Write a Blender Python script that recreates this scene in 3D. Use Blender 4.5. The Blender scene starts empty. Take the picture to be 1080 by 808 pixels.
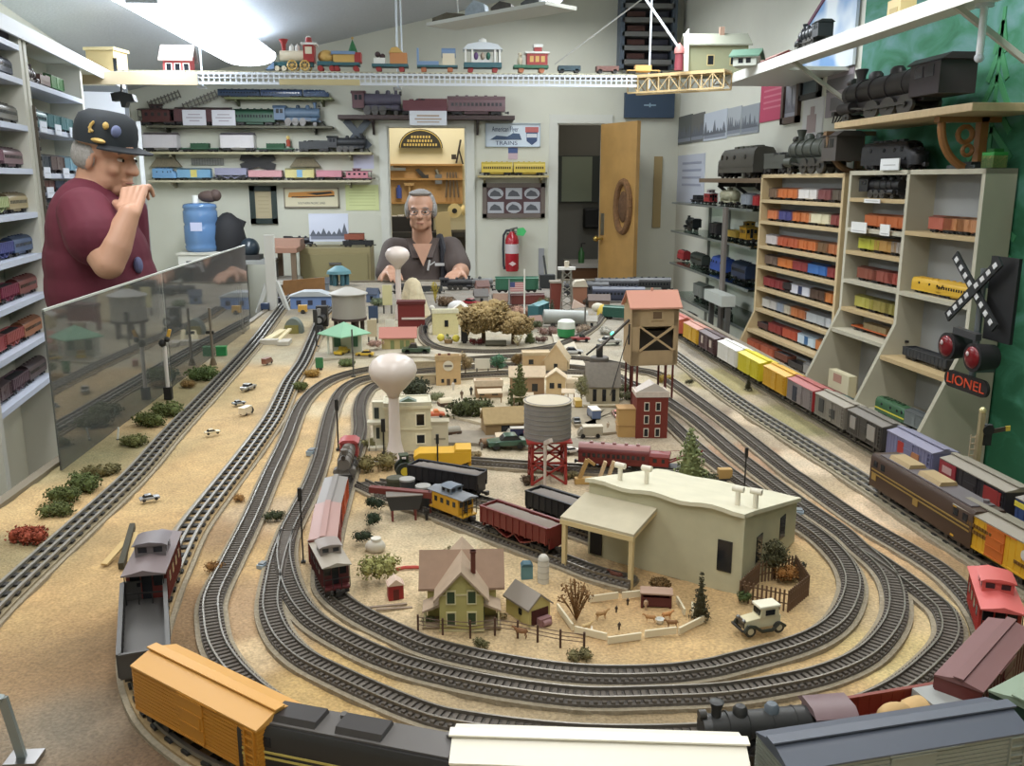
import bpy,math,random
from mathutils import Vector,Matrix,noise
random.seed(7)
C=bpy.context.scene.collection
PI=math.pi
FPX=950.0
TH=math.atan(214/FPX);PS=math.atan(70*math.cos(TH)/FPX)
CAM=Vector((0,0,1.55))
VF=Vector((math.sin(PS)*math.cos(TH),math.cos(PS)*math.cos(TH),-math.sin(TH)))
VR=Vector((math.cos(PS),-math.sin(PS),0))
VU=VR.cross(VF)
TZ=1.0
def ray(x,y):return VF*FPX+VR*(x-540)+VU*(404-y)
def G(x,y,z=TZ):
 d=ray(x,y);return CAM+d*((z-CAM.z)/d.z)
def AY(x,y,Y):
 d=ray(x,y);return CAM+d*(Y/d.y)
def AX(x,y,X):
 d=ray(x,y);return CAM+d*(X/d.x)
def APL(x,y,p,u):
 d=ray(x,y);n=Vector((-u[1],u[0],0));q=Vector((p[0],p[1],0))
 return CAM+d*((q-Vector((CAM.x,CAM.y,0))).dot(n)/d.dot(n))
def S(p):
 return(Vector(p)-CAM).dot(VF)/FPX
def lin(c):return tuple(((x/255)/12.92 if x/255<=.04045 else((x/255+.055)/1.055)**2.4)for x in c)
_m={}
def mt(c,rough=.55,metal=0,var=0.0,scale=40.0,bump=0.0,emit=0,spec=.5,coat=0):
 k=(tuple(c),rough,metal,var,scale,bump,emit,spec,coat)
 if k in _m:return _m[k]
 m=bpy.data.materials.new('paint_%d'%len(_m));m.use_nodes=True
 n=m.node_tree.nodes;l=m.node_tree.links;p=n['Principled BSDF']
 g_=.3*c[0]+.5*c[1]+.2*c[2];col=lin([g_+(v-g_)*.9 for v in c])+(1,)
 p.inputs['Base Color'].default_value=col
 p.inputs['Roughness'].default_value=rough;p.inputs['Metallic'].default_value=metal
 p.inputs['Specular IOR Level'].default_value=spec
 if coat:p.inputs['Coat Weight'].default_value=coat
 if emit:
  p.inputs['Emission Color'].default_value=col;p.inputs['Emission Strength'].default_value=emit
 if var or bump:
  tc=n.new('ShaderNodeTexCoord');nz=n.new('ShaderNodeTexNoise')
  nz.inputs['Scale'].default_value=scale;nz.inputs['Detail'].default_value=6
  l.new(tc.outputs['Object'],nz.inputs['Vector'])
  if var:
   r=n.new('ShaderNodeMapRange');r.inputs[1].default_value=.3;r.inputs[2].default_value=.7
   r.inputs[3].default_value=1-var;r.inputs[4].default_value=1+var
   l.new(nz.outputs['Fac'],r.inputs[0])
   mx=n.new('ShaderNodeVectorMath');mx.operation='SCALE';mx.inputs[0].default_value=col[:3]
   l.new(r.outputs[0],mx.inputs['Scale']);l.new(mx.outputs[0],p.inputs['Base Color'])
  if bump:
   b=n.new('ShaderNodeBump');b.inputs['Strength'].default_value=bump;b.inputs['Distance'].default_value=.01
   l.new(nz.outputs['Fac'],b.inputs['Height']);l.new(b.outputs['Normal'],p.inputs['Normal'])
 _m[k]=m;return m
def clear_mat(name,tint,refl=.9,rough=.02,milk=0.0):
 m=bpy.data.materials.new(name);m.use_nodes=True;n=m.node_tree.nodes;l=m.node_tree.links
 n.remove(n['Principled BSDF']);out=n['Material Output']
 t=n.new('ShaderNodeBsdfTransparent');t.inputs[0].default_value=lin(tint)+(1,)
 g=n.new('ShaderNodeBsdfGlossy');g.inputs['Roughness'].default_value=rough
 fr=n.new('ShaderNodeFresnel');fr.inputs[0].default_value=1.5
 mu=n.new('ShaderNodeMath');mu.operation='MULTIPLY';mu.inputs[1].default_value=refl
 l.new(fr.outputs[0],mu.inputs[0])
 mx=n.new('ShaderNodeMixShader');l.new(mu.outputs[0],mx.inputs[0]);l.new(t.outputs[0],mx.inputs[1]);l.new(g.outputs[0],mx.inputs[2])
 if milk:
  d=n.new('ShaderNodeBsdfDiffuse');d.inputs[0].default_value=(.7,.72,.72,1)
  m2=n.new('ShaderNodeMixShader');m2.inputs[0].default_value=milk
  l.new(mx.outputs[0],m2.inputs[1]);l.new(d.outputs[0],m2.inputs[2]);mx=m2
 l.new(mx.outputs[0],out.inputs[0]);return m
class B:
 def __init__(s):s.v=[];s.f=[];s.k=[];s.m=0;s.T=None
 def add(s,vs,fs):
  o=len(s.v)
  s.v+=[tuple(s.T@Vector(v))for v in vs]if s.T is not None else[tuple(v)for v in vs]
  s.f+=[tuple(i+o for i in f)for f in fs];s.k+=[s.m]*len(fs);return s
 def mat(s,i):s.m=i;return s
 def at(s,loc=(0,0,0),rz=0,rx=0,ry=0):
  s.T=Matrix.Translation(loc)@Matrix.Rotation(rz,4,'Z')@Matrix.Rotation(ry,4,'Y')@Matrix.Rotation(rx,4,'X');return s
 def off(s):s.T=None;return s
 def bx(s,x0,x1,y0,y1,z0,z1):
  return s.add([(x0,y0,z0),(x1,y0,z0),(x1,y1,z0),(x0,y1,z0),(x0,y0,z1),(x1,y0,z1),(x1,y1,z1),(x0,y1,z1)],[(3,2,1,0),(4,5,6,7),(0,1,5,4),(1,2,6,5),(2,3,7,6),(3,0,4,7)])
 def box(s,c,d,rz=0):
  T=s.T;M2=Matrix.Translation(c)@Matrix.Rotation(rz,4,'Z');s.T=(T@M2)if T is not None else M2
  s.bx(-d[0]/2,d[0]/2,-d[1]/2,d[1]/2,-d[2]/2,d[2]/2);s.T=T;return s
 def bar(s,p,q,w,h=None,up=(0,0,1)):
  p=Vector(p);q=Vector(q);d=(q-p).normalized();u=Vector(up)
  if abs(d.dot(u))>.98:u=Vector((0,1,0))
  a=d.cross(u).normalized()*w/2;b=a.cross(d).normalized()*(h or w)/2
  vs=[p-a-b,p+a-b,p+a+b,p-a+b,q-a-b,q+a-b,q+a+b,q-a+b]
  return s.add(vs,[(3,2,1,0),(4,5,6,7),(0,1,5,4),(1,2,6,5),(2,3,7,6),(3,0,4,7)])
 def cyl(s,p,q,r,r2=None,n=12):
  p=Vector(p);q=Vector(q);r2=r if r2 is None else r2;d=(q-p).normalized()
  u=Vector((0,0,1))if abs(d.z)<.9 else Vector((1,0,0));a=d.cross(u).normalized();b=d.cross(a)
  vs=[]
  for i in range(n):
   t=2*PI*i/n;w=a*math.cos(t)+b*math.sin(t);vs+=[p+w*r,q+w*r2]
  fs=[(2*i,2*((i+1)%n),2*((i+1)%n)+1,2*i+1)for i in range(n)]
  fs+=[tuple(2*i for i in range(n-1,-1,-1)),tuple(2*i+1 for i in range(n))]
  return s.add(vs,fs)
 def ball(s,c,r,n=12,m=8):
  if not hasattr(r,'__len__'):r=(r,r,r)
  vs=[(c[0],c[1],c[2]-r[2])]
  for j in range(1,m):
   t=PI*j/m-PI/2
   for i in range(n):
    a=2*PI*i/n;vs.append((c[0]+r[0]*math.cos(t)*math.cos(a),c[1]+r[1]*math.cos(t)*math.sin(a),c[2]+r[2]*math.sin(t)))
  vs.append((c[0],c[1],c[2]+r[2]));e=len(vs)-1
  fs=[(0,1+(i+1)%n,1+i)for i in range(n)]
  for j in range(m-2):
   for i in range(n):a=1+j*n;fs.append((a+i,a+(i+1)%n,a+n+(i+1)%n,a+n+i))
  a=1+(m-2)*n;fs+=[(a+i,a+(i+1)%n,e)for i in range(n)]
  return s.add(vs,fs)
 def prism(s,pts,ax,a,b):
  f={'x':lambda p,t:(t,p[0],p[1]),'y':lambda p,t:(p[0],t,p[1]),'z':lambda p,t:(p[0],p[1],t)}[ax]
  n=len(pts);vs=[f(p,a)for p in pts]+[f(p,b)for p in pts]
  fs=[(i,(i+1)%n,n+(i+1)%n,n+i)for i in range(n)]+[tuple(range(n-1,-1,-1)),tuple(range(n,2*n))]
  return s.add(vs,fs)
 def lathe(s,prof,c=(0,0,0),n=24):
  vs=[];m=len(prof)
  for i in range(n):
   t=2*PI*i/n
   vs+=[(c[0]+r*math.cos(t),c[1]+r*math.sin(t),c[2]+z)for r,z in prof]
  fs=[(i*m+j,((i+1)%n)*m+j,((i+1)%n)*m+j+1,i*m+j+1)for i in range(n)for j in range(m-1)]
  if prof[0][0]>1e-6:fs.append(tuple(i*m for i in range(n-1,-1,-1)))
  if prof[-1][0]>1e-6:fs.append(tuple(i*m+m-1 for i in range(n)))
  return s.add(vs,fs)
 def tube(s,path,r,n=6):
  P=[Vector(p)for p in path]
  for i in range(len(P)-1):
   s.cyl(P[i],P[i+1],r,n=n)
   if 0<i:s.ball(P[i],r,n,4)
  return s
 def ribbon(s,pts,w0,w1,z0,z1):
  vs=[];n=len(pts)
  for i in range(n):
   a=pts[max(i-1,0)];b=pts[min(i+1,n-1)];d=Vector((b[0]-a[0],b[1]-a[1],0)).normalized();q=Vector((d.y,-d.x,0))
   p=Vector((pts[i][0],pts[i][1],0))
   for w,z in((w0,z0),(w1,z0),(w1,z1),(w0,z1)):v=p+q*w;vs.append((v.x,v.y,z))
  fs=[(4*i+j,4*i+(j+1)%4,4*i+4+(j+1)%4,4*i+4+j)for i in range(n-1)for j in range(4)]
  fs+=[(3,2,1,0),(4*n-4,4*n-3,4*n-2,4*n-1)]
  return s.add(vs,fs)
 def leaf(s,c,r,k,sz,sq=1.0,rnd=random):
  for _ in range(k):
   while True:
    p=Vector((rnd.uniform(-1,1),rnd.uniform(-1,1),rnd.uniform(-1,1)))
    if .35<p.length<1:break
   o=Vector((c[0]+p.x*r,c[1]+p.y*r,c[2]+p.z*r*sq))
   a=Vector((rnd.gauss(0,1),rnd.gauss(0,1),rnd.gauss(0,1))).normalized();b=a.orthogonal().normalized();z=sz*rnd.uniform(.6,1.3)
   s.add([o-a*z,o+b*z*.6,o+a*z,o-b*z*.6,o+a.cross(b)*z*.35],[(0,1,4),(1,2,4),(2,3,4),(3,0,4),(3,2,1,0)])
  return s
 def mesh(s,name,nm=1,sharp=38):
  me=bpy.data.meshes.new(name);me.from_pydata(s.v,[],s.f);
  for _ in range(nm):me.materials.append(None)
  me.polygons.foreach_set('material_index',s.k);me.polygons.foreach_set('use_smooth',[True]*len(s.f))
  me.update();me.set_sharp_from_angle(angle=math.radians(sharp));return me
def link(name,me,mats,parent=None,loc=None,rz=None):
 o=bpy.data.objects.new(name,me);C.objects.link(o)
 mats=mats if isinstance(mats,(list,tuple))else[mats]
 for i,m in enumerate(mats):
  if i<len(o.material_slots):o.material_slots[i].link='OBJECT';o.material_slots[i].material=m
 if parent is not None:o.parent=parent
 if loc is not None:o.location=loc
 if rz is not None:o.rotation_euler.z=rz
 return o
def mk(name,b,mats,parent=None,loc=None,rz=None,bevel=0,sharp=38):
 n=len(mats)if isinstance(mats,(list,tuple))else 1
 o=link(name,b.mesh(name,n,sharp),mats,parent,loc,rz)
 if bevel:
  md=o.modifiers.new('bevel','BEVEL');md.width=bevel;md.segments=2;md.limit_method='ANGLE'
 return o
def tag(o,label,cat,group=None,kind=None):
 o['label']=label;o['category']=cat
 if group:o['group']=group
 if kind:o['kind']=kind
 return o
def thing(name,label,cat,loc=(0,0,0),rz=0,group=None,scale=None):
 o=bpy.data.objects.new(name,None);o.empty_display_size=.02;C.objects.link(o)
 o.location=loc;o.rotation_euler=(0,0,rz)
 if scale:o.scale=scale if hasattr(scale,'__len__')else(scale,)*3
 return tag(o,label,cat,group)
def struct(name,b,mats,parent=None,**k):
 o=mk(name,b,mats,parent,**k)
 if parent is None:o['kind']='structure'
 return o
def text(s,size,mat,parent,loc,rot,name='lettering',ext=.0006,align='CENTER',sx=1):
 cu=bpy.data.curves.new(name,'FONT');cu.body=s;cu.size=size;cu.extrude=ext;cu.align_x=align;cu.align_y='CENTER'
 cu.materials.append(mat);t_=bpy.data.objects.new('tmp',cu);C.objects.link(t_);bpy.context.view_layer.update();me=bpy.data.meshes.new_from_object(t_.evaluated_get(bpy.context.evaluated_depsgraph_get()))
 bpy.data.objects.remove(t_);o=bpy.data.objects.new(name,me);C.objects.link(o);o.parent=parent;o.location=loc;o.rotation_euler=rot;o.scale.x=sx;return o
ORD=['first','second','third','fourth','fifth','sixth','seventh','eighth','ninth','tenth']
WHITE=mt((232,232,226),.5);BLACK=mt((26,26,28),.5);DARK=mt((48,46,45),.6);GLASSY=mt((30,34,40),.15)
STEEL=mt((150,150,152),.3,1);WOOD=mt((190,160,110),.6,var=.1,scale=12)
YB=8.5;XR=2.16
def LW(Y):return-2.76+.147*(YB-Y)
def CZ(X):return 2.76+.237*(X+.89)
wallm=mt((206,206,190),.8,var=.03,scale=3);trimm=mt((205,206,196),.5)
b=B();b.bx(-3.4,3.4,-1.6,11.5,-.1,0);struct('floor',b,mt((150,142,130),.5,var=.08,scale=4))
b=B();x0,x1=-3.4,3.0
b.add([(x0,-1.6,CZ(x0)),(x1,-1.6,CZ(x1)),(x1,YB+.12,CZ(x1)),(x0,YB+.12,CZ(x0)),(x0,-1.6,CZ(x0)+.1),(x1,-1.6,CZ(x1)+.1),(x1,YB+.12,CZ(x1)+.1),(x0,YB+.12,CZ(x0)+.1)],[(3,2,1,0),(4,5,6,7),(0,1,5,4),(1,2,6,5),(2,3,7,6),(3,0,4,7)])
struct('ceiling',b,mt((190,196,202),.9,var=.05,scale=60,bump=.25))
d1a=AY(410,200,YB).x;d1b=AY(492,200,YB).x;d1t=AY(450,133,YB).z
d2a=AY(587,200,YB).x;d2b=AY(636,200,YB).x;d2t=AY(610,130,YB).z
b=B();xs=-3.2
b.bx(xs,d1a,YB,YB+.12,0,4);b.bx(d1a,d1b,YB,YB+.12,d1t,4);b.bx(d1b,d2a,YB,YB+.12,0,4)
b.bx(d2a,d2b,YB,YB+.12,d2t,4);b.bx(d2b,2.3,YB,YB+.12,0,4)
struct('wall_back',b,wallm)
def frame(name,xa,xb,zt):
 b=B();w=.075
 for x0,x1,z0,z1 in((xa-w,xa,0,zt+w),(xb,xb+w,0,zt+w),(xa,xb,zt,zt+w)):b.bx(x0,x1,YB-.02,YB,z0,z1)
 for x0,x1,z0,z1 in((xa-.001,xa+.012,0,zt),(xb-.012,xb+.001,0,zt),(xa,xb,zt-.012,zt)):b.bx(x0,x1,YB-.005,YB+.125,z0,z1)
 struct(name,b,trimm)
frame('door_1',d1a,d1b,d1t);frame('trim_2',d2a,d2b,d2t)
b=B();b.bx(XR,XR+.12,-1.6,YB+.12,0,4.2);struct('wall_right',b,mt((214,214,200),.8,var=.03,scale=3))
b=B();b.prism([(LW(-1.6)-.12,-1.6),(LW(-1.6),-1.6),(LW(YB+.1),YB+.1),(LW(YB+.1)-.12,YB+.1)],'z',0,3.6);struct('wall_left',b,wallm)
b=B();b.bx(-3.2,3.0,-1.72,-1.6,0,4.2);struct('wall_front',b,wallm)
b=B();b.bx(-2.75,d1a-.08,YB-.015,YB,0,.1);b.bx(d1b+.08,d2a-.08,YB-.015,YB,0,.1);b.bx(d2b+.08,XR,YB-.015,YB,0,.1)
struct('baseboard_back',b,trimm)
b=B();b.bx(-1.9,1.08,YB+1.9,YB+2.0,0,3.0);b.bx(-2.0,-1.9,YB+.1,YB+2,0,3);b.bx(.98,1.05,YB+.12,YB+1.9,0,3)
b.bx(-2,1.05,YB+.12,YB+2,2.9,3.0)
struct('wall_workshop',b,mt((222,212,176),.8,var=.03,scale=3))
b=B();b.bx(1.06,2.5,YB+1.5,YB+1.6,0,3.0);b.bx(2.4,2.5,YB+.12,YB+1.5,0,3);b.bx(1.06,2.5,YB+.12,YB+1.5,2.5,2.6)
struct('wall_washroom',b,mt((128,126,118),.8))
mu=bpy.data.materials.new('mural_paint');mu.use_nodes=True;n=mu.node_tree.nodes;l=mu.node_tree.links
tc=n.new('ShaderNodeTexCoord');mp=n.new('ShaderNodeMapping');mp.inputs['Scale'].default_value=(1,1.6,3.2)
nz=n.new('ShaderNodeTexNoise');nz.inputs['Scale'].default_value=2.6;nz.inputs['Detail'].default_value=5;nz.inputs['Distortion'].default_value=.8
cr=n.new('ShaderNodeValToRGB');e=cr.color_ramp.elements
e[0].position=.30;e[0].color=lin((34,98,66))+(1,);e[1].position=.80;e[1].color=lin((116,152,158))+(1,)
for ps_,c_ in((.45,(58,124,94)),(.60,(86,138,128))):x=e.new(ps_);x.color=lin(c_)+(1,)
l.new(tc.outputs['Object'],mp.inputs[0]);l.new(mp.outputs[0],nz.inputs['Vector']);sp_=n.new('ShaderNodeSeparateXYZ');l.new(tc.outputs['Object'],sp_.inputs[0]);ma=n.new('ShaderNodeMath');ma.operation='MULTIPLY_ADD';ma.inputs[1].default_value=.16;l.new(sp_.outputs[2],ma.inputs[0]);l.new(nz.outputs['Fac'],ma.inputs[2]);l.new(ma.outputs[0],cr.inputs[0]);l.new(cr.outputs[0],n['Principled BSDF'].inputs['Base Color'])
n['Principled BSDF'].inputs['Roughness'].default_value=.75
ym=AX(907,100,XR).y
pm=thing('mural','green and blue painted forest mural covering the near right wall','mural',(XR,2.6,2.0))
b=B();b.bx(-.006,0,-3.6,ym-2.6,-1.6,.9);mk('painting',b,mu,pm)
b=B()
for i in range(9):
 z=.05-.10*i+.0;w=.035+.028*i
 y0=AX(1052,100,XR).y-2.6
 for sg in(-1,1):b.bar((-.007,y0,z+.10),(-.007,y0+sg*w,z-.02),.028,.006,up=(1,0,0))
b.bar((-.007,y0,.2),(-.007,y0,-.9),.02,.006,up=(1,0,0))
mk('painted_fir',b,mt((62,142,92),.8),pm)
hx=d2b;hy=YB-.02
dl=thing('door','wooden door standing open into the room beside the dark washroom','door',(hx,hy,0),0)
e1=AY(674,200,7.95);ang=math.atan2(7.95-hy,e1.x-hx);dl.rotation_euler.z=ang
W=math.hypot(7.95-hy,e1.x-hx)
b=B();b.bx(0,W,-.04,0,.01,d2t-.01);mk('door_leaf',b,mt((176,134,72),.45,var=.12,scale=6),dl,bevel=.002)
b=B();b.cyl((.06,-.04,1.02),(.06,-.10,1.02),.012);b.ball((.06,-.11,1.02),.028);b.bar((.06,-.1,1.02),(.16,-.1,1.02),.014);mk('door_handle',b,mt((200,170,90),.25,1),dl)
b=B();b.bx(.03,.09,-.044,-.04,1.05,1.25);mk('push_plate',b,mt((190,195,200),.3,1),dl)
def on_door(px,py):
 p=APL(px,py,(hx,hy-.05),(math.cos(ang),math.sin(ang)));return p
p=on_door(660,218);r=.14
o=thing('door_wreath','round brown woven wreath hanging on the open wooden door','wreath',p,ang)
b=B();pts=[(.11*math.cos(t),-.03,.22*math.sin(t))for t in[2*PI*i/20 for i in range(21)]];b.tube(pts,.03,8);mk('ring',b,mt((120,84,50),.9,var=.3,scale=60,bump=.6),o)
b=B();b.ball((0,-.03,0),(.07,.02,.14));mk('centre',b,mt((96,66,40),.9,var=.3),o)
p=on_door(657,176)
o=thing('curved_blade','long dark curved blade hanging high on the wooden door','blade',p,ang)
b=B();pts=[(-.02+.05*math.cos(t)*1.2-.03,.19*math.sin(t))for t in[-1.2+2.4*i/10 for i in range(11)]]
pts=[(-.05+.06*((i/10-.5)**2)*-4*-1+.0*i,.2-.04*i)for i in range(11)];pts2=[(x+.03*math.sin(PI*i/10)+.004,z)for i,(x,z)in enumerate(pts)]
pts=[(.35*(i/10)**2*.3+.0,z)for i,(x,z)in enumerate(pts)];pts2=[(x+.028*math.sin(PI*(i+.3)/10.6)+.004,z)for i,(x,z)in enumerate(pts)]
b.prism(pts+pts2[::-1],'y',-.012,0);mk('blade',b,mt((70,48,26),.6),o)
def AYb(px,py,d=0.0):return AY(px,py,YB+d)
p=AYb(612,189,1.48);o=thing('wall_mirror','pale green framed mirror on the washroom wall through the doorway','mirror',p)
s=S(p);b=B();b.bx(-24*s,24*s,-.02,0,-24*s,24*s);mk('frame',b,mt((70,76,72),.5),o)
b=B();b.bx(-20*s,12*s,-.03,-.021,-23*s,23*s);mk('glass',b,mt((150,160,140),.12),o)
p=AYb(623,230,1.48);o=thing('towel_dispenser','black paper towel dispenser below the washroom mirror','dispenser',p)
b=B();b.bx(-.09,.09,-.12,0,-.11,.11);mk('body',b,BLACK,o,bevel=.02);b=B();b.bx(-.07,.07,-.125,-.12,-.09,-.07);mk('slot',b,DARK,o)
p=AYb(620,276,.9);o=thing('washroom_counter','brown wooden counter inside the washroom doorway','counter',(p.x+.15,p.y,0))
b=B();b.bx(-.35,.4,-.25,.3,0,p.z-.04);mk('cabinet',b,mt((110,70,36),.5),o);b=B();b.bx(-.37,.42,-.27,.3,p.z-.04,p.z);mk('worktop',b,mt((190,185,175),.4),o)
p=AYb(613,276,.75);q=thing('soap_bottle','green bottle of soap on the washroom counter','bottle',(p.x,p.y,o.location.z+AYb(620,276,.9).z))
b=B();b.lathe([(.032,0),(.032,.11),(.014,.14),(.014,.16)]);mk('bottle',b,mt((60,110,60),.3),q);b=B();b.cyl((0,0,.16),(0,0,.2),.008);b.bar((0,0,.2),(.04,0,.2),.01);mk('pump',b,DARK,q)
YW=YB+1.88
def wp(x,y):return AY(x,y,YW)
p0=wp(404,182);p1=wp(487,250)
pg=thing('pegboard','tan pegboard hung with tools on the workshop wall','pegboard',(0,YW,0))
pa=wp(408,173);pb=wp(488,214);b=B();b.bx(pa.x,pb.x,-.02,.018,pb.z,pa.z);mk('board',b,mt((186,144,92),.7,var=.06),pg)
for yy in(173,188,213):z=wp(440,yy).z;b=B();b.bx(pa.x,pb.x,-.08,-.02,z-.02,z);mk('rail_shelf',b,mt((170,125,66),.6),pg)
def wtool(name,label,cat,px,py,fn,mat,d=.05):
 p=wp(px,py);p.y-=d;o=thing(name,label,cat,p);s=S(p);b=B();fn(b,s);mk('body',b,mat,o);return o
o=wtool('half_round_plaque','black half round plaque with gold edge on the cream workshop wall','plaque',444,156,lambda b,s:b.prism([(23*s*math.cos(PI*i/16),19*s*math.sin(PI*i/16))for i in range(17)],'y',-.02,.02),mt((40,36,26),.5),.03)
s=S(wp(444,156))
b=B();[b.bx((x-.9)*s,(x+.9)*s,-.0225,-.0205,(z-1.2)*s,(z+1.2)*s)for z,r in((3,17),(7,13),(11,9))for x in range(-r,r+1,3)];mk('gilt_lettering',b,mt((200,170,84),.5),o)
b=B();b.tube([(21.5*s*math.cos(PI*i/16),-.022,17.6*s*math.sin(PI*i/16))for i in range(17)],.5*s,5);mk('rim',b,mt((200,170,84),.5),o)
wtool('hand_plane','long silver tool lying on the upper pegboard shelf','tool',419,178,lambda b,s:(b.bx(-9*s,9*s,-.03,.03,-2*s,1*s),b.cyl((-5*s,0,0),(-5*s,0,4*s),1.5*s)),STEEL)
wtool('hand_saw','black handled saw hanging on the pegboard','saw',445,183,lambda b,s:(b.prism([(-7*s,4*s),(-3*s,5*s),(5*s,-3*s),(2*s,-6*s),(-2*s,-2*s)],'y',-.01,.01),b.prism([(2*s,-2*s),(7*s,-1*s),(7*s,-7*s),(2*s,-6*s)],'y',-.015,.015)),DARK)
wtool('metal_sprayer','shiny silver gadget hanging on the pegboard right side','tool',463,187,lambda b,s:(b.bx(-4*s,3*s,-.02,.02,-7*s,3*s),b.cyl((-1*s,0,3*s),(-3*s,0,8*s),2*s)),STEEL)
wtool('pry_bar','set of grey pliers hanging at the pegboard edge','pliers',476,196,lambda b,s:[b.bar((x*s,0,14*s),(x*s*1.5,0,-12*s),1.4*s)for x in(-4,-1,2,5)],mt((110,100,90),.4,.6))
wtool('hedge_shears','tall dark shears hanging on the wall right of the plaque','shears',485,162,lambda b,s:(b.bar((-4*s,0,-10*s),(1*s,0,14*s),2*s),b.bar((3*s,0,-11*s),(-1*s,0,4*s),1.6*s),b.bx(-9*s,-4*s,-.01,.01,-6*s,-1*s)),mt((50,42,36),.5))
wtool('spray_can','blue and white spray can on the pegboard lower shelf','can',421,203,lambda b,s:(b.cyl((0,0,-6*s),(0,0,5*s),3*s),b.cyl((0,0,5*s),(0,0,7.5*s),1.6*s)),mt((60,80,160),.4))
wtool('claw_hammer','small hammer with pale head hanging on the pegboard','hammer',432,198,lambda b,s:(b.bx(-5*s,5*s,-.02,.02,2*s,5*s),b.bar((0,0,4*s),(0,0,-9*s),2*s)),mt((176,140,90),.5))
o=wtool('tape_roll','cream roll of paper tape beside the workshop door frame','roll',479,221,lambda b,s:[b.cyl((0,0,0),(0,-.06,0),7.5*s),b.cyl((7*s,.02,-3*s),(12*s,.02,4*s),4*s)],mt((222,200,140),.7),.4)
s=S(wp(479,221));b=B();b.cyl((0,-.062,0),(0,-.066,0),2.6*s);mk('core',b,BLACK,o)
wtool('paint_pot','cream pot on the shelf behind the seated man','pot',442,205,lambda b,s:b.lathe([(3*s,-3*s),(3.6*s,3*s),(3.6*s,4*s)]),mt((226,214,170),.5),.1)
wtool('parts_box','white boxes stacked on the dark workbench at left','box',420,231,lambda b,s:(b.bx(-7*s,0,-.08,.02,-7*s,4*s),b.bx(1*s,7*s,-.08,.02,-7*s,5*s)),mt((222,216,208),.6),.15)
wtool('label_card','white card hanging behind the seated man right shoulder','card',464,232,lambda b,s:b.bx(-4*s,4*s,-.01,.01,-5*s,5*s),mt((224,214,200),.6),.5)
p=wp(430,262);o=thing('workbench','dark workbench under the pegboard in the workshop','workbench',(p.x,YW,0))
b=B();b.bx(-.6,.9,-.5,0,.95,1.0);mk('worktop',b,DARK,o)
for x in(-.55,.85):b=B();b.bx(x-.03,x+.03,-.47,-.41,0,.95);mk('leg',b,DARK,o)
b=B();b.bx(-.55,.85,-.4,-.03,.3,.95);mk('cupboard',b,mt((66,60,54),.6),o)
b=B();b.bx(-.55,.3,-.3,-.02,1.0,1.16);mk('riser',b,mt((38,34,34),.6),o)
p=wp(484,262);o=thing('paper_board','cream paper board leaning in the workshop corner','board',(AY(476,240,YW-.55).x,YW-.55,0));b=B();b.at((0,0,0),0,0,-.08);b.bx(-.08,.08,-.02,.02,.0,1.22);mk('sheet',b,mt((206,186,140),.7),o);b=B();b.bx(-.09,.09,-.05,.05,0,.03);mk('foot',b,WOOD,o)
KIND={}
BARE={}
def kind(name,*parts):
 KIND[name]=[(pn,b.mesh(pn),mk_)for pn,b,mk_ in parts]
 for(pn,b,_),(_,me,_)in zip(parts,KIND[name]):
  if pn=='truck':f_,ws=b.bare;BARE[me.name]=(f_.mesh('truck'),[w.mesh('wheel_set')for w in ws])
def truck_b(x,wr=.0085,wb=.028,w=.034,part=None):
 b=B()
 if part is None:b.bare=(truck_b(x,wr,wb,w,'f'),[truck_b(x,wr,wb,w,k)for k in(-.5,.5)])
 for sg in(-1,1):
  if part in(None,'f'):b.bx(x-wb*.75,x+wb*.75,sg*w/2-.003,sg*w/2+.003,.007,.014)
  for k in(-.5,.5):
   if part in(None,k):b.cyl((x+k*wb,sg*(w/2-.009),wr),(x+k*wb,sg*(w/2-.004),wr),wr,n=14)
   if part in(None,'f'):b.bx(x+k*wb-.004,x+k*wb+.004,sg*w/2-.005,sg*w/2+.005,.004,.012)
 for k in(-.5,.5):
  if part in(None,k):b.cyl((x+k*wb,-w/2+.006,wr),(x+k*wb,w/2-.006,wr),.002,n=6)
 if part in(None,'f'):b.bx(x-.006,x+.006,-w/2,w/2,.009,.017)
 return b
def coup_b(x,sg):b=B();b.bx(min(x,x+sg*.014),max(x,x+sg*.014),-.003,.003,.010,.015);b.bx(min(x+sg*.01,x+sg*.017),max(x+sg*.01,x+sg*.017),-.005,.005,.008,.017);return b
def running(L):return[('truck',truck_b(-L*.34),'t'),('truck',truck_b(L*.34),'t'),('coupler',coup_b(-L/2,-1),'t'),('coupler',coup_b(L/2,1),'t')]
def ladder_b(x,y,z0,z1):
 b=B()
 for k in range(6):z=z0+(z1-z0)*k/5;b.bx(x-.006,x+.006,y-.0012,y+.0012,z-.0006,z+.0006)
 b.bx(x-.0066,x-.0054,y-.0014,y+.0014,z0,z1);b.bx(x+.0054,x+.0066,y-.0014,y+.0014,z0,z1);return b
L,W=.19,.05
def roof_b(L,W,z,h=.006,ov=.0015,n=5):
 pts=[(-W/2-ov,z),(W/2+ov,z)]+[(W/2*math.cos(PI*i/(2*n))+ov*(1 if i==0 else 0),z+.0015+h*math.sin(PI*i/(2*n)))for i in range(0,n+1)]
 pts=[(-W/2-ov,z),(W/2+ov,z),(W/2+ov,z+.0015),(W*.25,z+h*.7),(0,z+h+.0015),(-W*.25,z+h*.7),(-W/2-ov,z+.0015)]
 b=B();b.prism(pts,'x',-L/2-.001,L/2+.001);return b
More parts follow.
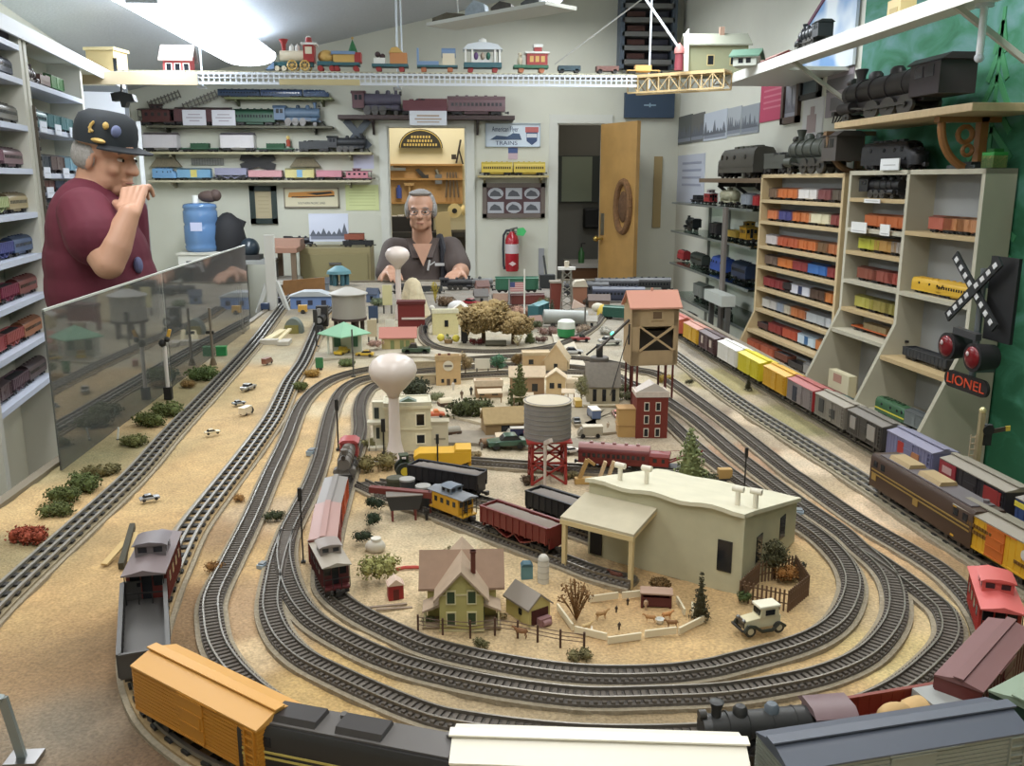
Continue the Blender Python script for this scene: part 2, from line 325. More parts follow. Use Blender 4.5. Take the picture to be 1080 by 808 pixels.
def boxbody(ribs):
 b=B();b.bx(-L/2,L/2,-W/2,W/2,.015,.062);b.bx(-L/2+.005,L/2-.005,-.008,.008,.009,.015)
 if ribs=='v':
  for i in range(15):
   x=-L/2+.006+i*(L-.012)/14
   if abs(x)>.022:
    for sg in(-1,1):b.bx(x-.0008,x+.0008,sg*W/2-.0008,sg*W/2+.0008,.016,.061)
 else:
  for i in range(12):
   z=.0165+i*.0039
   b.bx(-L/2-.0006,L/2+.0006,-W/2-.0006,W/2+.0006,z,z+.0028)
 for sg in(-1,1):b.bx(-L/2,L/2,sg*W/2-.001,sg*W/2+.001,.015,.018);b.bx(-L/2,L/2,sg*W/2-.001,sg*W/2+.001,.060,.062)
 return b
def door_b(sg):
 b=B();y=sg*(W/2+.0008);b.bx(-.018,.018,y-.001,y+.001,.018,.060)
 for z in(.018,.032,.046,.059):b.bx(-.018,.018,y-.0017,y+.0017,z-.001,z+.001)
 b.bx(-.019,.04,y-.0012,y+.0018,.0605,.062);b.bx(.012,.014,y-.002,y+.002,.03,.044);return b
def rwalk(L,z):b=B();b.bx(-L/2-.003,L/2+.003,-.0055,.0055,z,z+.0015);return b
lad=lambda:[('ladder',ladder_b(L/2-.010,-W/2-.001,.018,.06),'b'),('ladder',ladder_b(-L/2+.010,W/2+.001,.018,.06),'b')]
kind('boxcar',('body',boxbody('v'),'b'),('roof',roof_b(L,W,.062),'r'),('roof_walk',rwalk(L,.0695),'r'),('door',door_b(1),'d'),('door',door_b(-1),'d'),*lad(),*running(L))
kind('wood_boxcar',('body',boxbody('h'),'b'),('roof',roof_b(L,W,.062,.009),'r'),('roof_walk',rwalk(L,.0725),'r'),('door',door_b(1),'d'),('door',door_b(-1),'d'),*lad(),*running(L))
def hopper_body():
 b=B();t=.0015
 for sg in(-1,1):
  b.bx(-L/2,L/2,sg*W/2-t,sg*W/2+t,.026,.060);b.bx(-L/2,L/2,sg*W/2-.003,sg*W/2+.003,.058,.061)
  for i in range(11):x=-L/2+.004+i*(L-.008)/10;b.bx(x-.0012,x+.0012,sg*W/2-.003,sg*W/2+.003,.024,.060)
 for sg in(-1,1):b.bx(sg*L/2-.0015,sg*L/2+.0015,-W/2,W/2,.038,.060);b.bx(sg*(L/2-.002)-.002,sg*(L/2-.002)+.002,-.018,.018,.014,.038)
 b.prism([(-L/2,.040),(-L*.2,.016),(-L*.1,.010),(0,.024),(L*.1,.010),(L*.2,.016),(L/2,.040),(L/2,.038),(L*.2,.013),(L*.1,.007),(0,.021),(-L*.1,.007),(-L*.2,.013),(-L/2,.038)],'y',-W/2+.002,W/2-.002)
 b.bx(-L/2,L/2,-.007,.007,.013,.019);return b
def coal_b(z,Lc=L-.006,Wc=W-.005):
 b=B();rnd=random.Random(3);nx,ny=26,7;vs=[]
 for i in range(nx+1):
  for j in range(ny+1):
   e=min(i,nx-i,3)/3*min(j,ny-j,2)/2;vs.append((-Lc/2+Lc*i/nx,-Wc/2+Wc*j/ny,z+e*.006+rnd.uniform(-.001,.001)))
 b.add(vs,[(i*(ny+1)+j,(i+1)*(ny+1)+j,(i+1)*(ny+1)+j+1,i*(ny+1)+j+1)for i in range(nx)for j in range(ny)])
 b.bx(-Lc/2,Lc/2,-Wc/2,Wc/2,z-.01,z-.0015);return b
kind('hopper',('body',hopper_body(),'b'),('load',coal_b(.055),'l'),*running(L))
def gond_body(h=.024,L=L):
 b=B();t=.0013
 b.bx(-L/2,L/2,-W/2,W/2,.014,.019)
 for sg in(-1,1):
  b.bx(-L/2,L/2,sg*W/2-t,sg*W/2+t,.016,.019+h);b.bx(-L/2,L/2,sg*W/2-.0025,sg*W/2+.0025,.0175+h,.0205+h);b.bx(sg*L/2-t,sg*L/2+t,-W/2,W/2,.016,.019+h);b.bx(sg*L/2-.002,sg*L/2+.002,-W/2,W/2,.0175+h,.0205+h)
  for i in range(13):x=-L/2+.003+i*(L-.006)/12;b.bx(x-.001,x+.001,sg*W/2-.0025,sg*W/2+.0025,.016,.019+h)
 return b
kind('gondola',('body',gond_body(),'b'),*running(L))
kind('loaded_gondola',('body',gond_body(),'b'),('load',coal_b(.038),'l'),*running(L))
def flat_b():b=B();b.bx(-L/2,L/2,-W/2,W/2,.015,.020);b.bx(-L/2,L/2,-.01,.01,.010,.015);[b.bx(-L/2+.012+i*.0185-.001,-L/2+.012+i*.0185+.001,-W/2-.001,W/2+.001,.016,.019)for i in range(10)];return b
def crate_b():b=B();b.bx(-.045,.045,-.02,.02,.020,.044);[b.bx(-.045+i*.018-.001,-.045+i*.018+.001,-.021,.021,.020,.045)for i in range(6)];return b
kind('flatcar',('deck',flat_b(),'b'),('load',crate_b(),'l'),*running(L))
def tankcar():
 b=B();R=.021;z=.042;xe=L/2-.006
 prof=[(-xe,.001),(-xe+.003,.012),(-xe+.008,.019),(-xe+.012,R),(xe-.012,R),(xe-.008,.019),(xe-.003,.012),(xe,.001)]
 vs=[];n=20
 for i in range(n):
  t=2*PI*i/n;vs+=[(x,r*math.cos(t),z+r*math.sin(t))for x,r in prof]
 m=len(prof);b.add(vs,[(i*m+j,i*m+j+1,((i+1)%n)*m+j+1,((i+1)%n)*m+j)for i in range(n)for j in range(m-1)])
 for x in(-.05,0,.05):b.cyl((x-.0012,0,z),(x+.0012,0,z),R+.0008,n=20)
 return b
def frame_b():b=B();b.bx(-L/2,L/2,-.012,.012,.012,.019);[b.bx(x-.006,x+.006,-.021,.021,.016,.030)for x in(-.06,.06)];return b
def dome_b():b=B();b.lathe([(.012,.058),(.012,.070),(.010,.073),(0,.074)],n=16);b.cyl((0,0,.07),(0,0,.076),.004);return b
kind('tank_car',('tank',tankcar(),'b'),('frame',frame_b(),'d'),('dome',dome_b(),'r'),('ladder',ladder_b(0,-.024,.02,.06),'d'),*running(L))
Lc=.135
def cab_body():
 b=B();x=Lc/2-.016;b.bx(-x,x,-W/2,W/2,.016,.058);b.bx(-Lc/2,Lc/2,-W/2+.002,W/2-.002,.013,.017)
 for i in range(18):X=-x+.003+i*(2*x-.006)/17;[b.bx(X-.0006,X+.0006,sg*W/2-.0006,sg*W/2+.0006,.017,.057)for sg in(-1,1)]
 return b
def cab_roof():b=roof_b(Lc+.004,W,.058,.006);return b
def cupola():b=B();b.bx(-.020,.016,-.019,.019,.060,.077);b.prism([(-.022,.077),(.022,.077),(.016,.080),(0,.082),(-.016,.080)],'x',-.024,.020);return b
def win_set(rects,y):
 b=B()
 for x,z,w,h in rects:b.bx(x-w/2,x+w/2,y-.0008,y+.0008,z-h/2,z+h/2)
 return b
def cup_win():
 b=B()
 for sg in(-1,1):
  for X in(-.011,.007):b.bx(X-.005,X+.005,sg*.019-.0006,sg*.019+.0006,.066,.074)
 for X in(-.0203,.0163):[b.bx(X-.0005,X+.0005,y-.0055,y+.0055,.067,.074)for y in(-.0095,.0095)]
 return b
def rails_b():
 b=B()
 for sg in(-1,1):
  x=sg*(Lc/2-.001)
  for y in(-.023,-.008,.008,.023):b.bx(x-.0007,x+.0007,y-.0007,y+.0007,.016,.034)
  b.bx(x-.0008,x+.0008,-.023,.023,.033,.0345);b.bx(x-.0008,x+.0008,-.0235,-.0225,.034,.058);b.bx(x-.0008,x+.0008,.0225,.0235,.034,.058)
 return b
cw=[(x,.042,.011,.013)for x in(-.036,-.012,.012,.036)]
def cab_end_win():b=B();[b.bx(sg*(Lc/2-.016)-.0008,sg*(Lc/2-.016)+.0008,y-.006,y+.006,.036,.05)for sg in(-1,1)for y in(-.014,.014)];[b.bx(sg*(Lc/2-.016)-.001,sg*(Lc/2-.016)+.001,-.006,.006,.018,.053)for sg in(-1,1)];return b
kind('caboose',('body',cab_body(),'b'),('roof',cab_roof(),'r'),('cupola',cupola(),'r2'),('cupola_window',cup_win(),'g'),('window',win_set(cw,W/2),'g'),('window',win_set(cw,-W/2),'g'),('end_window',cab_end_win(),'g'),('railing',rails_b(),'t'),*running(Lc))
Lp=.24
def coach_body():
 b=B();pts=[(-W/2,.016),(W/2,.016),(W/2,.052),(W*.42,.061),(W*.2,.068),(0,.070),(-W*.2,.068),(-W*.42,.061),(-W/2,.052)]
 b.prism(pts,'x',-Lp/2,Lp/2);b.bx(-Lp/2,Lp/2,-W/2-.0007,W/2+.0007,.031,.033);b.bx(-Lp/2,Lp/2,-W/2-.0007,W/2+.0007,.0485,.050);b.bx(-.05,.05,-.016,.016,.007,.016);return b
def coach_roof():b=B();b.prism([(-W*.44,.061),(W*.44,.061),(W*.22,.069),(0,.072),(-W*.22,.069)],'x',-Lp/2-.001,Lp/2+.001);[b.box((-.08+.04*i,0,.073),(.012,.008,.004))for i in range(5)];return b
kind('coach',('body',coach_body(),'b'),('roof',coach_roof(),'r'),('window',win_set([(-.1+.0167*i,.0405,.010,.011)for i in range(13)],W/2),'g'),('window',win_set([(-.1+.0167*i,.0405,.010,.011)for i in range(13)],-W/2),'g'),*running(Lp))
Ld=.23
def diesel_body():
 b=B();prof=[(-Ld/2,1,.064),(Ld*.24,1,.064),(Ld*.31,.97,.064),(Ld*.34,.95,.058),(Ld*.37,.93,.048),(Ld*.42,.88,.045),(Ld*.465,.74,.041),(Ld*.49,.5,.035),(Ld*.5,.3,.030)]
 vs=[];sec=[(-1,0),(-1,.55),(-.94,.80),(-.7,.95),(0,1),(.7,.95),(.94,.80),(1,.55),(1,0)]
 for x,w,zt in prof:vs+=[(x,W/2*w*a,.012+(zt-.012+.003)*h)for a,h in sec]
 m=len(sec);n=len(prof)
 fs=[(i*m+j,(i+1)*m+j,(i+1)*m+j+1,i*m+j+1)for i in range(n-1)for j in range(m-1)]+[tuple(range(m)),tuple((n-1)*m+j for j in range(m-1,-1,-1))]+[(i*m,i*m+m-1,(i+1)*m+m-1,(i+1)*m)for i in range(n-1)]
 b.add(vs,fs);return b
def stripe_b():
 b=B()
 for sg in(-1,1):b.bx(-Ld/2,Ld*.36,sg*W/2-.0008,sg*W/2+.0008,.024,.029)
 b.bx(Ld*.44,Ld*.487,-.016,.016,.0365,.0395);return b
def dwin():
 b=B();[b.bx(Ld*.265,Ld*.30,sg*W/2*.99-.0008,sg*W/2*.99+.0008,.042,.053)for sg in(-1,1)]
 [b.add([(Ld*.3425,y-.008,.0605-.0005),(Ld*.3425,y+.008,.0600),(Ld*.371,y+.0075,.0495),(Ld*.371,y-.0075,.0495)],[(0,3,2,1),(0,1,2,3)])for y in(-.0095,.0095)]
 [b.cyl((x,sg*(W/2-.0004),.046),(x,sg*(W/2+.0008),.046),.005)for x in(-.07,-.01,.035)for sg in(-1,1)];return b
def drf():b=B();[b.cyl((x,0,.064),(x,0,.070),.011)for x in(-.085,-.06,-.035)];[b.bx(x-.01,x+.01,-.006,.006,.064,.071)for x in(0,.03)];b.cyl((Ld*.42,0,.047),(Ld*.46,0,.045),.006);return b
kind('diesel',('body',diesel_body(),'b'),('stripe',stripe_b(),'d'),('window',dwin(),'g'),('roof_fan',drf(),'r'),*running(Ld))
def bcab():
 b=B();b.prism([(-W/2,.012),(W/2,.012),(W/2,.060),(W*.42,.066),(-W*.42,.066),(-W/2,.060)],'x',-.125,.125);return b
def bstripe():b=B();[b.bx(-.12,.12,sg*W/2-.0008,sg*W/2+.0008,z,z+.0022)for sg in(-1,1)for z in(.040,.034)];return b
def bhatch(x):b=B();b.prism([(-.016,.066),(.016,.066),(.012,.074),(-.012,.074)],'x',x-.026,x+.026);return b
def bwin():b=B();[b.bx(x-.005,x+.005,sg*W/2-.0008,sg*W/2+.0008,.047,.057)for sg in(-1,1)for x in(-.11,-.09,.09,.11)];[b.bx(sg*.125-.0008,sg*.125+.0008,y-.006,y+.006,.046,.057)for sg in(-1,1)for y in(-.013,.013)];return b
def bdeck():b=B();b.bx(-.11,.11,-.018,.018,.066,.068);[b.cyl((x,.012,.066),(x,.012,.072),.004)for x in(-.1,-.02,.1)];return b
def bplate():b=B();[b.bx(x-.006,x+.006,sg*W/2-.001,sg*W/2+.001,.024,.034)for sg in(-1,1)for x in(0,-.112)];return b
kind('box_cab',('body',bcab(),'b'),('stripe',bstripe(),'d'),('window',bwin(),'g'),('roof_deck',bdeck(),'r'),('roof_hatch',bhatch(-.065),'h'),('roof_hatch',bhatch(.01),'h'),('number_plate',bplate(),'d'),*running(.25))
def boiler_b():b=B();b.cyl((-.055,0,.043),(.078,0,.043),.019,.017,18);b.cyl((.078,0,.043),(.088,0,.043),.0175,.016,18);[b.cyl((x,0,.043),(x+.002,0,.043),.0195,.0195,18)for x in(-.03,0,.03,.055)];b.bx(-.06,.085,-.012,.012,.016,.028);return b
def stack_b():b=B();b.lathe([(.006,.058),(.006,.068),(.009,.078),(.007,.079)],(.07,0,0),14);return b
def domes_b(x):b=B();b.lathe([(.009,.056),(.009,.066),(.006,.070),(0,.071)],(x,0,0),14);return b
def cab_b():b=B();b.bx(-.095,-.05,-.024,.024,.020,.060);b.prism([(-.027,.060),(.027,.060),(.015,.068),(-.015,.068)],'x',-.100,-.045);return b
def cabw():b=B();[b.bx(x-.006,x+.006,sg*.024-.0008,sg*.024+.0008,.042,.056)for sg in(-1,1)for x in(-.08,-.064)];return b
def wheel_b(x,r):b=B();[b.cyl((x,sg*.016,r),(x,sg*.0205,r),r,n=18)for sg in(-1,1)];b.cyl((x,-.016,r),(x,.016,r),.003,n=6);[b.cyl((x,sg*.0205,r),(x,sg*.022,r),r*.3,n=8)for sg in(-1,1)];return b
def rod_b():b=B();[b.bx(-.045,.03,sg*.0235-.001,sg*.0235+.001,.013,.017)for sg in(-1,1)];[b.bar((.03,sg*.0235,.016),(.065,sg*.0235,.02),.003)for sg in(-1,1)];return b
def cyl_b():b=B();[b.cyl((.055,sg*.021,.021),(.08,sg*.021,.021),.008)for sg in(-1,1)];b.bx(.05,.1,-.014,.014,.014,.018);return b
def pilot_b():b=B();[b.bar((.098,y,.016),(.112-abs(y)*.3,y*.8,.003),.0018)for y in(-.018,-.012,-.006,0,.006,.012,.018)];b.bx(.094,.1,-.022,.022,.013,.019);return b
def lamp_b():b=B();b.cyl((.083,0,.062),(.092,0,.062),.006);b.bx(.08,.09,-.003,.003,.055,.06);return b
kind('steam',('boiler',boiler_b(),'b'),('smokestack',stack_b(),'b'),('sand_dome',domes_b(.04),'b'),('steam_dome',domes_b(0),'r'),('cab',cab_b(),'c'),('cab_window',cabw(),'g'),('driving_wheel',wheel_b(-.04,.0135),'w'),('driving_wheel',wheel_b(-.01,.0135),'w'),('driving_wheel',wheel_b(.02,.0135),'w'),('pilot_wheel',wheel_b(.07,.0075),'w'),('side_rod',rod_b(),'w'),('cylinder',cyl_b(),'b'),('pilot',pilot_b(),'t'),('headlamp',lamp_b(),'w'))
Lt=.13
def tender_body():b=B();b.bx(-Lt/2,Lt/2,-.0235,.0235,.015,.046);b.bx(-Lt/2,.02,-.0235,.0235,.046,.049);[b.bx(.0,Lt/2,sg*.0235-.001,sg*.0235+.001,.046,.054)for sg in(-1,1)];return b
def hatch_b():b=B();b.cyl((-.04,0,.049),(-.04,0,.054),.007);b.bx(-.02,-.012,-.018,.018,.049,.055);return b
kind('tender',('body',tender_body(),'b'),('stripe',win_set([(0,.030,Lt*.9,.0015)],-.0238),'d'),('stripe',win_set([(0,.030,Lt*.9,.0015)],.0238),'d'),('coal',coal_b(.049,.06,.042),'l'),('hatch',hatch_b(),'b'),*running(Lt))
def wr_cab():b=B();b.bx(-.05,.012,-.022,.022,.020,.05);b.prism([(-.024,.05),(.024,.05),(.018,.059),(0,.062),(-.018,.059)],'x',-.055,.014);return b
def wr_boom():b=B();[b.bar((.005,sg*.014,.03),(.11,sg*.004,.075),.004)for sg in(-1,1)];[b.bar((.02+.02*i,.012-.0018*i,.037+.0086*i),(.03+.02*i,-.012+.0018*i,.041+.0086*i),.002)for i in range(5)];b.bar((-.02,0,.062),(.108,0,.077),.001);return b
kind('wrecker',('deck',flat_b(),'t'),('cab',wr_cab(),'b'),('window',win_set([(-.03,.038,.012,.012),(-.005,.038,.009,.012)],-.022),'g'),('boom',wr_boom(),'b'),*running(L))
LEN=dict(boxcar=.19,wood_boxcar=.19,hopper=.19,gondola=.19,loaded_gondola=.19,flatcar=.19,tank_car=.19,caboose=.135,coach=.24,diesel=.23,box_cab=.25,steam=.2,tender=.13,wrecker=.19)
TRUCK=mt((40,38,38),.5);COAL=mt((28,28,30),.7)
NICE=dict(boxcar='boxcar',wood_boxcar='boxcar',hopper='hopper_car',gondola='gondola_car',loaded_gondola='gondola_car',flatcar='flatcar',tank_car='tank_car',caboose='caboose',coach='passenger_car',diesel='diesel_locomotive',box_cab='electric_locomotive',steam='steam_locomotive',tender='tender',wrecker='crane_car')
def car(kd,col,label,loc,rz=0,roof=None,door=None,scale=1.0,group=None,cat='model train car',load=None,cab=None,hatch=None,cup=None,rough=.45,name=None,sx=1.0,fine=False):
 c=lambda x,r=rough:x if isinstance(x,bpy.types.Material)else mt(x,r)
 o=thing(name or NICE[kd],label,cat,loc,rz,group,(scale*sx,scale,scale))
 mats=dict(b=c(col),r=c(roof or tuple(int(v*.72)for v in col))if not isinstance(col,bpy.types.Material)else c(roof or(90,80,75)),t=TRUCK,g=GLASSY,w=mt((88,86,84),.35,.7),l=c(load,.8)if load else COAL)
 mats['d']=c(door)if door else mats['b'];mats['c']=c(cab)if cab else mats['b'];mats['h']=c(hatch)if hatch else mats['r'];mats['r2']=c(cup)if cup else mats['r']
 for pn,me,k in KIND[kd]:
  if fine and me.name in BARE:
   f_,ws=BARE[me.name];t_=link(pn,f_,mats[k],o)
   for w in ws:link('wheel_set',w,mats['w'],t_)
  else:link(pn,me,mats[k],o)
 return o
def decal(o,rects,y,mat,name='lettering_panel'):
 mk(name,win_set(rects,y),mat,o)
class Track:
 def __init__(s,px,z=TZ+.008,world=False):
  P=[Vector(p)if world else G(p[0],p[1],z)for p in px];P=[Vector((p[0],p[1],0))for p in P]
  Q=[P[0]*2-P[1]]+P+[P[-1]*2-P[-2]];D=[]
  for i in range(1,len(Q)-2):
   a,b_,c,d=Q[i-1:i+3]
   for k in range(14):
    t=k/14;D.append(.5*((2*b_)+(c-a)*t+(2*a-5*b_+4*c-d)*t*t+(3*b_-a-3*c+d)*t**3))
  D.append(P[-1])
  for _ in range(6):D=[D[0]]+[(D[i-1]+D[i]*2+D[i+1])/4 for i in range(1,len(D)-1)]+[D[-1]]
  cum=[0]
  for i in range(1,len(D)):cum.append(cum[-1]+(D[i]-D[i-1]).length)
  n=max(8,int(cum[-1]/.012));s.len=cum[-1];s.p=[];j=0
  for i in range(n+1):
   t=s.len*i/n
   while j<len(D)-2 and cum[j+1]<t:j+=1
   w=(t-cum[j])/max(cum[j+1]-cum[j],1e-9);s.p.append(D[j].lerp(D[j+1],w))
  s.ds=s.len/n
 def at(s,t):
  i=max(0,min(len(s.p)-2,int(t/s.ds)));a,b_=s.p[i],s.p[i+1];d=(b_-a).normalized();return a+d*(t-i*s.ds),math.atan2(d.y,d.x)
 def near(s,px,py,z):
  g=G(px,py,z);g.z=0;i=min(range(len(s.p)),key=lambda k:(s.p[k]-g).length_squared);return i*s.ds
 def chord(s,t,L):
  a,_=s.at(t-L*.34);b_,_=s.at(t+L*.34);d=b_-a;return(a+b_)/2,math.atan2(d.y,d.x)
BED=mt((150,138,116),.9,var=.14,scale=160,bump=.4);BEDG=mt((104,98,92),.9,var=.12,scale=160,bump=.4)
TIE=mt((94,86,78),.8,var=.15,scale=90);TIEB=mt((42,40,38),.7);RAILM=mt((128,122,112),.36,.65);RAILT=mt((138,134,126),.45,.55)
RT=TZ+.0115
LAYN=[0]
def lay(tr,label,wide=False,bed=None,group=None):
 LAYN[0]+=1;e_=LAYN[0]*.00022
 o=thing('railway_track',label,'model track',(0,0,0),0,group)
 b=B()
 hw=.024 if wide else .0150;b.mat(1);b.ribbon(tr.p,-hw-.006,hw+.006,TZ-.006,TZ+.0008+e_*.5);b.mat(0);b.ribbon(tr.p,-hw,hw,TZ,TZ+.0036+e_);mk('roadbed',b,[bed or BEDG,BED],o)
 b=B();step=.030 if wide else .0088;w=.042 if wide else .029;tw=.011 if wide else .0046;t=step/2
 while t<tr.len:
  p,a=tr.at(t);b.box((p.x,p.y,TZ+.0062),(tw,w,.0030),a);t+=step
 mk('ties',b,TIEB if wide else TIE,o)
 gs=(-.016,0,.016)if wide else(-.0092,.0092)
 for g_ in gs:
  b=B();hw=.0022 if wide else .0011;b.ribbon(tr.p,g_-hw,g_+hw,TZ+.007,RT);mk('rail',b,RAILT if wide else RAILM,o)
 return o
tA=Track([(-150,790),(-60,690),(0,628),(70,564),(140,500),(180,455),(225,408),(268,361),(285,339),(302,317),(318,300)])
tB=Track([(352,322),(340,333),(332,352),(320,380),(305,403),(289,437),(260,478),(231,515),(202,553),(183,590),(163,635),(150,685),(166,738),(205,776),(262,806),(340,830),(450,852),(640,868),(800,864),(940,850),(1060,815),(1170,750),(1260,670)])
tC=Track([(672,389),(700,396),(749,430),(785,457),(833,495),(849,506),(904,545),(965,581),(1003,607),(1035,643),(1050,685),(1050,724),(1026,758),(980,775),(920,786),(850,796),(760,803),(640,808),(540,808),(470,797),(380,775),(300,746),(256,714),(230,680),(223,650),(224,627),(240,594),(264,546),(284,500),(301,464),(315,430),(330,411),(354,397),(392,388),(460,381),(540,375),(610,377),(650,383),(672,389)])
tD=Track([(667,404),(690,413),(710,425),(737,444),(775,476),(809,502),(845,529),(888,558),(909,577),(931,596),(943,615),(946,640),(937,663),(912,689),(869,708),(821,719),(760,728),(693,731),(616,732),(538,723),(471,710),(411,693),(363,671),(327,648),(307,619),(299,585),(303,560),(310,545),(322,522),(332,498),(339,476),(344,452),(351,428),(363,408),(390,397),(450,390),(540,384),(620,388),(667,404)])
tE=Track([(655,397),(680,418),(708,444),(737,471),(770,497),(805,521),(837,545),(862,562),(882,580),(896,600),(899,622),(884,652),(846,675),(772,696),(740,703),(693,708),(616,708),(538,698),(460,681),(423,666),(375,642),(348,620),(343,600),(349,560),(360,520),(372,480),(380,452),(379,430),(385,413),(400,404),(450,398),(540,392),(610,392),(655,397)])
tX=Track([(303,560),(294,585),(288,612),(285,637),(291,658),(302,675),(322,692),(351,707),(399,729),(447,748),(483,757),(564,768),(650,773),(760,770),(860,756),(940,727),(985,692),(1002,668),(998,645),(983,630),(960,612),(935,594),(909,577)])
tF=Track([(381,508),(410,521),(449,534),(488,549),(540,569),(600,591),(629,602),(668,612)])
tG=Track([(398,508),(450,516),(505,526),(555,541),(610,559),(640,570)])
tH=Track([(430,482),(497,485),(556,489),(640,494),(715,500)])
tI=Track([(700,364),(720,379),(775,420),(833,457),(881,487),(925,515),(1000,564),(1080,613),(1170,668)])
tJ=Track([(672,322),(697,341),(728,360),(761,380),(820,415),(898,460),(985,510),(1080,565),(1180,622)])
tK=Track([(500,326),(462,331),(448,341),(447,354),(458,364),(482,369),(531,370),(575,366),(608,355),(630,340),(640,322)])
lay(tA,'straight grey track along the clear panel at the left table edge',True,mt((140,126,98),.9,var=.15,scale=120))
lay(tB,'wide three-rail track curving around the near end under the orange boxcar',True,mt((158,132,92),.9,var=.15,scale=120))
lay(tC,'oval track with bright rails, outermost of the two-rail ovals');lay(tD,'middle oval track circling the miniature village');lay(tE,'innermost oval track next to the farmhouse fence')
lay(tX,'track splitting from the middle oval at the front left switch');lay(tF,'siding running beneath the freight house awning');lay(tG,'siding behind under the black hopper car')
lay(tH,'short straight track behind the red water tower');lay(tI,'track under the brown electric locomotive at right',True,mt((150,142,120),.9,var=.12,scale=120))
lay(tJ,'track nearest the bookcases under the long coloured freight train',False,mt((110,104,84),.9,var=.2,scale=80));lay(tK,'grey trolley track curving round the garden behind the village')
def seg_field():
 blobs=[(60,720,.12,(150,118,74)),(150,760,.10,(110,84,56)),(70,760,.06,(140,132,116)),(100,620,.16,(190,152,88)),(200,500,.2,(196,160,98)),(250,430,.25,(198,164,106)),(120,690,.08,(128,96,58)),(20,590,.07,(146,130,86)),(110,480,.12,(140,132,88)),(180,420,.15,(136,128,84)),(230,560,.05,(150,118,76)),(200,640,.06,(150,114,72)),(280,540,.05,(196,168,128)),(260,640,.05,(178,144,100)),(265,690,.03,(206,176,128)),(330,740,.06,(192,156,84)),(430,780,.06,(196,158,84)),(300,430,.06,(150,128,92)),(340,430,.05,(214,194,150)),(370,430,.04,(198,180,146)),(430,600,.10,(204,178,132)),(480,570,.10,(206,186,146)),(550,600,.08,(204,174,122)),(650,650,.12,(190,152,92)),(760,690,.10,(196,160,98)),(860,600,.06,(198,164,104)),(560,680,.06,(196,166,116)),(450,450,.1,(168,154,130)),(500,440,.1,(150,138,120)),(420,420,.1,(196,182,152)),(560,430,.2,(200,184,150)),(640,440,.15,(168,150,124)),(520,500,.08,(196,178,146)),(600,520,.06,(190,168,132)),(740,440,.05,(132,112,92)),(700,430,.06,(140,122,100)),(780,480,.04,(172,134,98)),(900,560,.05,(198,156,100)),(960,600,.05,(194,154,100)),(790,440,.03,(214,192,158)),(850,485,.03,(216,192,158)),(950,545,.04,(214,186,148)),(1010,620,.05,(168,140,92)),(780,400,.06,(158,146,92)),(850,440,.05,(152,142,90)),(930,640,.05,(196,168,120)),(985,640,.06,(200,174,118)),(960,690,.05,(204,180,112)),(640,745,.08,(150,130,94)),(800,745,.06,(156,134,96)),(500,740,.06,(168,146,108)),(500,350,.3,(186,174,148)),(400,350,.3,(176,166,138)),(300,350,.2,(176,156,112)),(620,340,.3,(166,156,138)),(560,320,.5,(138,130,118)),(350,310,.4,(150,140,120)),(680,330,.3,(138,130,114))]
 return[(G(x,y),r,lin(c))for x,y,r,c in blobs]
BL=seg_field()
def gcol(x,y):
 w=1e-4;c=[v*1e-4 for v in lin((176,150,106))]
 for p,r,k in BL:
  d2=((p.x-x)**2+(p.y-y)**2)/(r*r);g_=math.exp(-d2*1.2)/max(r,.05)+.02/(1+d2*d2)
  w+=g_;c=[c[i]+g_*k[i]for i in range(3)]
 c=[v/w for v in c]
 nv=noise.noise(Vector((x*9,y*9,0)))*.16+noise.noise(Vector((x*32,y*32,3)))*.15+noise.noise(Vector((x*90,y*90,7)))*.12
 t=noise.noise(Vector((x*14,y*14,11)))*.06
 return[max(0,c[0]*(1+nv+t)),max(0,c[1]*(1+nv)),max(0,c[2]*(1+nv-t))]
tb=thing('layout_table','long sand-coloured model railway table filling the room','model railway table',(0,0,0))
X0,X1,Y0,Y1=-.775,1.0,.28,5.05
b=B();nx,ny=178,360;vs=[];cols=[]
for j in range(ny+1):
 y=Y0+(Y1-Y0)*(j/ny)**1.5
 for i in range(nx+1):
  x=X0+(X1-X0)*i/nx;z=TZ-.0035+.0035*noise.noise(Vector((x*12,y*12,5)))+.002*noise.noise(Vector((x*50,y*50,9)))
  vs.append((x,y,z));cols.append(gcol(x,y))
b.add(vs,[(j*(nx+1)+i,j*(nx+1)+i+1,(j+1)*(nx+1)+i+1,(j+1)*(nx+1)+i)for j in range(ny)for i in range(nx)])
me=b.mesh('ground');at=me.attributes.new('col','FLOAT_COLOR','POINT')
flat=[]
for c in cols:flat+=[*c,1]
at.data.foreach_set('color',flat)
gm=bpy.data.materials.new('painted_ground');gm.use_nodes=True;n=gm.node_tree.nodes;l=gm.node_tree.links;p=n['Principled BSDF'];p.inputs['Roughness'].default_value=.9
a_=n.new('ShaderNodeAttribute');a_.attribute_name='col';nz=n.new('ShaderNodeTexNoise');nz.inputs['Scale'].default_value=260;nz.inputs['Detail'].default_value=4;tc=n.new('ShaderNodeTexCoord')
l.new(tc.outputs['Object'],nz.inputs['Vector']);r=n.new('ShaderNodeMapRange');r.inputs[1].default_value=.3;r.inputs[2].default_value=.7;r.inputs[3].default_value=.72;r.inputs[4].default_value=1.22
l.new(nz.outputs['Fac'],r.inputs[0]);mx=n.new('ShaderNodeVectorMath');mx.operation='SCALE';l.new(a_.outputs['Color'],mx.inputs[0]);l.new(r.outputs[0],mx.inputs['Scale']);hs=n.new('ShaderNodeHueSaturation');hs.inputs['Saturation'].default_value=.86;hs.inputs['Value'].default_value=.9;l.new(mx.outputs[0],hs.inputs['Color']);l.new(hs.outputs[0],p.inputs['Base Color'])
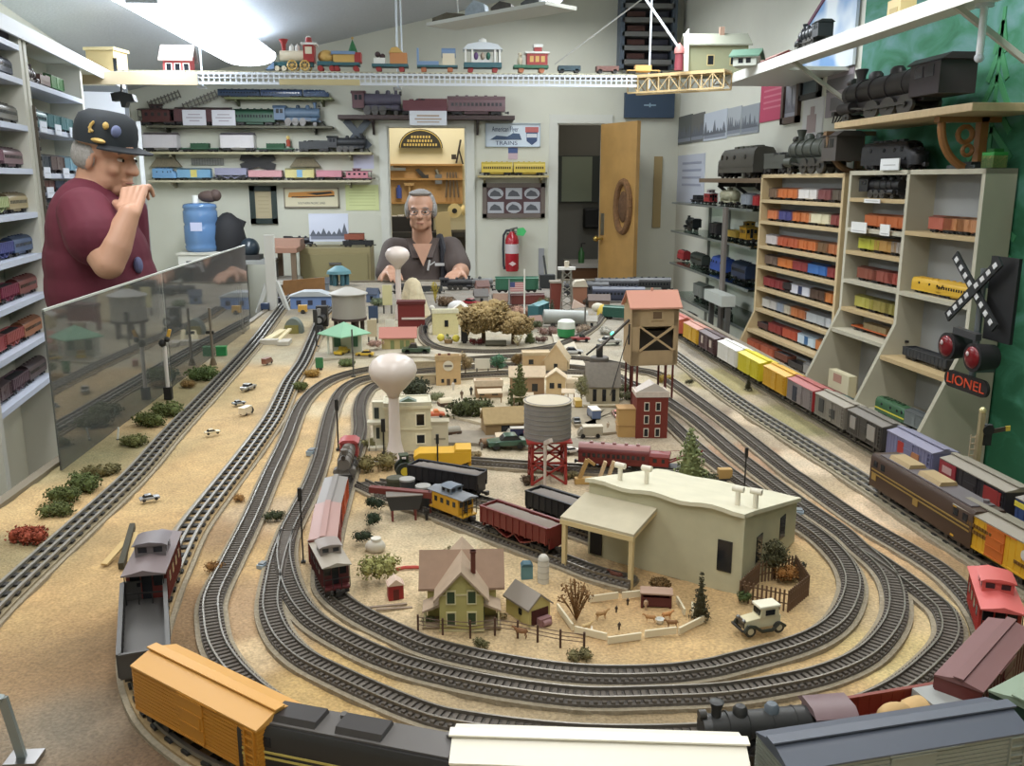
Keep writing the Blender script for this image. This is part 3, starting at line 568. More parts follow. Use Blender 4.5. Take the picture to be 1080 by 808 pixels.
bm_=n.new('ShaderNodeBump');bm_.inputs['Strength'].default_value=.5;bm_.inputs['Distance'].default_value=.004;l.new(nz.outputs['Fac'],bm_.inputs['Height']);l.new(bm_.outputs['Normal'],p.inputs['Normal'])
link('ground',me,gm,tb)
b=B();b.bx(X0,X1,Y0,Y1,TZ-.06,TZ-.012);mk('tabletop',b,WOOD,tb)
b=B();
for x0,x1,y0,y1 in((X0-.02,X0,Y0-.02,Y1+.02),(X1,X1+.02,Y0-.02,Y1+.02),(X0,X1,Y0-.02,Y0),(X0,X1,Y1,Y1+.02)):b.bx(x0,x1,y0,y1,TZ-.14,TZ+.004)
mk('apron',b,mt((120,110,92),.6),tb)
for x in(X0+.08,X1-.08):
 for y in(Y0+.1,1.9,3.5,Y1-.1):b=B();b.bx(x-.04,x+.04,y-.04,y+.04,0,TZ-.06);mk('leg',b,mt((150,120,80),.6),tb)
def road(pts,w,col,z=TZ+.0026,name='road'):
 P=[G(*p)for p in pts];t=Track([(q.x,q.y,0)for q in P],world=True);b=B();b.ribbon(t.p,-w/2,w/2,TZ-.004,z);return mk(name,b,mt(col,.85,var=.08,scale=60),tb)
road([(400,470),(450,462),(510,462),(600,470),(660,478)],.10,(140,130,114));road([(455,432),(520,446),(560,462)],.05,(188,174,148))
road([(592,352),(600,375),(612,400),(606,430)],.07,(200,190,170));road([(330,376),(420,372),(520,376),(600,374)],.12,(176,166,146));road([(600,440),(640,440),(668,455)],.16,(150,138,116))
def on(tr,kd,px,py,z,col,label,flip=False,**k):
 L_=LEN[kd]*k.get('sx',1)*k.get('scale',1);t=tr.near(px,py,TZ+z);p,a=tr.chord(t,L_)
 return car(kd,col,label,(p.x,p.y,RT-.0004),a+(PI if flip else 0),fine=True,**k)
G1='front train on the wide curve'
on(tB,'caboose',160,598,.05,(112,40,34),'red caboose with grey roof behind the empty black gondola',roof=(122,108,110),cup=(112,104,108),sx=1.0)
o=on(tB,'gondola',155,643,.058,(74,72,70),'empty dark grey gondola in front of the red caboose',scale=1.0);
o=on(tB,'wood_boxcar',221,715,.082,(196,130,36),'big orange wooden boxcar with slatted sides at the near left curve',roof=(214,156,74),scale=1.0)
on(tB,'box_cab',375,782,.062,(40,38,38),'black car with thin yellow side stripe behind the orange boxcar',roof=(96,92,90),door=(196,178,90),hatch=(60,56,56),rough=.35,scale=.93,sx=.92)
on(tB,'wood_boxcar',634,797,.088,(226,220,204),'cream white boxcar with long roof at the near table edge',roof=(236,230,214),scale=1.06,sx=1.22)
on(tB,'wood_boxcar',944,772,.085,(136,140,130),'long blue grey roofed boxcar at the near right corner',roof=(84,90,104),scale=1.06,sx=1.16)
on(tB,'boxcar',1124,700,.085,(30,52,40),'dark green boxcar with pale roof cut by the right picture edge',roof=(134,152,130),scale=1.08)
o=on(tC,'steam',815,762,.045,(44,44,44),'black steam locomotive with mauve cab roof at the near right',cab=(120,96,100),roof=(90,100,110),scale=.78)
o=on(tC,'gondola',948,748,.045,(128,46,30),'long red gondola carrying cream crates and a grey lid',scale=.86)
b=B();b.at((.055,0,0));b.ball((-.09,0,.034),(.03,.016,.012));b.ball((-.05,.006,.036),(.022,.013,.013));b.box((-.1,-.008,.03),(.05,.02,.016),.2);mk('cargo',b,mt((196,160,106),.8,var=.1),o)
b=B();b.bx(-.084,-.038,-.02,.02,.02,.046);mk('grey_lid',b,mt((150,152,150),.5),o)
on(tC,'boxcar',1050,676,.08,(104,46,42),'brown red boxcar with mauve roof at the right curve',roof=(126,84,84),scale=.88)
o=on(tC,'caboose',1052,622,.065,(190,62,56),'bright red caboose with pink roof at the far right',roof=(212,96,92),cup=(206,90,84),scale=.9)
on(tE,'caboose',343,585,.05,(88,34,36),'dark red caboose with pale roof at the tail of the inner train',roof=(160,150,136),cup=(140,128,122),scale=.74)
on(tE,'boxcar',349,541,.07,(130,54,48),'boxcar with dusty rose roof ahead of the dark red caboose',roof=(166,126,118),scale=.76)
on(tE,'boxcar',362,511,.07,(186,76,36),'orange boxcar with grey roof on the inner oval',roof=(132,126,122),scale=.74)
on(tE,'steam',376,478,.045,(110,104,98),'small grey steam engine with red cab leading the inner train',flip=True,cab=(178,70,70),roof=(120,112,104),scale=.72)
on(tI,'box_cab',952,512,.07,(66,44,30),'brown electric locomotive with gold stripes beside the right tracks',door=(150,118,52),roof=(96,88,92),hatch=(170,144,100),scale=1.06,sx=1.1)
o=on(tI,'boxcar',1048,566,.06,(214,160,30),'yellow boxcar with orange door behind the brown electric locomotive',roof=(130,122,106),door=(196,96,30),scale=1.02)
decal(o,[(-.058+.006*i,.049,.004,.005)for i in range(9)]+[(-.05+.006*i,.040,.004,.005)for i in range(6)]+[(.042+.006*i,.032,.004,.0045)for i in range(6)],-.0266,mt((110,74,20),.6))
b=B();b.cyl((.058,-.0258,.047),(.058,-.0268,.047),.0075);mk('round_emblem',b,mt((200,196,190),.6),o)
JC=[((684,333),'boxcar',(186,88,70),(190,96,80),'salmon red boxcar partly behind the tan coaling tower'),((711,344),'boxcar',(206,160,34),(190,130,110),'yellow boxcar just right of the coaling tower'),((738,353),'boxcar',(76,48,52),(86,66,68),'dark maroon boxcar with white blotches next to the white boxcar'),((763,365),'boxcar',(214,212,206),(226,224,218),'white boxcar in the long right hand train'),((786,377),'boxcar',(206,192,30),(224,208,44),'lemon yellow boxcar behind the white boxcar'),((812,391),'boxcar',(208,156,36),(222,170,60),'orange yellow boxcar behind the lemon boxcar'),((842,405),'boxcar',(132,122,122),(172,92,88),'grey boxcar with pink roof in the right hand train'),((876,421),'boxcar',(126,120,110),(150,142,128),'weathered pale grey boxcar before the bookcases'),((918,441),'boxcar',(70,66,62),(112,106,98),'black and grey boxcar in front of the bookcases'),((972,465),'boxcar',(112,112,146),(128,126,150),'lilac blue boxcar with red panels behind the electric locomotive'),((1040,500),'boxcar',(44,42,48),(138,130,116),'black and crimson boxcar below the crossing sign'),((1125,548),'boxcar',(40,66,120),(130,124,116),'blue boxcar with yellow end at the right picture edge')]
ts=[tJ.near(p[0],p[1],TZ+.075)for p,*_ in JC]
for i,(p,kd,c,r,lb)in enumerate(JC):
 t=ts[i];q,a=tJ.chord(t,.19);sx=1.0
 gap=min([abs(ts[k]-t)for k in(i-1,i+1)if 0<=k<len(ts)]);sx=min(1.12,max(.55,(gap-.012)/.19))
 o=car(kd,c,lb,(q.x,q.y,RT-.0004),a,roof=r,sx=sx,scale=1.0,fine=True)
 if i==2:decal(o,[(-.05,.042,.02,.024),(.045,.042,.022,.022)],-.0262,mt((186,170,156),.6))
 if i==9:decal(o,[(-.03,.04,.026,.03)],-.0262,mt((170,44,40),.6),'red_panel');decal(o,[(.03,.036,.03,.022)],-.0262,mt((170,110,70),.6))
 if i==10:decal(o,[(-.068,.04,.05,.042)],-.0266,mt((146,30,44),.6),'crimson_panel');decal(o,[(.062,.04,.045,.034)],-.0266,mt((150,40,40),.6),'red_panel');decal(o,[(-.068,.048,.028,.012)],-.0274,mt((190,150,150),.6))
 if i==7:decal(o,[(-.05,.042,.03,.03),(.02,.036,.03,.02)],-.0262,mt((60,60,58),.6))
 if i==8:decal(o,[(-.06,.042,.03,.026),(.04,.04,.04,.03)],-.0262,mt((150,144,136),.6))
 if i==6:decal(o,[(-.03,.036,.03,.036)],-.0275,mt((40,44,60),.6),'dark_door');mk('red_end',B().bx(.0935,.0962,-.026,.026,.015,.063),mt((168,40,44),.5),o)
 if i==11:mk('yellow_end',B().bx(-.0965,-.06,-.0264,.0264,.05,.058),mt((214,196,60),.5),o)
on(tF,'hopper',541,548,.05,(110,34,30),'dark red hopper car full of grey gravel on the siding',load=(126,114,104),scale=.74)
on(tF,'caboose',478,527,.04,(200,148,30),'small yellow caboose with blue grey roof next to the red hopper',roof=(120,124,130),cup=(110,120,134),scale=.66,sx=.95)
on(tG,'hopper',586,534,.045,(34,34,36),'black hopper car loaded with grey ballast beneath the depot awning',load=(120,112,106),scale=.74)
o=on(tG,'hopper',454,502,.06,(32,32,38),'black hopper car with flat grey load by the yellow dump truck',load=(118,110,104),scale=.74)
on(tH,'coach',652,476,.04,(110,34,32),'red passenger car on the short track before the brick building',roof=(150,96,92),sx=.85,scale=.66)
o=on(tH,'wrecker',703,482,.04,(134,30,26),'red wrecking crane car behind the tall model pine',roof=(190,160,150),scale=.62)
p=tH.at(tH.near(652,476,TZ+.04))[0];
o=car('flatcar',(70,64,62),'grey covered flatcar behind the red passenger car',(p.x+.03,p.y+.055,TZ-.006),tH.at(.3)[1],load=(110,100,96),scale=.66)
def wallbox(b,w,d,h,rh,ax='x'):
 """walls with gable ends; ridge along ax"""
 if ax=='x':b.prism([(0,0),(d,0),(d,h),(d/2,h+rh),(0,h)],'x',-w/2,w/2)
 else:b.prism([(-w/2,0),(w/2,0),(w/2,h),(0,h+rh),(-w/2,h)],'y',0,d)
 return b
def roofslab(b,w,d,h,rh,ax='x',ov=.004,t=.003):
 if ax=='x':
  k=rh/(d/2);
  pts=[(-ov,h-k*ov),(d/2,h+rh),(d+ov,h-k*ov),(d+ov,h-k*ov+t),(d/2,h+rh+t*1.3),(-ov,h-k*ov+t)];b.prism(pts,'x',-w/2-ov,w/2+ov)
 else:
  k=rh/(w/2);pts=[(-w/2-ov,h-k*ov),(0,h+rh),(w/2+ov,h-k*ov),(w/2+ov,h-k*ov+t),(0,h+rh+t*1.3),(-w/2-ov,h-k*ov+t)];b.prism(pts,'y',-ov,d+ov)
 return b
def win(o,x,z,w,h,y=0,mat=None,fr=None,side=None,name='window'):
 b=B();t=.0012
 def q(x0,x1,z0,z1,o0,o1):
  if side is None:b.bx(x0,x1,y-o1,y+.001,z0,z1)
  else:b.bx(min(side-.001,side+o1*(1 if side>0 else-1)),max(side+.001,side+o1*(1 if side>0 else-1)),x0,x1,z0,z1)
 q(x-w/2,x+w/2,z-h/2,z+h/2,0,t);win_o=mk(name,b,mat or GLASSY,o)
 if fr:
  b=B();f=max(w*.16,.0012)
  for a in((x-w/2-f,x-w/2,z-h/2-f,z+h/2+f),(x+w/2,x+w/2+f,z-h/2-f,z+h/2+f),(x-w/2,x+w/2,z+h/2,z+h/2+f),(x-w/2,x+w/2,z-h/2-f,z-h/2)):q(*a,0,t*1.7)
  mk('window_frame',b,fr,win_o)
def house(label,px,py,w,h,rh,d,rz,wall,roof,ax='x',wins=(),door=None,fr=None,chim=None,cat='model house',name='model_house',flat=False,ov=None):
 p=G(px,py);s=S(p);o=thing(name,label,cat,(p.x,p.y,TZ-.004),rz);w,h,rh,d=w*s,h*s,rh*s,d*s
 wm=wall if isinstance(wall,bpy.types.Material)else mt(wall,.7,var=.05,scale=120);rm=roof if isinstance(roof,bpy.types.Material)else mt(roof,.75,var=.08,scale=120)
 b=B();wallbox(b,w,d,h,0 if flat else rh,ax);mk('walls',b,wm,o)
 b=B()
 if flat:b.bx(-w/2-.002,w/2+.002,-.002,.003,h-.004,h+rh);b.bx(-w/2-.002,w/2+.002,d-.003,d+.002,h-.004,h+rh*.6);[b.bx(sg*(w/2)-.002,sg*(w/2)+.002,0,d,h-.004,h+rh*.6)for sg in(-1,1)];b.bx(-w/2,w/2,0,d,h,h+.002)
 else:roofslab(b,w,d,h,rh,ax,ov or .004)
 mk('roof',b,rm,o)
 for x,z,ww,hh in wins:win(o,x*s,z*s,ww*s,hh*s,0,None,fr)
 if door:win(o,door[0]*s,door[2]*s/2,door[1]*s,door[2]*s,0,mt((90,70,52),.6),fr,name='door')
 if chim:b=B();b.bx(chim[0]*s-.004,chim[0]*s+.004,d*.4,d*.4+.008,h,h+rh+chim[1]*s);b.bx(chim[0]*s-.005,chim[0]*s+.005,d*.4-.001,d*.4+.009,h+rh+chim[1]*s-.002,h+rh+chim[1]*s);mk('chimney',b,mt((110,60,48),.8),o)
 return o,s,w,h,rh,d
pc,pl,pr=G(779,626),G(620,583),G(833,568)
u=(pl-pc);Wd=u.length;ang=math.atan2(-u.y,-u.x);D=(pr-pc).length;Hh=.116
o=thing('freight_house','large cream freight house with sloping awning over the siding','model building',(pl.x,pl.y,TZ-.003),ang)
cm=mt((190,184,152),.75,var=.06,scale=30);rm=mt((212,206,180),.8,var=.05,scale=30)
Hr=.066;b=B();b.prism([(0,0),(D,0),(D,Hr),(0,Hh)],'x',0,Wd);mk('walls',b,cm,o)
b=B();nn=16;vs=[]
for i in range(nn+1):
 for j in range(7):
  x=-.004+(Wd+.008)*i/nn;y=-.006+(D+.012)*j/6;z=Hh+.006-(Hh-Hr)*j/6+.0022*math.sin(i*1.1)*(1 if j==0 else .4);vs.append((x,y,z))
nv=len(vs);vs+=[(x,y,z-.006)for x,y,z in vs]
fs=[(i*7+j,(i+1)*7+j,(i+1)*7+j+1,i*7+j+1)for i in range(nn)for j in range(6)];fs+=[tuple(nv+k for k in f[::-1])for f in fs]
ed=[i*7 for i in range(nn+1)]+[nn*7+j for j in range(1,7)]+[i*7+6 for i in range(nn-1,-1,-1)]+[j for j in range(5,0,-1)]
fs+=[(ed[k],nv+ed[k],nv+ed[(k+1)%len(ed)],ed[(k+1)%len(ed)])for k in range(len(ed))]
b.add(vs,fs);mk('roof',b,rm,o)
def loc(px,py,z):
 g=G(px,py,TZ+z)-Vector((pl.x,pl.y,0));c,s_=math.cos(-ang),math.sin(-ang);return(g.x*c-g.y*s_,g.x*s_+g.y*c)
ax1=Wd*.47;ay=-.070
b=B();vs=[(-.006,ay,.078),(ax1,ay,.078),(ax1,.0,.095),(-.006,0,.095)];vs+=[(x,y,z+.004)for x,y,z in vs]
b.add(vs,[(3,2,1,0),(4,5,6,7),(0,1,5,4),(1,2,6,5),(2,3,7,6),(3,0,4,7)]);mk('awning',b,mt((186,176,150),.8,var=.06),o)
b=B();b.bx(-.006,ax1,ay-.001,ay+.005,.071,.078);b.bar((ax1-.003,ay,.075),(ax1-.003,0,.092),.005);b.bar((-.003,ay,.075),(-.003,0,.092),.005);mk('awning_beam',b,mt((206,184,134),.7),o)
for x in(0.0,ax1-.004):b=B();b.bx(x-.003,x+.003,ay,ay+.006,0,.073);mk('awning_post',b,mt((206,184,134),.7),o)
win(o,Wd*.905,.052,.021,.045);
b=B();b.bx(.004,.024,-.0015,0,.004,.058);mk('open_doorway',b,BLACK,o)
win(o,D*.30,.045,.022,.040,side=Wd);win(o,D*.72,.045,.022,.036,side=Wd)
for px,py in((654,503),(682,502),(778,528),(797,529)):
 x,y=loc(px,py,Hh+.0);y=min(max(y,.02),D*.8);zr_=Hh-(Hh-Hr)*y/D;b=B();b.cyl((x,y,zr_),(x,y,zr_+.028),.0036,n=10);b.cyl((x-.008,y,zr_+.029),(x+.008,y,zr_+.029),.0044,n=10);mk('roof_vent',b,mt((222,214,196),.6),o)
b=B();b.bx(Wd-.001,Wd+.004,-.004,.001,0,Hh);mk('downpipe',b,cm,o)
p=G(487,664);s=S(p);o=thing('farmhouse','olive yellow two storey farmhouse with brown roofs and porch','model house',(p.x,p.y,TZ-.003),-.03)
gm_=mt((182,172,104),.75,var=.05,scale=80);rm=mt((172,148,124),.8,var=.06,scale=80);rm2=mt((150,120,98),.8,var=.06,scale=80);tw=mt((206,196,150),.7)
w,h,rh=.055,.050,.030
b=B();wallbox(b,w,.10,h,rh,'y');mk('front_wing',b,gm_,o)
b=B();b.at((0,.035,0));wallbox(b,.088,.055,h,rh,'x');mk('cross_wing',b,gm_,o)
b=B();roofslab(b,w,.10,h,rh,'y',.007,.003);mk('front_roof',b,rm,o)
b=B();b.at((0,.035,0));roofslab(b,.096,.055,h,rh,'x',.007,.003);mk('cross_roof',b,rm2,o)
green=mt((60,76,52),.4)
for x in(-.013,.013):
 for z in(.018,.047):win(o,x,z,.0095,.016,0,green,tw)
b=B();b.bx(-w/2-.001,w/2+.001,-.001,.001,0,.003);b.bx(-w/2-.001,w/2+.001,-.001,.0,h*1.0-.001,h+.001);mk('clapboard_trim',b,tw,o)
for sg in(-1,1):
 b=B();b.prism([(sg*w/2,.032),(sg*(w/2+.022),.024),(sg*(w/2+.022),.026),(sg*w/2,.036)],'y',.004,.036);mk('porch_roof',b,rm,o)
 for y in(.006,.034):b=B();b.bx(sg*(w/2+.019)-.001,sg*(w/2+.019)+.001,y-.001,y+.001,0,.025);mk('porch_post',b,tw,o)
 b=B();b.bx(min(sg*w/2,sg*(w/2+.022)),max(sg*w/2,sg*(w/2+.022)),.004,.036,0,.004);mk('porch_floor',b,mt((140,120,90),.7),o)
 win(o,.02,.017,.010,.02,side=sg*w/2,mat=green,name='door')
b=B();b.bx(.012,.018,.022,.028,h+rh*.6,h+rh+.018);b.bx(.011,.019,.021,.029,h+rh+.016,h+rh+.018);mk('chimney',b,mt((96,46,34),.8),o)
p=G(569,655);s=S(p);o=thing('garage_shed','small yellow shed with grey roof and open red front','model shed',(p.x,p.y,TZ-.003),.55)
b=B();wallbox(b,.034,.05,.024,.014,'y');mk('walls',b,mt((196,184,114),.7),o);b=B();roofslab(b,.034,.05,.024,.014,'y',.003,.0025);mk('roof',b,mt((142,132,122),.8),o)
b=B();b.bx(-.013,.013,-.0015,0,0,.02);mk('doorway',b,mt((70,24,20),.7),o);win(o,.018,.014,.006,.008,side=-.017)
b=B();b.bx(-.006,.012,-.010,-.002,0,.010);b.cyl((-.003,-.011,.004),(.009,-.011,.004),.004);mk('tractor_nose',b,mt((150,110,110),.6),o)
def simple(name,label,cat,px,py,mats,*parts,rz=0,z=TZ-.003,group=None):
 p=G(px,py)if z<TZ+.002 else G(px,py,z);s=S(p);o=thing(name,label,cat,(p.x,p.y,z),rz,group)
 for(pn,fn),m in zip(parts,mats):b=B();fn(b,s);mk(pn,b,m,o)
 return o
LG=mt((212,212,206),.6);GRN=mt((46,86,46),.9,var=.3,scale=90);
simple('silo','tall pale grey round-topped silo behind the yellow shed','model silo',573,613,[mt((196,192,182),.6,var=.05),mt((170,166,158),.6)],('tower',lambda b,s:b.lathe([(6*s,0),(6*s,27*s),(5*s,30*s),(3*s,32*s),(0,33*s)])),('bands',lambda b,s:[b.lathe([(6.2*s,z*s),(6.3*s,z*s+.0006),(6.2*s,z*s+.0012)])for z in(6,13,20,26)]))
simple('outhouse','small teal rounded outhouse next to the pale silo','model hut',556,610,[mt((84,128,138),.6),mt((52,90,104),.6)],('walls',lambda b,s:b.bx(-6*s,6*s,0,10*s,0,15*s)),('roof',lambda b,s:b.prism([(-6.5*s,15*s),(6.5*s,15*s),(4*s,18*s),(-4*s,18*s)],'y',-.5*s,10.5*s)))
simple('red_hut','small red hut with pale flat roof by the round bush','model hut',418,631,[mt((150,34,34),.6),mt((206,180,160),.7),mt((90,20,20),.6)],('walls',lambda b,s:b.bx(-8*s,8*s,0,12*s,0,18*s)),('roof',lambda b,s:b.prism([(-9*s,17*s),(9*s,17*s),(0,24*s)],'y',-2*s,14*s)),('door',lambda b,s:b.bx(-3*s,3*s,-.4*s,.1*s,0,12*s)),rz=.2)
simple('livestock_shelter','dark red animal shelter with pale roof inside the white pen','model shed',692,640,[mt((92,38,34),.7),mt((168,136,116),.7)],('walls',lambda b,s:(b.bx(-16*s,16*s,8*s,10*s,0,17*s),b.bx(-16*s,-14*s,0,10*s,0,17*s),b.bx(14*s,16*s,0,10*s,0,17*s),b.bx(-14*s,14*s,1*s,2*s,2*s,12*s))),('roof',lambda b,s:b.prism([(-1*s,16*s),(11*s,18.5*s),(11*s,20*s),(-1*s,17.5*s)],'x',-17*s,17*s)),rz=-.2)
o=thing('pen_fence','low white board fence around the farm animals','model fence',(0,0,0));pts=[(585,640),(602,663),(640,670),(678,668),(712,664),(737,652)]
segs=[((588,642),(604,664)),((606,666),(640,674)),((641,678),(676,673)),((680,671),(713,667)),((716,668),(742,655)),((731,650),(730,640)),((722,648),(714,634)),((622,634),(652,630)),((656,630),(676,628))]
for a,c in segs:b=B();q0,q1=G(*a),G(*c);b.bar((q0.x,q0.y,TZ+.003),(q1.x,q1.y,TZ+.003),.0025,.009);mk('board',b,mt((222,210,180),.7),o)
o=thing('wire_fence','brown post and wire fence in front of the farmhouse','model fence',(0,0,0));pts=[(441,664),(467,668),(496,670),(522,667),(546,670),(567,675),(591,680),(616,683)]
P=[G(*q)for q in pts]
for q in P:b=B();b.bx(q.x-.0013,q.x+.0013,q.y-.0013,q.y+.0013,TZ-.004,TZ+.020);mk('post',b,mt((84,58,44),.8),o)
for z in(.007,.012,.017):b=B();b.tube([(q.x,q.y,TZ+z)for q in P],.0006,4);mk('wire',b,mt((96,72,58),.7),o)
o=thing('picket_fence','dark brown picket fence enclosing brush beside the freight house','model fence',(0,0,0));cs=[(780,632),(831,643),(852,626),(838,604),(800,612),(780,632)]
P=[G(*q)for q in cs];pk=mt((104,78,56),.8)
for i in range(5):
 a,c=P[i],P[i+1];L_=(c-a).length;k=int(L_/.0055);b=B()
 for j in range(k):q=a.lerp(c,j/k);b.bx(q.x-.0010,q.x+.0010,q.y-.0010,q.y+.0010,TZ-.004,TZ+.027)
 for z in(.008,.021):b.bar((a.x,a.y,TZ+z),(c.x,c.y,TZ+z),.0014)
 mk('picket_panel',b,pk,o)
def tree(label,px,py,h,w,col,shape='round',trunk=True,name=None,cat='model tree',seed=0,z=TZ-.003,trunkc=(96,76,56),dens=1.0):
 p=G(px,py);s=S(p);h*=s;w*=s;rnd=random.Random(int(px*7+py)+seed);o=thing(name or 'model_tree',label,cat,(p.x,p.y,z));fm=mt(col,.9,var=.3,scale=200)
 b=B();sz=max(w*.06,.0015)
 if shape=='cone':
  n_=9
  for i in range(n_):
   f=i/(n_-1);r=w/2*(1-f)*.95+w*.04;zz=h*(.12+.86*f);k=int(46*(1-f)*dens)+8
   for j in range(k):t=rnd.uniform(0,2*PI);q=r*math.sqrt(rnd.uniform(.15,1));b.leaf((q*math.cos(t),q*math.sin(t),zz-q*.35),sz*1.4,2,sz,rnd=rnd)
  b.lathe([(w*.33,h*.12),(w*.12,h*.6),(0,h*.97)],n=8)
 elif shape=='round':
  zc=h*.62 if trunk else h*.48;
  for i in range(int(9*dens)):
   t=rnd.uniform(0,2*PI);q=w*.24*rnd.random()**.5;c=(q*math.cos(t),q*math.sin(t),zc+rnd.uniform(-.2,.2)*h);b.leaf(c,w*.28,90,sz*.8,.9*min(1.2,h*.7/w),rnd=rnd);b.ball(c,w*.15,7,5)
 elif shape=='bush':
  for i in range(int(7*dens)):
   c=(rnd.uniform(-.33,.33)*w,rnd.uniform(-.2,.2)*w,h*rnd.uniform(.35,.5));b.leaf(c,min(w*.3,h*.6),64,sz*.8,.8,rnd=rnd);b.ball(c,min(w*.15,h*.34),7,5)
 elif shape=='twig':
  for i in range(int(34*dens)):
   t=rnd.uniform(0,2*PI);sp=rnd.uniform(.1,.5)*w;zt=h*rnd.uniform(.5,1);b.bar((0,0,0),(sp*math.cos(t)*.5,sp*math.sin(t)*.5,zt*.55),sz*.4);b.bar((sp*math.cos(t)*.5,sp*math.sin(t)*.5,zt*.55),(sp*math.cos(t),sp*math.sin(t),zt),sz*.5);b.leaf((sp*math.cos(t),sp*math.sin(t),zt*.92),sz*2.4,7,sz*.8,rnd=rnd)
 mk('foliage',b,fm,o,sharp=180)
 if trunk:
  b=B();tr_=max(.0012,w*.045);b.cyl((0,0,0),(0,0,h*.6),tr_,tr_*.5,7)
  if shape!='cone':[b.bar((0,0,h*.3),(w*.2*math.cos(k*2.1),w*.2*math.sin(k*2.1),h*.6),tr_*.8)for k in range(3)]
  mk('trunk',b,mt(trunkc,.9),o)
 return o
T=tree
T('large white-dusted model pine between the brick building and the freight house',727,512,62,46,(128,138,88),'cone')
T('dark green bush at the foot of the dusted pine',742,510,18,34,(72,76,46),'bush',False,'model_bush','model bush')
T('thin conifer beside the white pen and the freight house',738,652,54,22,(70,66,42),'cone')
T('dry brown branching shrub next to the yellow shed',608,652,48,34,(128,90,48),'twig',False,'model_bush','model bush')
T('olive tree leaning behind the picket fence, by the freight house corner',815,608,46,34,(88,86,56),'round')
T('rusty orange bush inside the picket fence',830,611,26,30,(150,100,44),'bush',False,'model_bush','model bush')
T('small dark bush right of the rusty orange bush',843,600,16,14,(52,54,44),'bush',False,'model_bush','model bush')
T('green shrub at the left corner of the picket fence',787,634,20,18,(70,86,40),'bush',False,'model_bush','model bush')
T('dry brush against the freight house wall beneath the awning post',700,618,12,34,(120,92,52),'bush',False,'model_bush','model bush')
T('pale yellow green round bush beside the red hut',400,611,40,40,(142,140,78),'bush',False,'model_bush','model bush',dens=1.6)
T('dry tuft behind the farmhouse roof',482,588,16,30,(124,112,76),'bush',False,'model_bush','model bush')
T('dark green hedge clump below the signal, nearest the pale bush',384,574,26,22,(46,58,36),'bush',False,'model_bush','model bush')
T('dark green hedge clump in the middle of the row beside the inner train',392,556,26,22,(44,60,36),'bush',False,'model_bush','model bush')
T('dark green hedge clump at the far end of the row beside the inner train',398,538,24,22,(46,62,40),'bush',False,'model_bush','model bush')
T('olive weeds near the foot of the white water tower',398,494,20,40,(128,116,70),'bush',False,'model_bush','model bush')
T('dark green weed clump between two tracks at left',289,547,13,22,(58,66,38),'bush',False,'model_bush','model bush')
T('rusty clump beside the wide left track',252,527,9,14,(160,116,60),'bush',False,'model_bush','model bush')
T('brown weed clump next to the red caboose',228,601,16,22,(136,94,46),'bush',False,'model_bush','model bush')
T('green weeds before the wire fence near the farmhouse',506,681,12,20,(106,100,62),'bush',False,'model_bush','model bush')
T('green weeds at the right end of the wire fence',612,692,11,32,(112,104,66),'bush',False,'model_bush','model bush')
for x,y,h,w,c,t in((30,566,12,32,(150,64,40),'rusty red bush by the near left track'),(70,524,14,26,(84,94,44),'green bush just beyond the rusty red bush'),(62,538,12,24,(90,98,48),'flat green bush between the rusty bush and the left track'),(84,512,15,30,(80,92,42),'leafy green bush midway along the left table edge'),(106,497,10,26,(110,102,62),'dry bush right of the leafy green bush at the left edge'),(140,466,10,20,(104,106,56),'small olive bush near the white stick at the left edge'),(158,445,12,24,(86,94,42),'low bush under the crossing signal at left'),(176,434,12,24,(88,98,46),'green bush just past the crossing signal at left'),(214,396,12,24,(84,102,50),'green bush below the green box on the left edge'),(199,404,6,12,(140,110,60),'tiny brown bush below the green box'),(316,408,9,14,(96,104,52),'green tuft between the far left curves'),(330,393,6,14,(160,124,54),'ochre tuft near the green sign'),(365,382,6,14,(96,110,62),'green tuft in front of the green-roofed station')):
 T(t,x,y+3,h*1.35,w*1.4,c,'bush',False,'model_bush','model bush',dens=1.5)
T('dark conifer in the village centre behind the red water tower',548,426,44,30,(92,98,52),'cone')
T('dark green leafy hedge left of the village shops',496,438,24,44,(66,72,34),'bush',False,'model_bush','model bush',dens=1.5)
T('dark green hedge directly behind the white water tower',436,416,20,40,(56,62,40),'bush',False,'model_bush','model bush')
T('teal green round tree by the village billboard',525,394,22,20,(84,128,98),'round')
T('tan bare round tree left of the billboard',491,398,30,18,(156,136,98),'round')
T('russet round tree right of the teal tree',544,388,18,16,(130,104,60),'round')
T('dark slim cypress beside the tan house gable',589,388,30,14,(58,68,50),'round',False)
T('wispy pale green tree next to the grey chapel',613,428,36,18,(136,132,92),'round')
T('small dark bush right of the grey chapel',656,413,12,18,(84,86,56),'bush',False,'model_bush','model bush')
T('grey green bush left of the bank wall',460,423,14,18,(124,128,92),'bush',False,'model_bush','model bush')
T('large dry tan tree with wide crown behind the village',510,361,46,60,(158,134,86),'round',dens=2.6)
T('dry tan tree with low crown right of the wide one',541,362,36,50,(152,128,82),'round',dens=2.4)
T('green conical bush at the garden edge',559,361,16,14,(106,118,74),'cone',False)
T('dark green bush by the flagpole',566,349,18,16,(78,84,54),'bush',False,'model_bush','model bush')
T('dark red bush in the garden under the tan tree',502,363,9,15,(104,40,36),'bush',False,'model_bush','model bush')
T('mauve brown bush at the garden right end',571,361,10,14,(112,84,76),'bush',False,'model_bush','model bush')
T('dark bush beside the right straight track',727,405,9,10,(70,66,42),'bush',False,'model_bush','model bush')
T('tiny dark fir beside the long coloured train',789,410,16,8,(62,62,40),'cone')
T('yellow green scrub at the foot of the coaling tower',701,402,9,20,(168,140,60),'bush',False,'model_bush','model bush')
T('pinkish bush beside the pink-roofed station',396,370,20,16,(176,140,124),'bush',False,'model_bush','model bush')
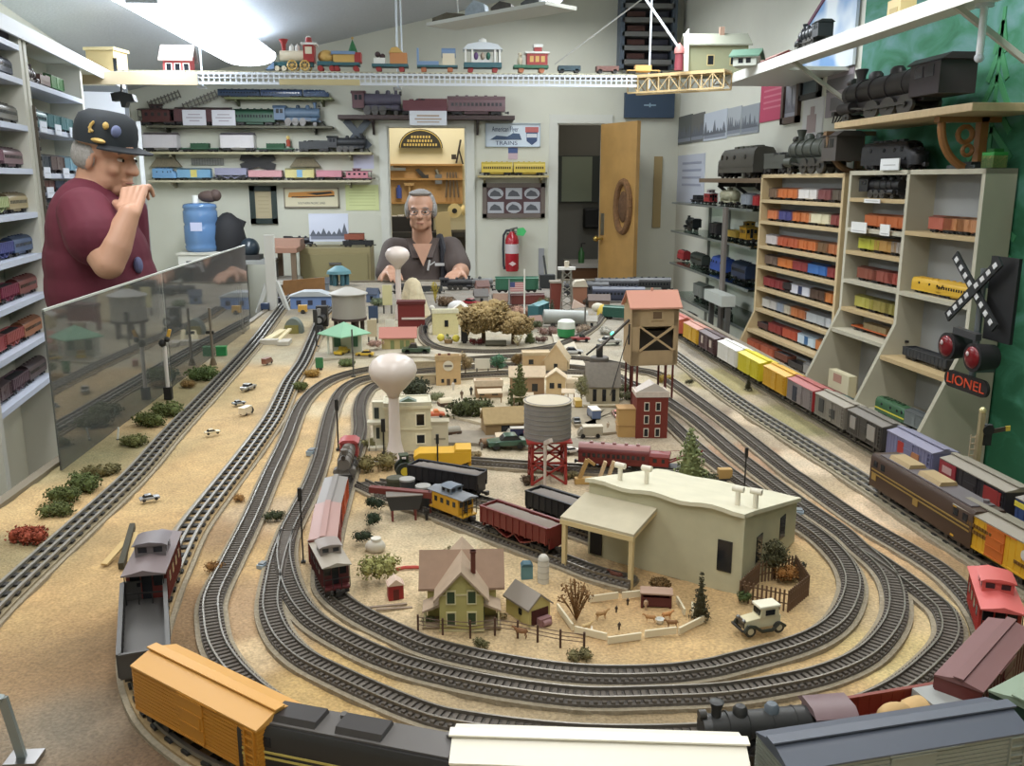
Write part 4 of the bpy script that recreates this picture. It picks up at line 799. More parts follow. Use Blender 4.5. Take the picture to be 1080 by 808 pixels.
p=G(577,504);s=S(p);o=thing('red_water_tower','round grey wooden water tank on red lattice legs','model water tower',(p.x,p.y,TZ-.003));rd=mt((150,36,30),.55);H0=42*s*1.12;R_=24.5*s
b=B();b.lathe([(R_,H0),(R_,H0+36*s*1.1)],n=36)
mk('tank',b,mt((132,126,120),.7,var=.08,scale=60),o)
b=B();[b.lathe([(R_+.0002,H0+z*s),(R_+.0008,H0+z*s+.0007),(R_+.0002,H0+z*s+.0014)],n=36)for z in(2,7,12,17,22,27,32,37)];mk('tank_bands',b,mt((104,100,98),.6),o)
b=B();b.lathe([(R_*1.04,H0+38*s),(R_*1.04,H0+39*s),(0,H0+45*s)],n=36);mk('roof',b,mt((196,184,160),.7),o)
b=B();b.bx(-R_*.95,R_*.95,-R_*.95,R_*.95,H0-.003,H0);mk('platform',b,rd,o);q=R_*.72
for sx in(-1,1):
 for sy in(-1,1):b=B();b.bar((sx*q,sy*q,0),(sx*q*.95,sy*q*.95,H0),.005);mk('leg',b,rd,o)
b=B()
for k in range(4):
 c=[(-q,-q),(q,-q),(q,q),(-q,q)];a,d_=c[k],c[(k+1)%4]
 for z0,z1 in((.02*H0,.5*H0),(.5*H0,.98*H0)):b.bar((*a,z0),(*d_,z1),.0035);b.bar((*d_,z0),(*a,z1),.0035)
 b.bar((*a,.5*H0),(*d_,.5*H0),.0035)
mk('lattice',b,rd,o)
b=B();b.cyl((-R_*.2,-R_*.96,H0-.03),(-R_*.2,-R_*.96,H0),.0035);b.cyl((-R_*.2,-R_*.96,.002),(-R_*.2,-R_*.96,H0-.01),.0028);b.bar((-R_*.2,-R_*.9,H0-.002),(.0,-R_*1.25,H0+.008),.008);mk('spout',b,mt((196,180,170),.5),o)
def bulb(label,px,py,H,R,zr,base=10,name='white_water_tower'):
 p=G(px,py);s=S(p)*1.06;o=thing(name,label,'model water tower',(p.x,p.y,TZ-.003));wm=mt((222,208,200),.3)
 r=R*s;top=H*s;zc=top-r*zr
 b=B();b.lathe([(r*.22,zc-r*1.15),(r*.3,zc-r*.95),(r*.62,zc-r*.62),(r*.9,zc-r*.3),(r,zc),(r*.97,zc+r*.2),(r*.82,zc+r*.45),(r*.55,zc+r*.62),(r*.25,zc+r*.7),(0,zc+r*.72)],n=36);mk('tank',b,wm,o,sharp=80)
 b=B();b.lathe([(base*s,0),(base*s*.72,9*s),(base*s*.52,20*s),(r*.24,32*s if H>100 else 20*s),(r*.22,zc-r*1.1)],n=24);mk('pedestal',b,wm,o,sharp=80)
 return o
bulb('large white bulb water tower standing in front of the village bank',417,484,108,23.5,.72,12)
bulb('small white bulb water tower in front of the man in the brown shirt',421,336,72,12,.72,4.5)
p=G(688,425);s=S(p);o=thing('coaling_tower','tall tan coaling tower with pink roof on dark red legs','model coaling tower',(p.x,p.y,TZ-.003),.05);tm=mt((178,150,112),.7,var=.06,scale=40);k=s*1.06
x1,z0,z1,dd=23*k,40*k,98*k,.075
b=B()
for sg in(-1,1):b.bx(sg*x1-.002,sg*x1+.002,0,dd,z0,z1)
b.bx(-x1,x1,0,.003,z0,z0+14*k);b.bx(-x1,x1,0,.003,z1-20*k,z1);b.bx(-x1,-x1+8*k,0,.003,z0,z1);b.bx(x1-4*k,x1,0,.003,z0,z1);b.bx(-x1,x1,dd-.003,dd,z0,z1);b.bx(-x1,x1,0,dd,z0-.002,z0+.002);b.prism([(0,z1),(dd,z1),(dd/2,z1+12*k)],'x',-x1,x1)
mk('walls',b,tm,o)
b=B();zz0,zz1=z0+14*k,z1-20*k;xx0,xx1=-x1+8*k,x1-4*k
b.bar((xx0,-.001,zz0),(xx1,-.001,zz1),.005);b.bar((xx1,-.001,zz0),(xx0,-.001,zz1),.005);mk('cross_brace',b,mt((190,160,118),.7),o)
b=B();b.bx(-x1+.004,x1-.004,.03,.06,z0+6*k,zz1-6*k);mk('coal_hopper',b,mt((70,62,54),.8),o)
b=B();roofslab(b,2*x1,dd,z1,12*k,'x',.008,.004);b.cyl((0,dd/2,z1+12*k),(0,dd/2,z1+16*k),.003);mk('roof',b,mt((206,140,118),.7),o)
win(o,2*k,z1-9*k,9*k,7*k,0,mt((110,84,60),.6),tm)
for x in(-x1+2*k,-x1+7*k,x1-10*k,x1-3*k):
 for y in(.004,dd-.006):b=B();b.bx(x-.0022,x+.0022,y-.0022,y+.0022,0,z0);mk('leg',b,mt((98,38,32),.6),o)
b=B();b.bar((-x1-.002,.02,z0+44*k),(-x1-34*k,.0,z0+16*k),.008,.004);mk('conveyor',b,mt((70,62,54),.6),o)
b=B();b.bar((-x1-.003,.012,z0+20*k),(-x1-.003,.012,z1-18*k),.005);mk('side_pipe',b,DARK,o)
b=B();b.tube([(-x1,.03,z0+30*k),(-x1-8*k,.02,z0+6*k),(-x1-20*k,.0,10*k)],.0012,5);mk('cable',b,DARK,o)
o,s,w,h,rh,d=house('narrow dark red three storey brick building with white windows',687,461,33,47,4,30,-.05,mt((122,46,34),.8,var=.08,scale=200),(206,190,178),flat=True,wins=[(x,z,4,8)for x in(-6,6)for z in(7,21,35)],fr=mt((222,212,196),.6),name='brick_building',cat='model building')
b=B();b.prism([(-16.5*s,h+rh),(16.5*s,h+rh),(2*s,h+rh+9*s)],'y',.0,.003);b.prism([(-15*s,h+.002),(15*s,h+.002),(1*s,h+11*s)],'y',.004,d);mk('pediment',b,mt((200,190,182),.7),o)
b=B();b.bx(-w/2-18*s,-w/2,.01,d*.8,0,30*s);mk('side_wing',b,mt((190,148,86),.7),o);b=B();b.bx(-w/2-19*s,-w/2,.009,d*.8+.001,12*s,13.5*s);b.bx(-w/2-19*s,-w/2,.009,d*.8+.001,30*s,31.5*s);mk('wing_ledge',b,mt((170,130,76),.7),o)
house('grey chapel with slate roof and three dark windows',636,425,34,21,20,26,-.08,(164,152,124),(136,128,118),'x',[(x,10,4,13)for x in(-9,1,11)],name='chapel',cat='model chapel')
house('tan stepped-front saloon with oval sign and tiny chimneys',473,405,26,28,4,18,.02,(200,166,116),(186,156,112),flat=True,wins=[(-6,5,3,4),(7,5,3,4)],door=(0,3.5,7),name='saloon',cat='model shop')
o=[x for x in C.objects if x.name=='saloon'][0];s=S(o.location);b=B();b.at((0,-.001,21*s),0,PI/2);b.lathe([(0,0),(5.5*s,0),(5.5*s,.001),(0,.0012)],n=20);mk('oval_sign',b,mt((216,206,184),.6),o)
b=B();b.bx(-4*s,4*s,-.0032,-.002,20*s,22*s);mk('sign_lettering',b,mt((110,100,90),.6),o)
for x in(-9,1):b=B();b.bx((x-1.5)*s,(x+1.5)*s,.004,.009,28*s,34*s);mk('chimney',b,mt((110,56,44),.7),o)
house('general store with pale porch roof in the village row',516,418,28,14,5,20,.05,(150,118,84),(214,192,164),flat=True,wins=[(-8,6,6,6),(6,6,6,6)],name='village_store',cat='model shop')
house('shop with jumbled pale roofs behind the dark conifer',556,415,36,20,8,18,-.05,(158,126,92),(206,184,154),'x',[(-10,8,6,8),(8,8,6,8)],name='village_store',cat='model shop')
house('tan house with tall false front behind the conifer',566,392,28,20,2,20,0,(204,170,122),(198,176,140),flat=True,wins=[(-6,12,5,5)],name='village_house')
house('cream house with steep bright roof beside the slim cypress',586,394,24,16,16,24,-.25,(206,178,136),(216,194,160),'y',[(0,9,4,6)],name='village_house')
house('small tan cottage with low gable under the steep bright roof',586,417,20,20,7,16,-.15,(212,182,134),(220,198,166),'y',[(-4,12,5,6),(4,12,4,5)],name='village_cottage')
house('open log cabin with tan roof left of the red water tower',535,459,46,16,12,26,.12,(148,120,80),(168,142,96),'x',[(-2,8,9,9)],name='log_cabin',cat='model cabin')
house('small boxy pale shed in front of the log cabin',516,453,14,20,3,14,.1,(180,158,126),(206,188,160),flat=True,wins=[(0,6,4,6)],name='village_shed',cat='model shed')
house('tiny white lean-to next to the tan cottage',603,411,12,10,3,12,-.1,(208,190,164),(224,210,186),flat=True,name='village_shed',cat='model shed')
simple('billboard','white blank billboard between the tan tree and the teal tree','model billboard',509,392,[mt((222,214,196),.6),DARK],('panel',lambda b,s:b.bx(-8*s,8*s,0,1*s,4*s,15*s)),('post',lambda b,s:[b.bx(x*s-.6*s,x*s+.6*s,0,s,0,5*s)for x in(-6,6)]))
o,s,w,h,rh,d=house('cream stone bank with arched windows behind the white water tower',431,474,48,49,4,40,.06,(216,206,172),(206,200,176),flat=True,wins=[(x,13,8,9)for x in(-15,13)]+[(x,34,8,12)for x in(-15,13)],fr=mt((228,220,192),.6),name='bank_building',cat='model building')
b=B();b.bx(-w/2-.003,w/2+.003,-.003,d+.003,46*s,49*s);b.bx(-w/2-.002,w/2+.002,-.002,0,23*s,25*s);mk('cornice',b,mt((222,212,178),.6),o)
b=B();b.prism([(-8*s,h+2*s),(10*s,h+2*s),(1*s,h+6*s)],'y',.02,.04);mk('skylight',b,mt((90,110,92),.5),o)
simple('annex_block','low pale annex at the right side of the bank','model building',464,472,[mt((204,194,168),.7),mt((186,176,150),.7),mt((150,142,122),.7)],('walls',lambda b,s:b.bx(-9*s,9*s,0,14*s,0,28*s)),('ledge',lambda b,s:b.bx(-10*s,10*s,-s,14*s,28*s,30*s)),('window',lambda b,s:b.bx(-6*s,6*s,-.5*s,.1*s,10*s,12*s)))
simple('porch_house','white porch with posts at the left side of the bank','model building',400,474,[mt((214,208,184),.6),mt((50,60,58),.5),mt((218,212,190),.6)],('walls',lambda b,s:b.bx(-7*s,7*s,12*s,20*s,0,50*s)),('window',lambda b,s:[b.bx(-5*s,0,11.4*s,12*s,z*s,(z+12)*s)for z in(10,32)]),('porch',lambda b,s:(b.bx(-12*s,6*s,0,12*s,28*s,31*s),b.bx(-12*s,6*s,0,12*s,0,3*s),[b.bx(x*s,(x+1.2)*s,0,1.2*s,0,28*s)for x in(-11,-4,4)])))
simple('storage_tank','big round galvanised storage tank on a dark base','model tank',369,352,[mt((168,164,156),.4,.3),mt((176,174,168),.5),mt((70,54,50),.8)],('shell',lambda b,s:b.lathe([(17.5*s,18*s),(17.5*s,44*s)],n=30)),('roof',lambda b,s:b.lathe([(20*s,43*s),(20*s,44*s),(4*s,50*s),(0,50.5*s)],n=30)),('base',lambda b,s:(b.lathe([(18.5*s,16*s),(18.5*s,18.5*s),(0,18.6*s)],n=30),[b.cyl((14*s*math.cos(t),14*s*math.sin(t),0),(14*s*math.cos(t),14*s*math.sin(t),17*s),2.2*s,n=8)for t in(.4,1.4,2.4,3.4,4.4,5.4)])))
o=simple('petrol_station','white petrol station with mint green hipped roof','model building',364,374,[mt((206,206,190),.6),mt((126,180,144),.6),mt((206,210,196),.6),mt((60,110,84),.5)],('walls',lambda b,s:b.bx(-14*s,16*s,8*s,24*s,0,24*s)),('roof',lambda b,s:(b.lathe([(0,36*s),(28*s,24*s),(28*s,23*s)][::-1],n=4))),('column',lambda b,s:[b.bx(x*s-s,x*s+s,-2*s,0,0,24*s)for x in(-17,17)]),('window',lambda b,s:[b.bx(x*s,(x+7)*s,7.4*s,8*s,8*s,19*s)for x in(-12,6)]),rz=0)
o=simple('gabled_station','cream trackside station with rose pink roof','model station',420,369,[mt((186,168,112),.7),mt((192,124,110),.7),mt((120,130,80),.6)],('walls',lambda b,s:wallbox(b,34*s,16*s,15*s,8*s)),('roof',lambda b,s:roofslab(b,36*s,16*s,15*s,8*s,'x',.006)),('door',lambda b,s:[b.bx(x*s,(x+4)*s,-.5*s,.1*s,0,11*s)for x in(-8,2,8)]))
house('small cream cottage with white flat roof by the garden loop',470,352,27,24,3,14,.05,(216,206,150),(222,218,190),flat=True,wins=[(1,12,4,7)],name='garden_cottage')
house('pale yellow cottage with snowy gable behind the garden cottage',486,341,22,13,8,18,-.1,(204,184,132),(220,212,200),'y',[(0,12,3,3)],name='garden_cottage')
o=simple('engine_shed','dark red building with arched windows beneath the plaster mountain','model building',434,345,[mt((116,30,28),.6),mt((90,24,24),.6),mt((206,190,180),.6)],('walls',lambda b,s:b.bx(-14*s,14*s,0,14*s,0,26*s)),('roof',lambda b,s:b.bx(-15*s,15*s,-s,15*s,25*s,28*s)),('ledge',lambda b,s:b.bx(-10*s,14*s,-1.2*s,0,9*s,11*s)))
simple('plaster_mountain','cream plaster mountain standing before the man in brown','model mountain',436,333,[mt((206,192,158),.9,var=.1,bump=.6),mt((170,150,110),.9)],('rock',lambda b,s:b.lathe([(20*s,0),(15*s,14*s),(11*s,26*s),(8*s,36*s),(4*s,40*s),(0,41*s)],n=9)),('ledge',lambda b,s:b.lathe([(21*s,0),(17*s,5*s),(0,6*s)],n=9)),rz=.3)
def auto(label,px,py,L_,rz,col,kind='car',cab=None,top=None,name='model_car',h=1.0):
 p=G(px,py);s=S(p);l=L_*s;o=thing(name,label,'model car',(p.x,p.y,TZ+.0005),rz);w=l*.40;bm=mt(col,.3,coat=.4);z0=l*.08
 b=B()
 if kind=='car':b.prism([(-l/2,z0),(l/2,z0),(l/2,l*.19*h),(l*.22,l*.22*h),(-l*.4,l*.22*h),(-l/2,l*.20*h)],'y',-w/2,w/2);mk('body',b,bm,o,bevel=l*.02);b=B();b.prism([(-l*.34,l*.215*h),(l*.20,l*.215*h),(l*.08,l*.33*h),(-l*.22,l*.33*h)],'y',-w*.43,w*.43);mk('windows',b,GLASSY,o);b=B();b.prism([(-l*.23,l*.325*h),(l*.09,l*.325*h),(l*.06,l*.345*h),(-l*.2,l*.345*h)],'y',-w*.42,w*.42);mk('roof',b,mt(top,.4)if top else bm,o)
 elif kind=='van':b.bx(-l/2,l*.3,-w/2,w/2,z0,l*.46);mk('body',b,bm,o,bevel=l*.02);b=B();b.prism([(l*.3,z0),(l/2,z0),(l/2,l*.2),(l*.38,l*.38),(l*.3,l*.38)],'y',-w*.46,w*.46);mk('cab',b,mt(cab or col,.4),o);b=B();b.bx(-l*.51,l*.31,-w*.52,w*.52,l*.44,l*.48);mk('roof',b,mt(top or(214,208,196),.5),o)
 elif kind=='pickup':b.prism([(-l/2,z0),(l/2,z0),(l/2,l*.2),(l*.3,l*.23),(-l/2,l*.23)],'y',-w/2,w/2);mk('body',b,bm,o,bevel=l*.02);b=B();b.prism([(-l*.05,l*.22),(l*.27,l*.22),(l*.18,l*.36),(0,l*.36)],'y',-w*.44,w*.44);mk('cab',b,mt(cab,.4)if cab else GLASSY,o)
 for sx in(-.3,.3):
  for sy in(-1,1):b=B();b.cyl((sx*l,sy*w*.5,l*.09),(sx*l,sy*w*.38,l*.09),l*.09,n=14);mk('wheel',b,mt((30,30,32),.6),o)
 return o
auto('dark green sedan parked in front of the red water tower',535,472,42,PI+.1,(44,84,66));
p=G(801,665);o=thing('vintage_car','cream vintage coupe with black fenders on the lawn','model car',(p.x,p.y,TZ+.0005),2.95);l=.060;cr_=mt((216,206,168),.35,coat=.3)
o.rotation_euler.z=PI+.22
b=B();b.prism([(-.024,.008),(.026,.008),(.026,.019),(.004,.022),(-.024,.022)],'y',-.0085,.0085);mk('body',b,cr_,o,bevel=.001);b=B();b.prism([(-.021,.021),(.006,.021),(.004,.034),(-.019,.034)],'y',-.0095,.0095);mk('cab',b,mt((206,196,160),.4),o);b=B();b.bx(-.022,.0075,-.0102,.0102,.033,.0365);mk('roof',b,mt((226,220,196),.5),o,bevel=.001)
b=B();b.bx(-.014,-.001,-.0102,.0102,.024,.031);b.bx(.0045,.0062,-.007,.007,.024,.031);mk('windows',b,GLASSY,o)
for sg in(-1,1):b=B();b.tube([(.030,sg*.0125,.007),(.024,sg*.0125,.0145),(.014,sg*.0125,.012),(.004,sg*.0125,.005),(-.01,sg*.0125,.005),(-.02,sg*.0125,.0135),(-.028,sg*.0125,.008)],.0022,6);mk('fender',b,mt((52,54,44),.4),o);b=B();b.ball((.0275,sg*.0065,.019),.003,8,6);mk('headlamp',b,STEEL,o)
b=B();b.bx(.0262,.0275,-.0065,.0065,.009,.021);mk('radiator',b,STEEL,o);b=B();b.bx(.031,.033,-.013,.013,.008,.0105);mk('bumper',b,DARK,o)
for sx in(-.019,.021):
 for sy in(-1,1):b=B();b.cyl((sx,sy*.0135,.0075),(sx,sy*.0105,.0075),.0075,n=16);mk('wheel',b,mt((46,44,40),.6),o);b=B();b.cyl((sx,sy*.0138,.0075),(sx,sy*.0132,.0075),.0042,n=12);mk('hub',b,mt((190,182,150),.5),C.objects[-1]if False else o)
YEL=(222,168,30)
p=G(467,497);s=S(p);o=thing('dump_truck','large yellow dump truck behind the black hopper car','model truck',(p.x,p.y,TZ),0.0);ym_=mt(YEL,.45)
b=B();b.prism([(-28*s,12*s),(16*s,9*s),(30*s,14*s),(30*s,24*s),(-24*s,24*s),(-30*s,20*s)],'y',-.022,.022);mk('dump_bed',b,ym_,o,bevel=.001);b=B();b.bx(13*s,30*s,-.016,.016,8*s,18*s);b.prism([(12*s,24*s),(30*s,24*s),(30*s,27*s),(14*s,27*s)],'y',-.022,.022);mk('cab',b,ym_,o)
b=B();b.bx(17*s,27*s,-.0165,-.0155,11*s,17*s);mk('window',b,GLASSY,o)
for x in(-18,-6,22):
 for sg in(-1,1):b=B();b.cyl((x*s,sg*.021,6*s),(x*s,sg*.013,6*s),6*s,n=16);mk('wheel',b,DARK,o)
p=G(431,503);s=S(p);o=thing('farm_tractor','green tractor with yellow wheels beside the white water tower foot','model tractor',(p.x,p.y,TZ),0.2);gm2=mt((58,82,40),.45)
b=B();b.bx(-4*s,10*s,-.006,.006,7*s,15*s);mk('bonnet',b,gm2,o);b=B();b.bx(-9*s,-1*s,-.009,.009,8*s,13*s);[b.bx(x*s-.6*s,x*s+.6*s,y-.0008,y+.0008,13*s,24*s)for x in(-8,-1)for y in(-.008,.008)];b.bx(-9.5*s,0,-.01,.01,24*s,25.5*s);mk('cab',b,mt((50,64,40),.5),o)
for x,r in((-5,9),(8,5)):
 for sg in(-1,1):b=B();b.cyl((x*s,sg*.016,r*s),(x*s,sg*.009,r*s),r*s,n=18);w_=mk('wheel',b,mt((40,44,34),.7),o);b=B();b.cyl((x*s,sg*.0165,r*s),(x*s,sg*.0155,r*s),r*s*.5,n=14);mk('hub',b,mt((206,180,40),.5),w_)
auto('white motor car by the foot of the white water tower',402,489,16,.1,(206,202,196))
for t,x,y,L_,r,c,k,cb,tp in(('small pale grey car parked on the sandy yard, nearest the caboose',158,528,20,.5,(150,152,158),'car',None,None),('small cream racing car alone on the sand',224,458,16,.5,(220,206,170),'car',None,None),('rounded cream van on the sand',260,437,18,1.2,(222,206,176),'van',(60,60,60),(226,214,190)),('grey blue car just behind the cream van',252,427,14,.6,(136,144,150),'car',None,None),('long pale grey boat-shaped car on the sand',262,411,20,1.2,(156,156,150),'car',None,None),('brown truck on the sand beyond the grey car',282,384,14,1.2,(130,84,68),'van',(110,70,60),(140,96,80)),('yellow flatbed truck parked before the green-roofed station',361,374,22,1.2,(216,178,40),'pickup',(200,160,40),None),('yellow jeep right of the yellow flatbed',385,376,19,PI-.1,(210,170,50),'car',None,None),('dark green vintage roadster with white hubs',439,373,30,PI,(46,72,50),'pickup',(50,50,46),None),('orange tow truck beside the bank',458,440,22,.1,(206,92,50),'pickup',(214,120,60),None),('navy and white truck by the log cabin',544,460,20,PI,(40,44,84),'van',(206,200,190),(214,208,198)),('white sedan half hidden behind the red water tower',603,478,20,.3,(206,196,188),'car',None,None),('pink convertible in the village car park',651,440,22,PI/2,(196,140,130),'car',None,(206,120,110)),('blue delivery truck with white roof in the car park',626,441,24,PI/2+.1,(90,110,150),'van',(80,90,120),(222,216,206)),('grey boxy trailer in front of the blue delivery truck',622,461,26,PI,(170,158,136),'van',(140,132,116),(196,184,160)),('dark sedan by the wispy pale tree',608,446,18,PI/2,(70,70,66),'car',None,None),('yellow bus behind the dark sedan',609,429,18,PI/2,(206,166,70),'van',(190,150,60),(220,190,110)),('yellow and green truck beside the brick building',663,446,22,PI/2,(170,160,60),'van',(90,100,50),(216,190,90)),('white police car on the far village road',604,374,22,0,(196,196,194),'car',None,(40,40,44)),('dark red pickup on the far road',612,360,20,0,(150,48,52),'pickup',None,None),('silver car beside the coaling tower conveyor',643,363,24,.1,(176,174,168),'car',None,None)):
 auto(t,x,y,L_,r,c,k,cb,tp)
def signal(label,px,py,h,col=(34,34,34),head=3.0,name='signal_post',lamp=None,cat='model signal'):
 p=G(px,py);s=S(p)*1.06;o=thing(name,label,cat,(p.x,p.y,TZ-.002));m=mt(col,.5)
 b=B();b.cyl((0,0,0),(0,0,h*s),max(.0011,.8*s),n=8);mk('mast',b,m,o);b=B();b.bx(-head*.5*s,head*.5*s,-head*.4*s,head*.4*s,h*s-head*3.2*s,h*s);mk('head',b,m,o);b=B();b.bx(-2.2*s,2.2*s,-2*s,2*s,0,2*s);mk('base',b,m,o)
 if lamp:b=B();b.ball((0,-head*.5*s,h*s-head*s),head*.45*s,8,6);mk('lamp',b,mt(lamp,.3,emit=2.0),o)
 return o
signal('tall black signal mast beside the tail caboose of the inner train',320,592,78,head=4)
signal('black signal mast between the two left curves',357,474,52,head=3.4)
signal('slim black signal post above the black hopper',462,504,46,head=3)
signal('black signal mast behind the freight house roof',785,516,44,head=3)
signal('thin grey pole on a white pad near the bulb tower',373,397,48,(90,90,86),1.5)
signal('black lamp post left of the bank',405,478,36,head=4,name='lamp_post',cat='model lamp')
signal('black twin lamp post in the garden',490,361,24,head=7,name='lamp_post',cat='model lamp')
signal('white flag pole at the far layout centre',553,345,58,(226,224,218),1.6,'flag_pole',cat='model flag pole')
p=G(178,420);s=S(p);o=thing('crossing_signal','white crossing signal with black base by the clear panel','model signal',(p.x,p.y,TZ-.002))
b=B();b.cyl((0,0,0),(0,0,56*s),2*s,n=10);mk('mast',b,mt((206,200,196),.5),o);b=B();b.bx(-4*s,4*s,-3*s,3*s,0,13*s);mk('base',b,BLACK,o);b=B();b.ball((-1*s,-2*s,60*s),4*s,10,8);b.ball((4*s,-2*s,64*s),3*s,10,8);mk('lamp',b,BLACK,o);b=B();b.bar((3*s,0,62*s),(7*s,0,74*s),3*s);mk('arm',b,mt((206,156,50),.5),o)
p=G(225,384);s=S(p);o=thing('semaphore','thin signal pole on a brown foot beyond the crossing signal','model signal',(p.x,p.y,TZ-.002));b=B();b.cyl((0,0,0),(0,0,60*s),1.4*s);mk('mast',b,mt((120,110,96),.6),o);b=B();b.lathe([(4*s,0),(2*s,7*s),(0,8*s)],n=8);mk('base',b,mt((110,94,70),.8),o);b=B();b.bx(-5*s,3*s,-s,s,33*s,36*s);mk('arm',b,DARK,o)
p=G(1026,522);s=S(p);o=thing('semaphore_signal','tan semaphore post with black arm next to the crimson boxcar','model signal',(p.x,p.y,TZ-.003))
hS=.155;b=B();b.bx(-.004,.004,-.004,.004,0,hS);mk('post',b,mt((150,136,100),.6),o);b=B();b.ball((0,0,hS+.004),.006,10,8);mk('finial',b,mt((220,206,150),.3,.6),o)
b=B();b.bx(.006,.020,-.004,.004,hS*.62,hS*.86);b.cyl((.012,-.006,hS*.8),(.012,.006,hS*.8),.010);mk('lamp_box',b,BLACK,o);b=B();b.bar((.014,-.004,hS*.78),(.05,-.004,hS*.82),.002,.008);mk('arm',b,mt((60,52,40),.6),o);b=B();b.bar((.043,-.0045,hS*.815),(.051,-.0045,hS*.82),.0022,.009);mk('arm_tip',b,mt((206,180,60),.5),o)
b=B();[b.bx(-.016,-.007,-.001,.001,.01+k*.011,.012+k*.011)for k in range(10)];b.bx(-.0165,-.0155,-.001,.001,0,.115);b.bx(-.0075,-.0065,-.001,.001,0,.115);mk('ladder',b,mt((170,150,120),.5),o)
simple('green_shed','small bright green box at the left table edge','model hut',234,374,[mt((40,140,76),.5),mt((60,160,90),.5)],('walls',lambda b,s:b.bx(-5*s,5*s,-3*s,3*s,0,9*s)),('roof',lambda b,s:b.bx(-5.5*s,5.5*s,-3.5*s,3.5*s,9*s,10*s)))
simple('green_sign','green upright panel near the far left curve','model sign',337,389,[mt((52,122,72),.6),DARK],('panel',lambda b,s:b.bx(-4*s,4*s,0,s,2*s,13*s)),('foot',lambda b,s:b.bx(-3*s,3*s,-2*s,3*s,0,2*s)))
simple('white_stick','thin white stick standing at the left table edge','stake',124,463,[LG,DARK],('stake',lambda b,s:b.bar((0,0,0),(2*s,0,14*s),1.6*s)),('foot',lambda b,s:b.ball((0,0,0),2*s,8,5)))
for x,y,t in((246,352,'left white upright board by the clear panel'),(254,351,'right white upright board by the clear panel')):simple('white_board',t,'board',x,y,[mt((206,202,188),.6),DARK],('board',lambda b,s:b.bx(-3*s,3*s,-s,s,0,50*s)),('foot',lambda b,s:b.bx(-3.5*s,3.5*s,-2*s,2*s,0,2*s)))
p=G(128,600);q=G(141,566);o=thing('timber_beam','dark wooden beam with pale splints lying beside the red caboose','timber',(0,0,0));b=B();b.bar((p.x,p.y,TZ+.004),(q.x,q.y,TZ+.018),.008,.010);mk('beam',b,mt((66,62,48),.8),o)
for a,c in(((110,597),(132,581)),((138,594),(143,571))):b=B();g0,g1=G(*a),G(*c);b.bar((g0.x,g0.y,TZ+.002),(g1.x,g1.y,TZ+.014),.010,.003);mk('splint',b,mt((196,166,110),.8),o)
for x,y,t in((277,597,'pale blue switch motor at the front left turnout'),(329,478,'grey blue switch motor at the upper left turnout'),(843,541,'grey switch motor beside the freight house')):simple('switch_motor',t,'switch machine',x,y,[mt((150,168,184),.35,.2),mt((120,126,130),.5)],('housing',lambda b,s:b.bx(-4*s,4*s,-6*s,6*s,0,5*s)),('cover',lambda b,s:b.bx(-3*s,3*s,-4*s,4*s,5*s,6.5*s)),rz=-.3)
p=G(428,545);s=S(p);o=thing('barrel_loader','dark red trestle loader with black bin and round grey lids','model loader',(p.x,p.y,TZ-.003),.1);rr=mt((110,44,38),.6)
b=B();b.bar((-36*s,20*s,28*s),(32*s,-6*s,26*s),.012,.010);mk('girder',b,rr,o);b=B();b.prism([(-16*s,12*s),(14*s,12*s),(18*s,27*s),(-20*s,27*s)],'y',-.012,.012);mk('bin',b,mt((46,46,48),.6),o);b=B();b.bx(-20*s,18*s,-.013,.013,27*s,28*s);mk('bin_load',b,mt((118,110,102),.8),o)
for x,y in((-14,-.01),(-14,.012),(10,-.01),(10,.012),(26,-.004)):b=B();b.bx(x*s-.0018,x*s+.0018,y-.0018,y+.0018,0,24*s);mk('leg',b,rr,o)
for x,y,z in((4,30,32),(20,16,28)):b=B();b.cyl((x*s,y*s,6*s),(x*s,y*s,z*s),8*s,n=18);d_=mk('drum',b,mt((60,60,60),.6),o);b=B();b.cyl((x*s,y*s,z*s),(x*s,y*s,(z+2)*s),8.6*s,n=18);mk('lid',b,mt((150,148,144),.5),d_)
simple('olive_tank','olive drum beside the green tractor','model tank',417,519,[mt((66,66,46),.6),mt((84,82,60),.6)],('drum',lambda b,s:b.lathe([(9*s,0),(9*s,18*s),(0,19*s)],n=16)),('rim',lambda b,s:b.lathe([(9.3*s,15*s),(9.5*s,16*s),(9.3*s,17*s)],n=16)))
signal('white post with dark lamp next to the inner engine',393,533,22,(216,206,190),3)
simple('white_dome_car','white domed wagon by the pale round bush','model wagon',396,580,[mt((196,190,176),.6),mt((206,202,190),.5)],('body',lambda b,s:b.ball((0,0,6*s),(11*s,8*s,8*s),14,8)),('lid',lambda b,s:b.cyl((1*s,0,13*s),(1*s,0,15.5*s),5.5*s)))
simple('red_hose','red curved strip behind the farmhouse','strip',431,600,[mt((186,62,50),.6)],('strip',lambda b,s:b.tube([(-14*s,0,2*s),(-4*s,2*s,3*s),(8*s,2*s,3*s),(20*s,0,2*s)],1.8*s,6)))
simple('wood_pile','thin grey planks lying beside the red hut','timber',405,640,[mt((146,128,110),.8)],('planks',lambda b,s:(b.bar((-18*s,0,2*s),(24*s,6*s,2*s),3*s,1.5*s),b.bar((-8*s,-4*s,1.5*s),(30*s,-2*s,1.5*s),3*s,1.5*s))))
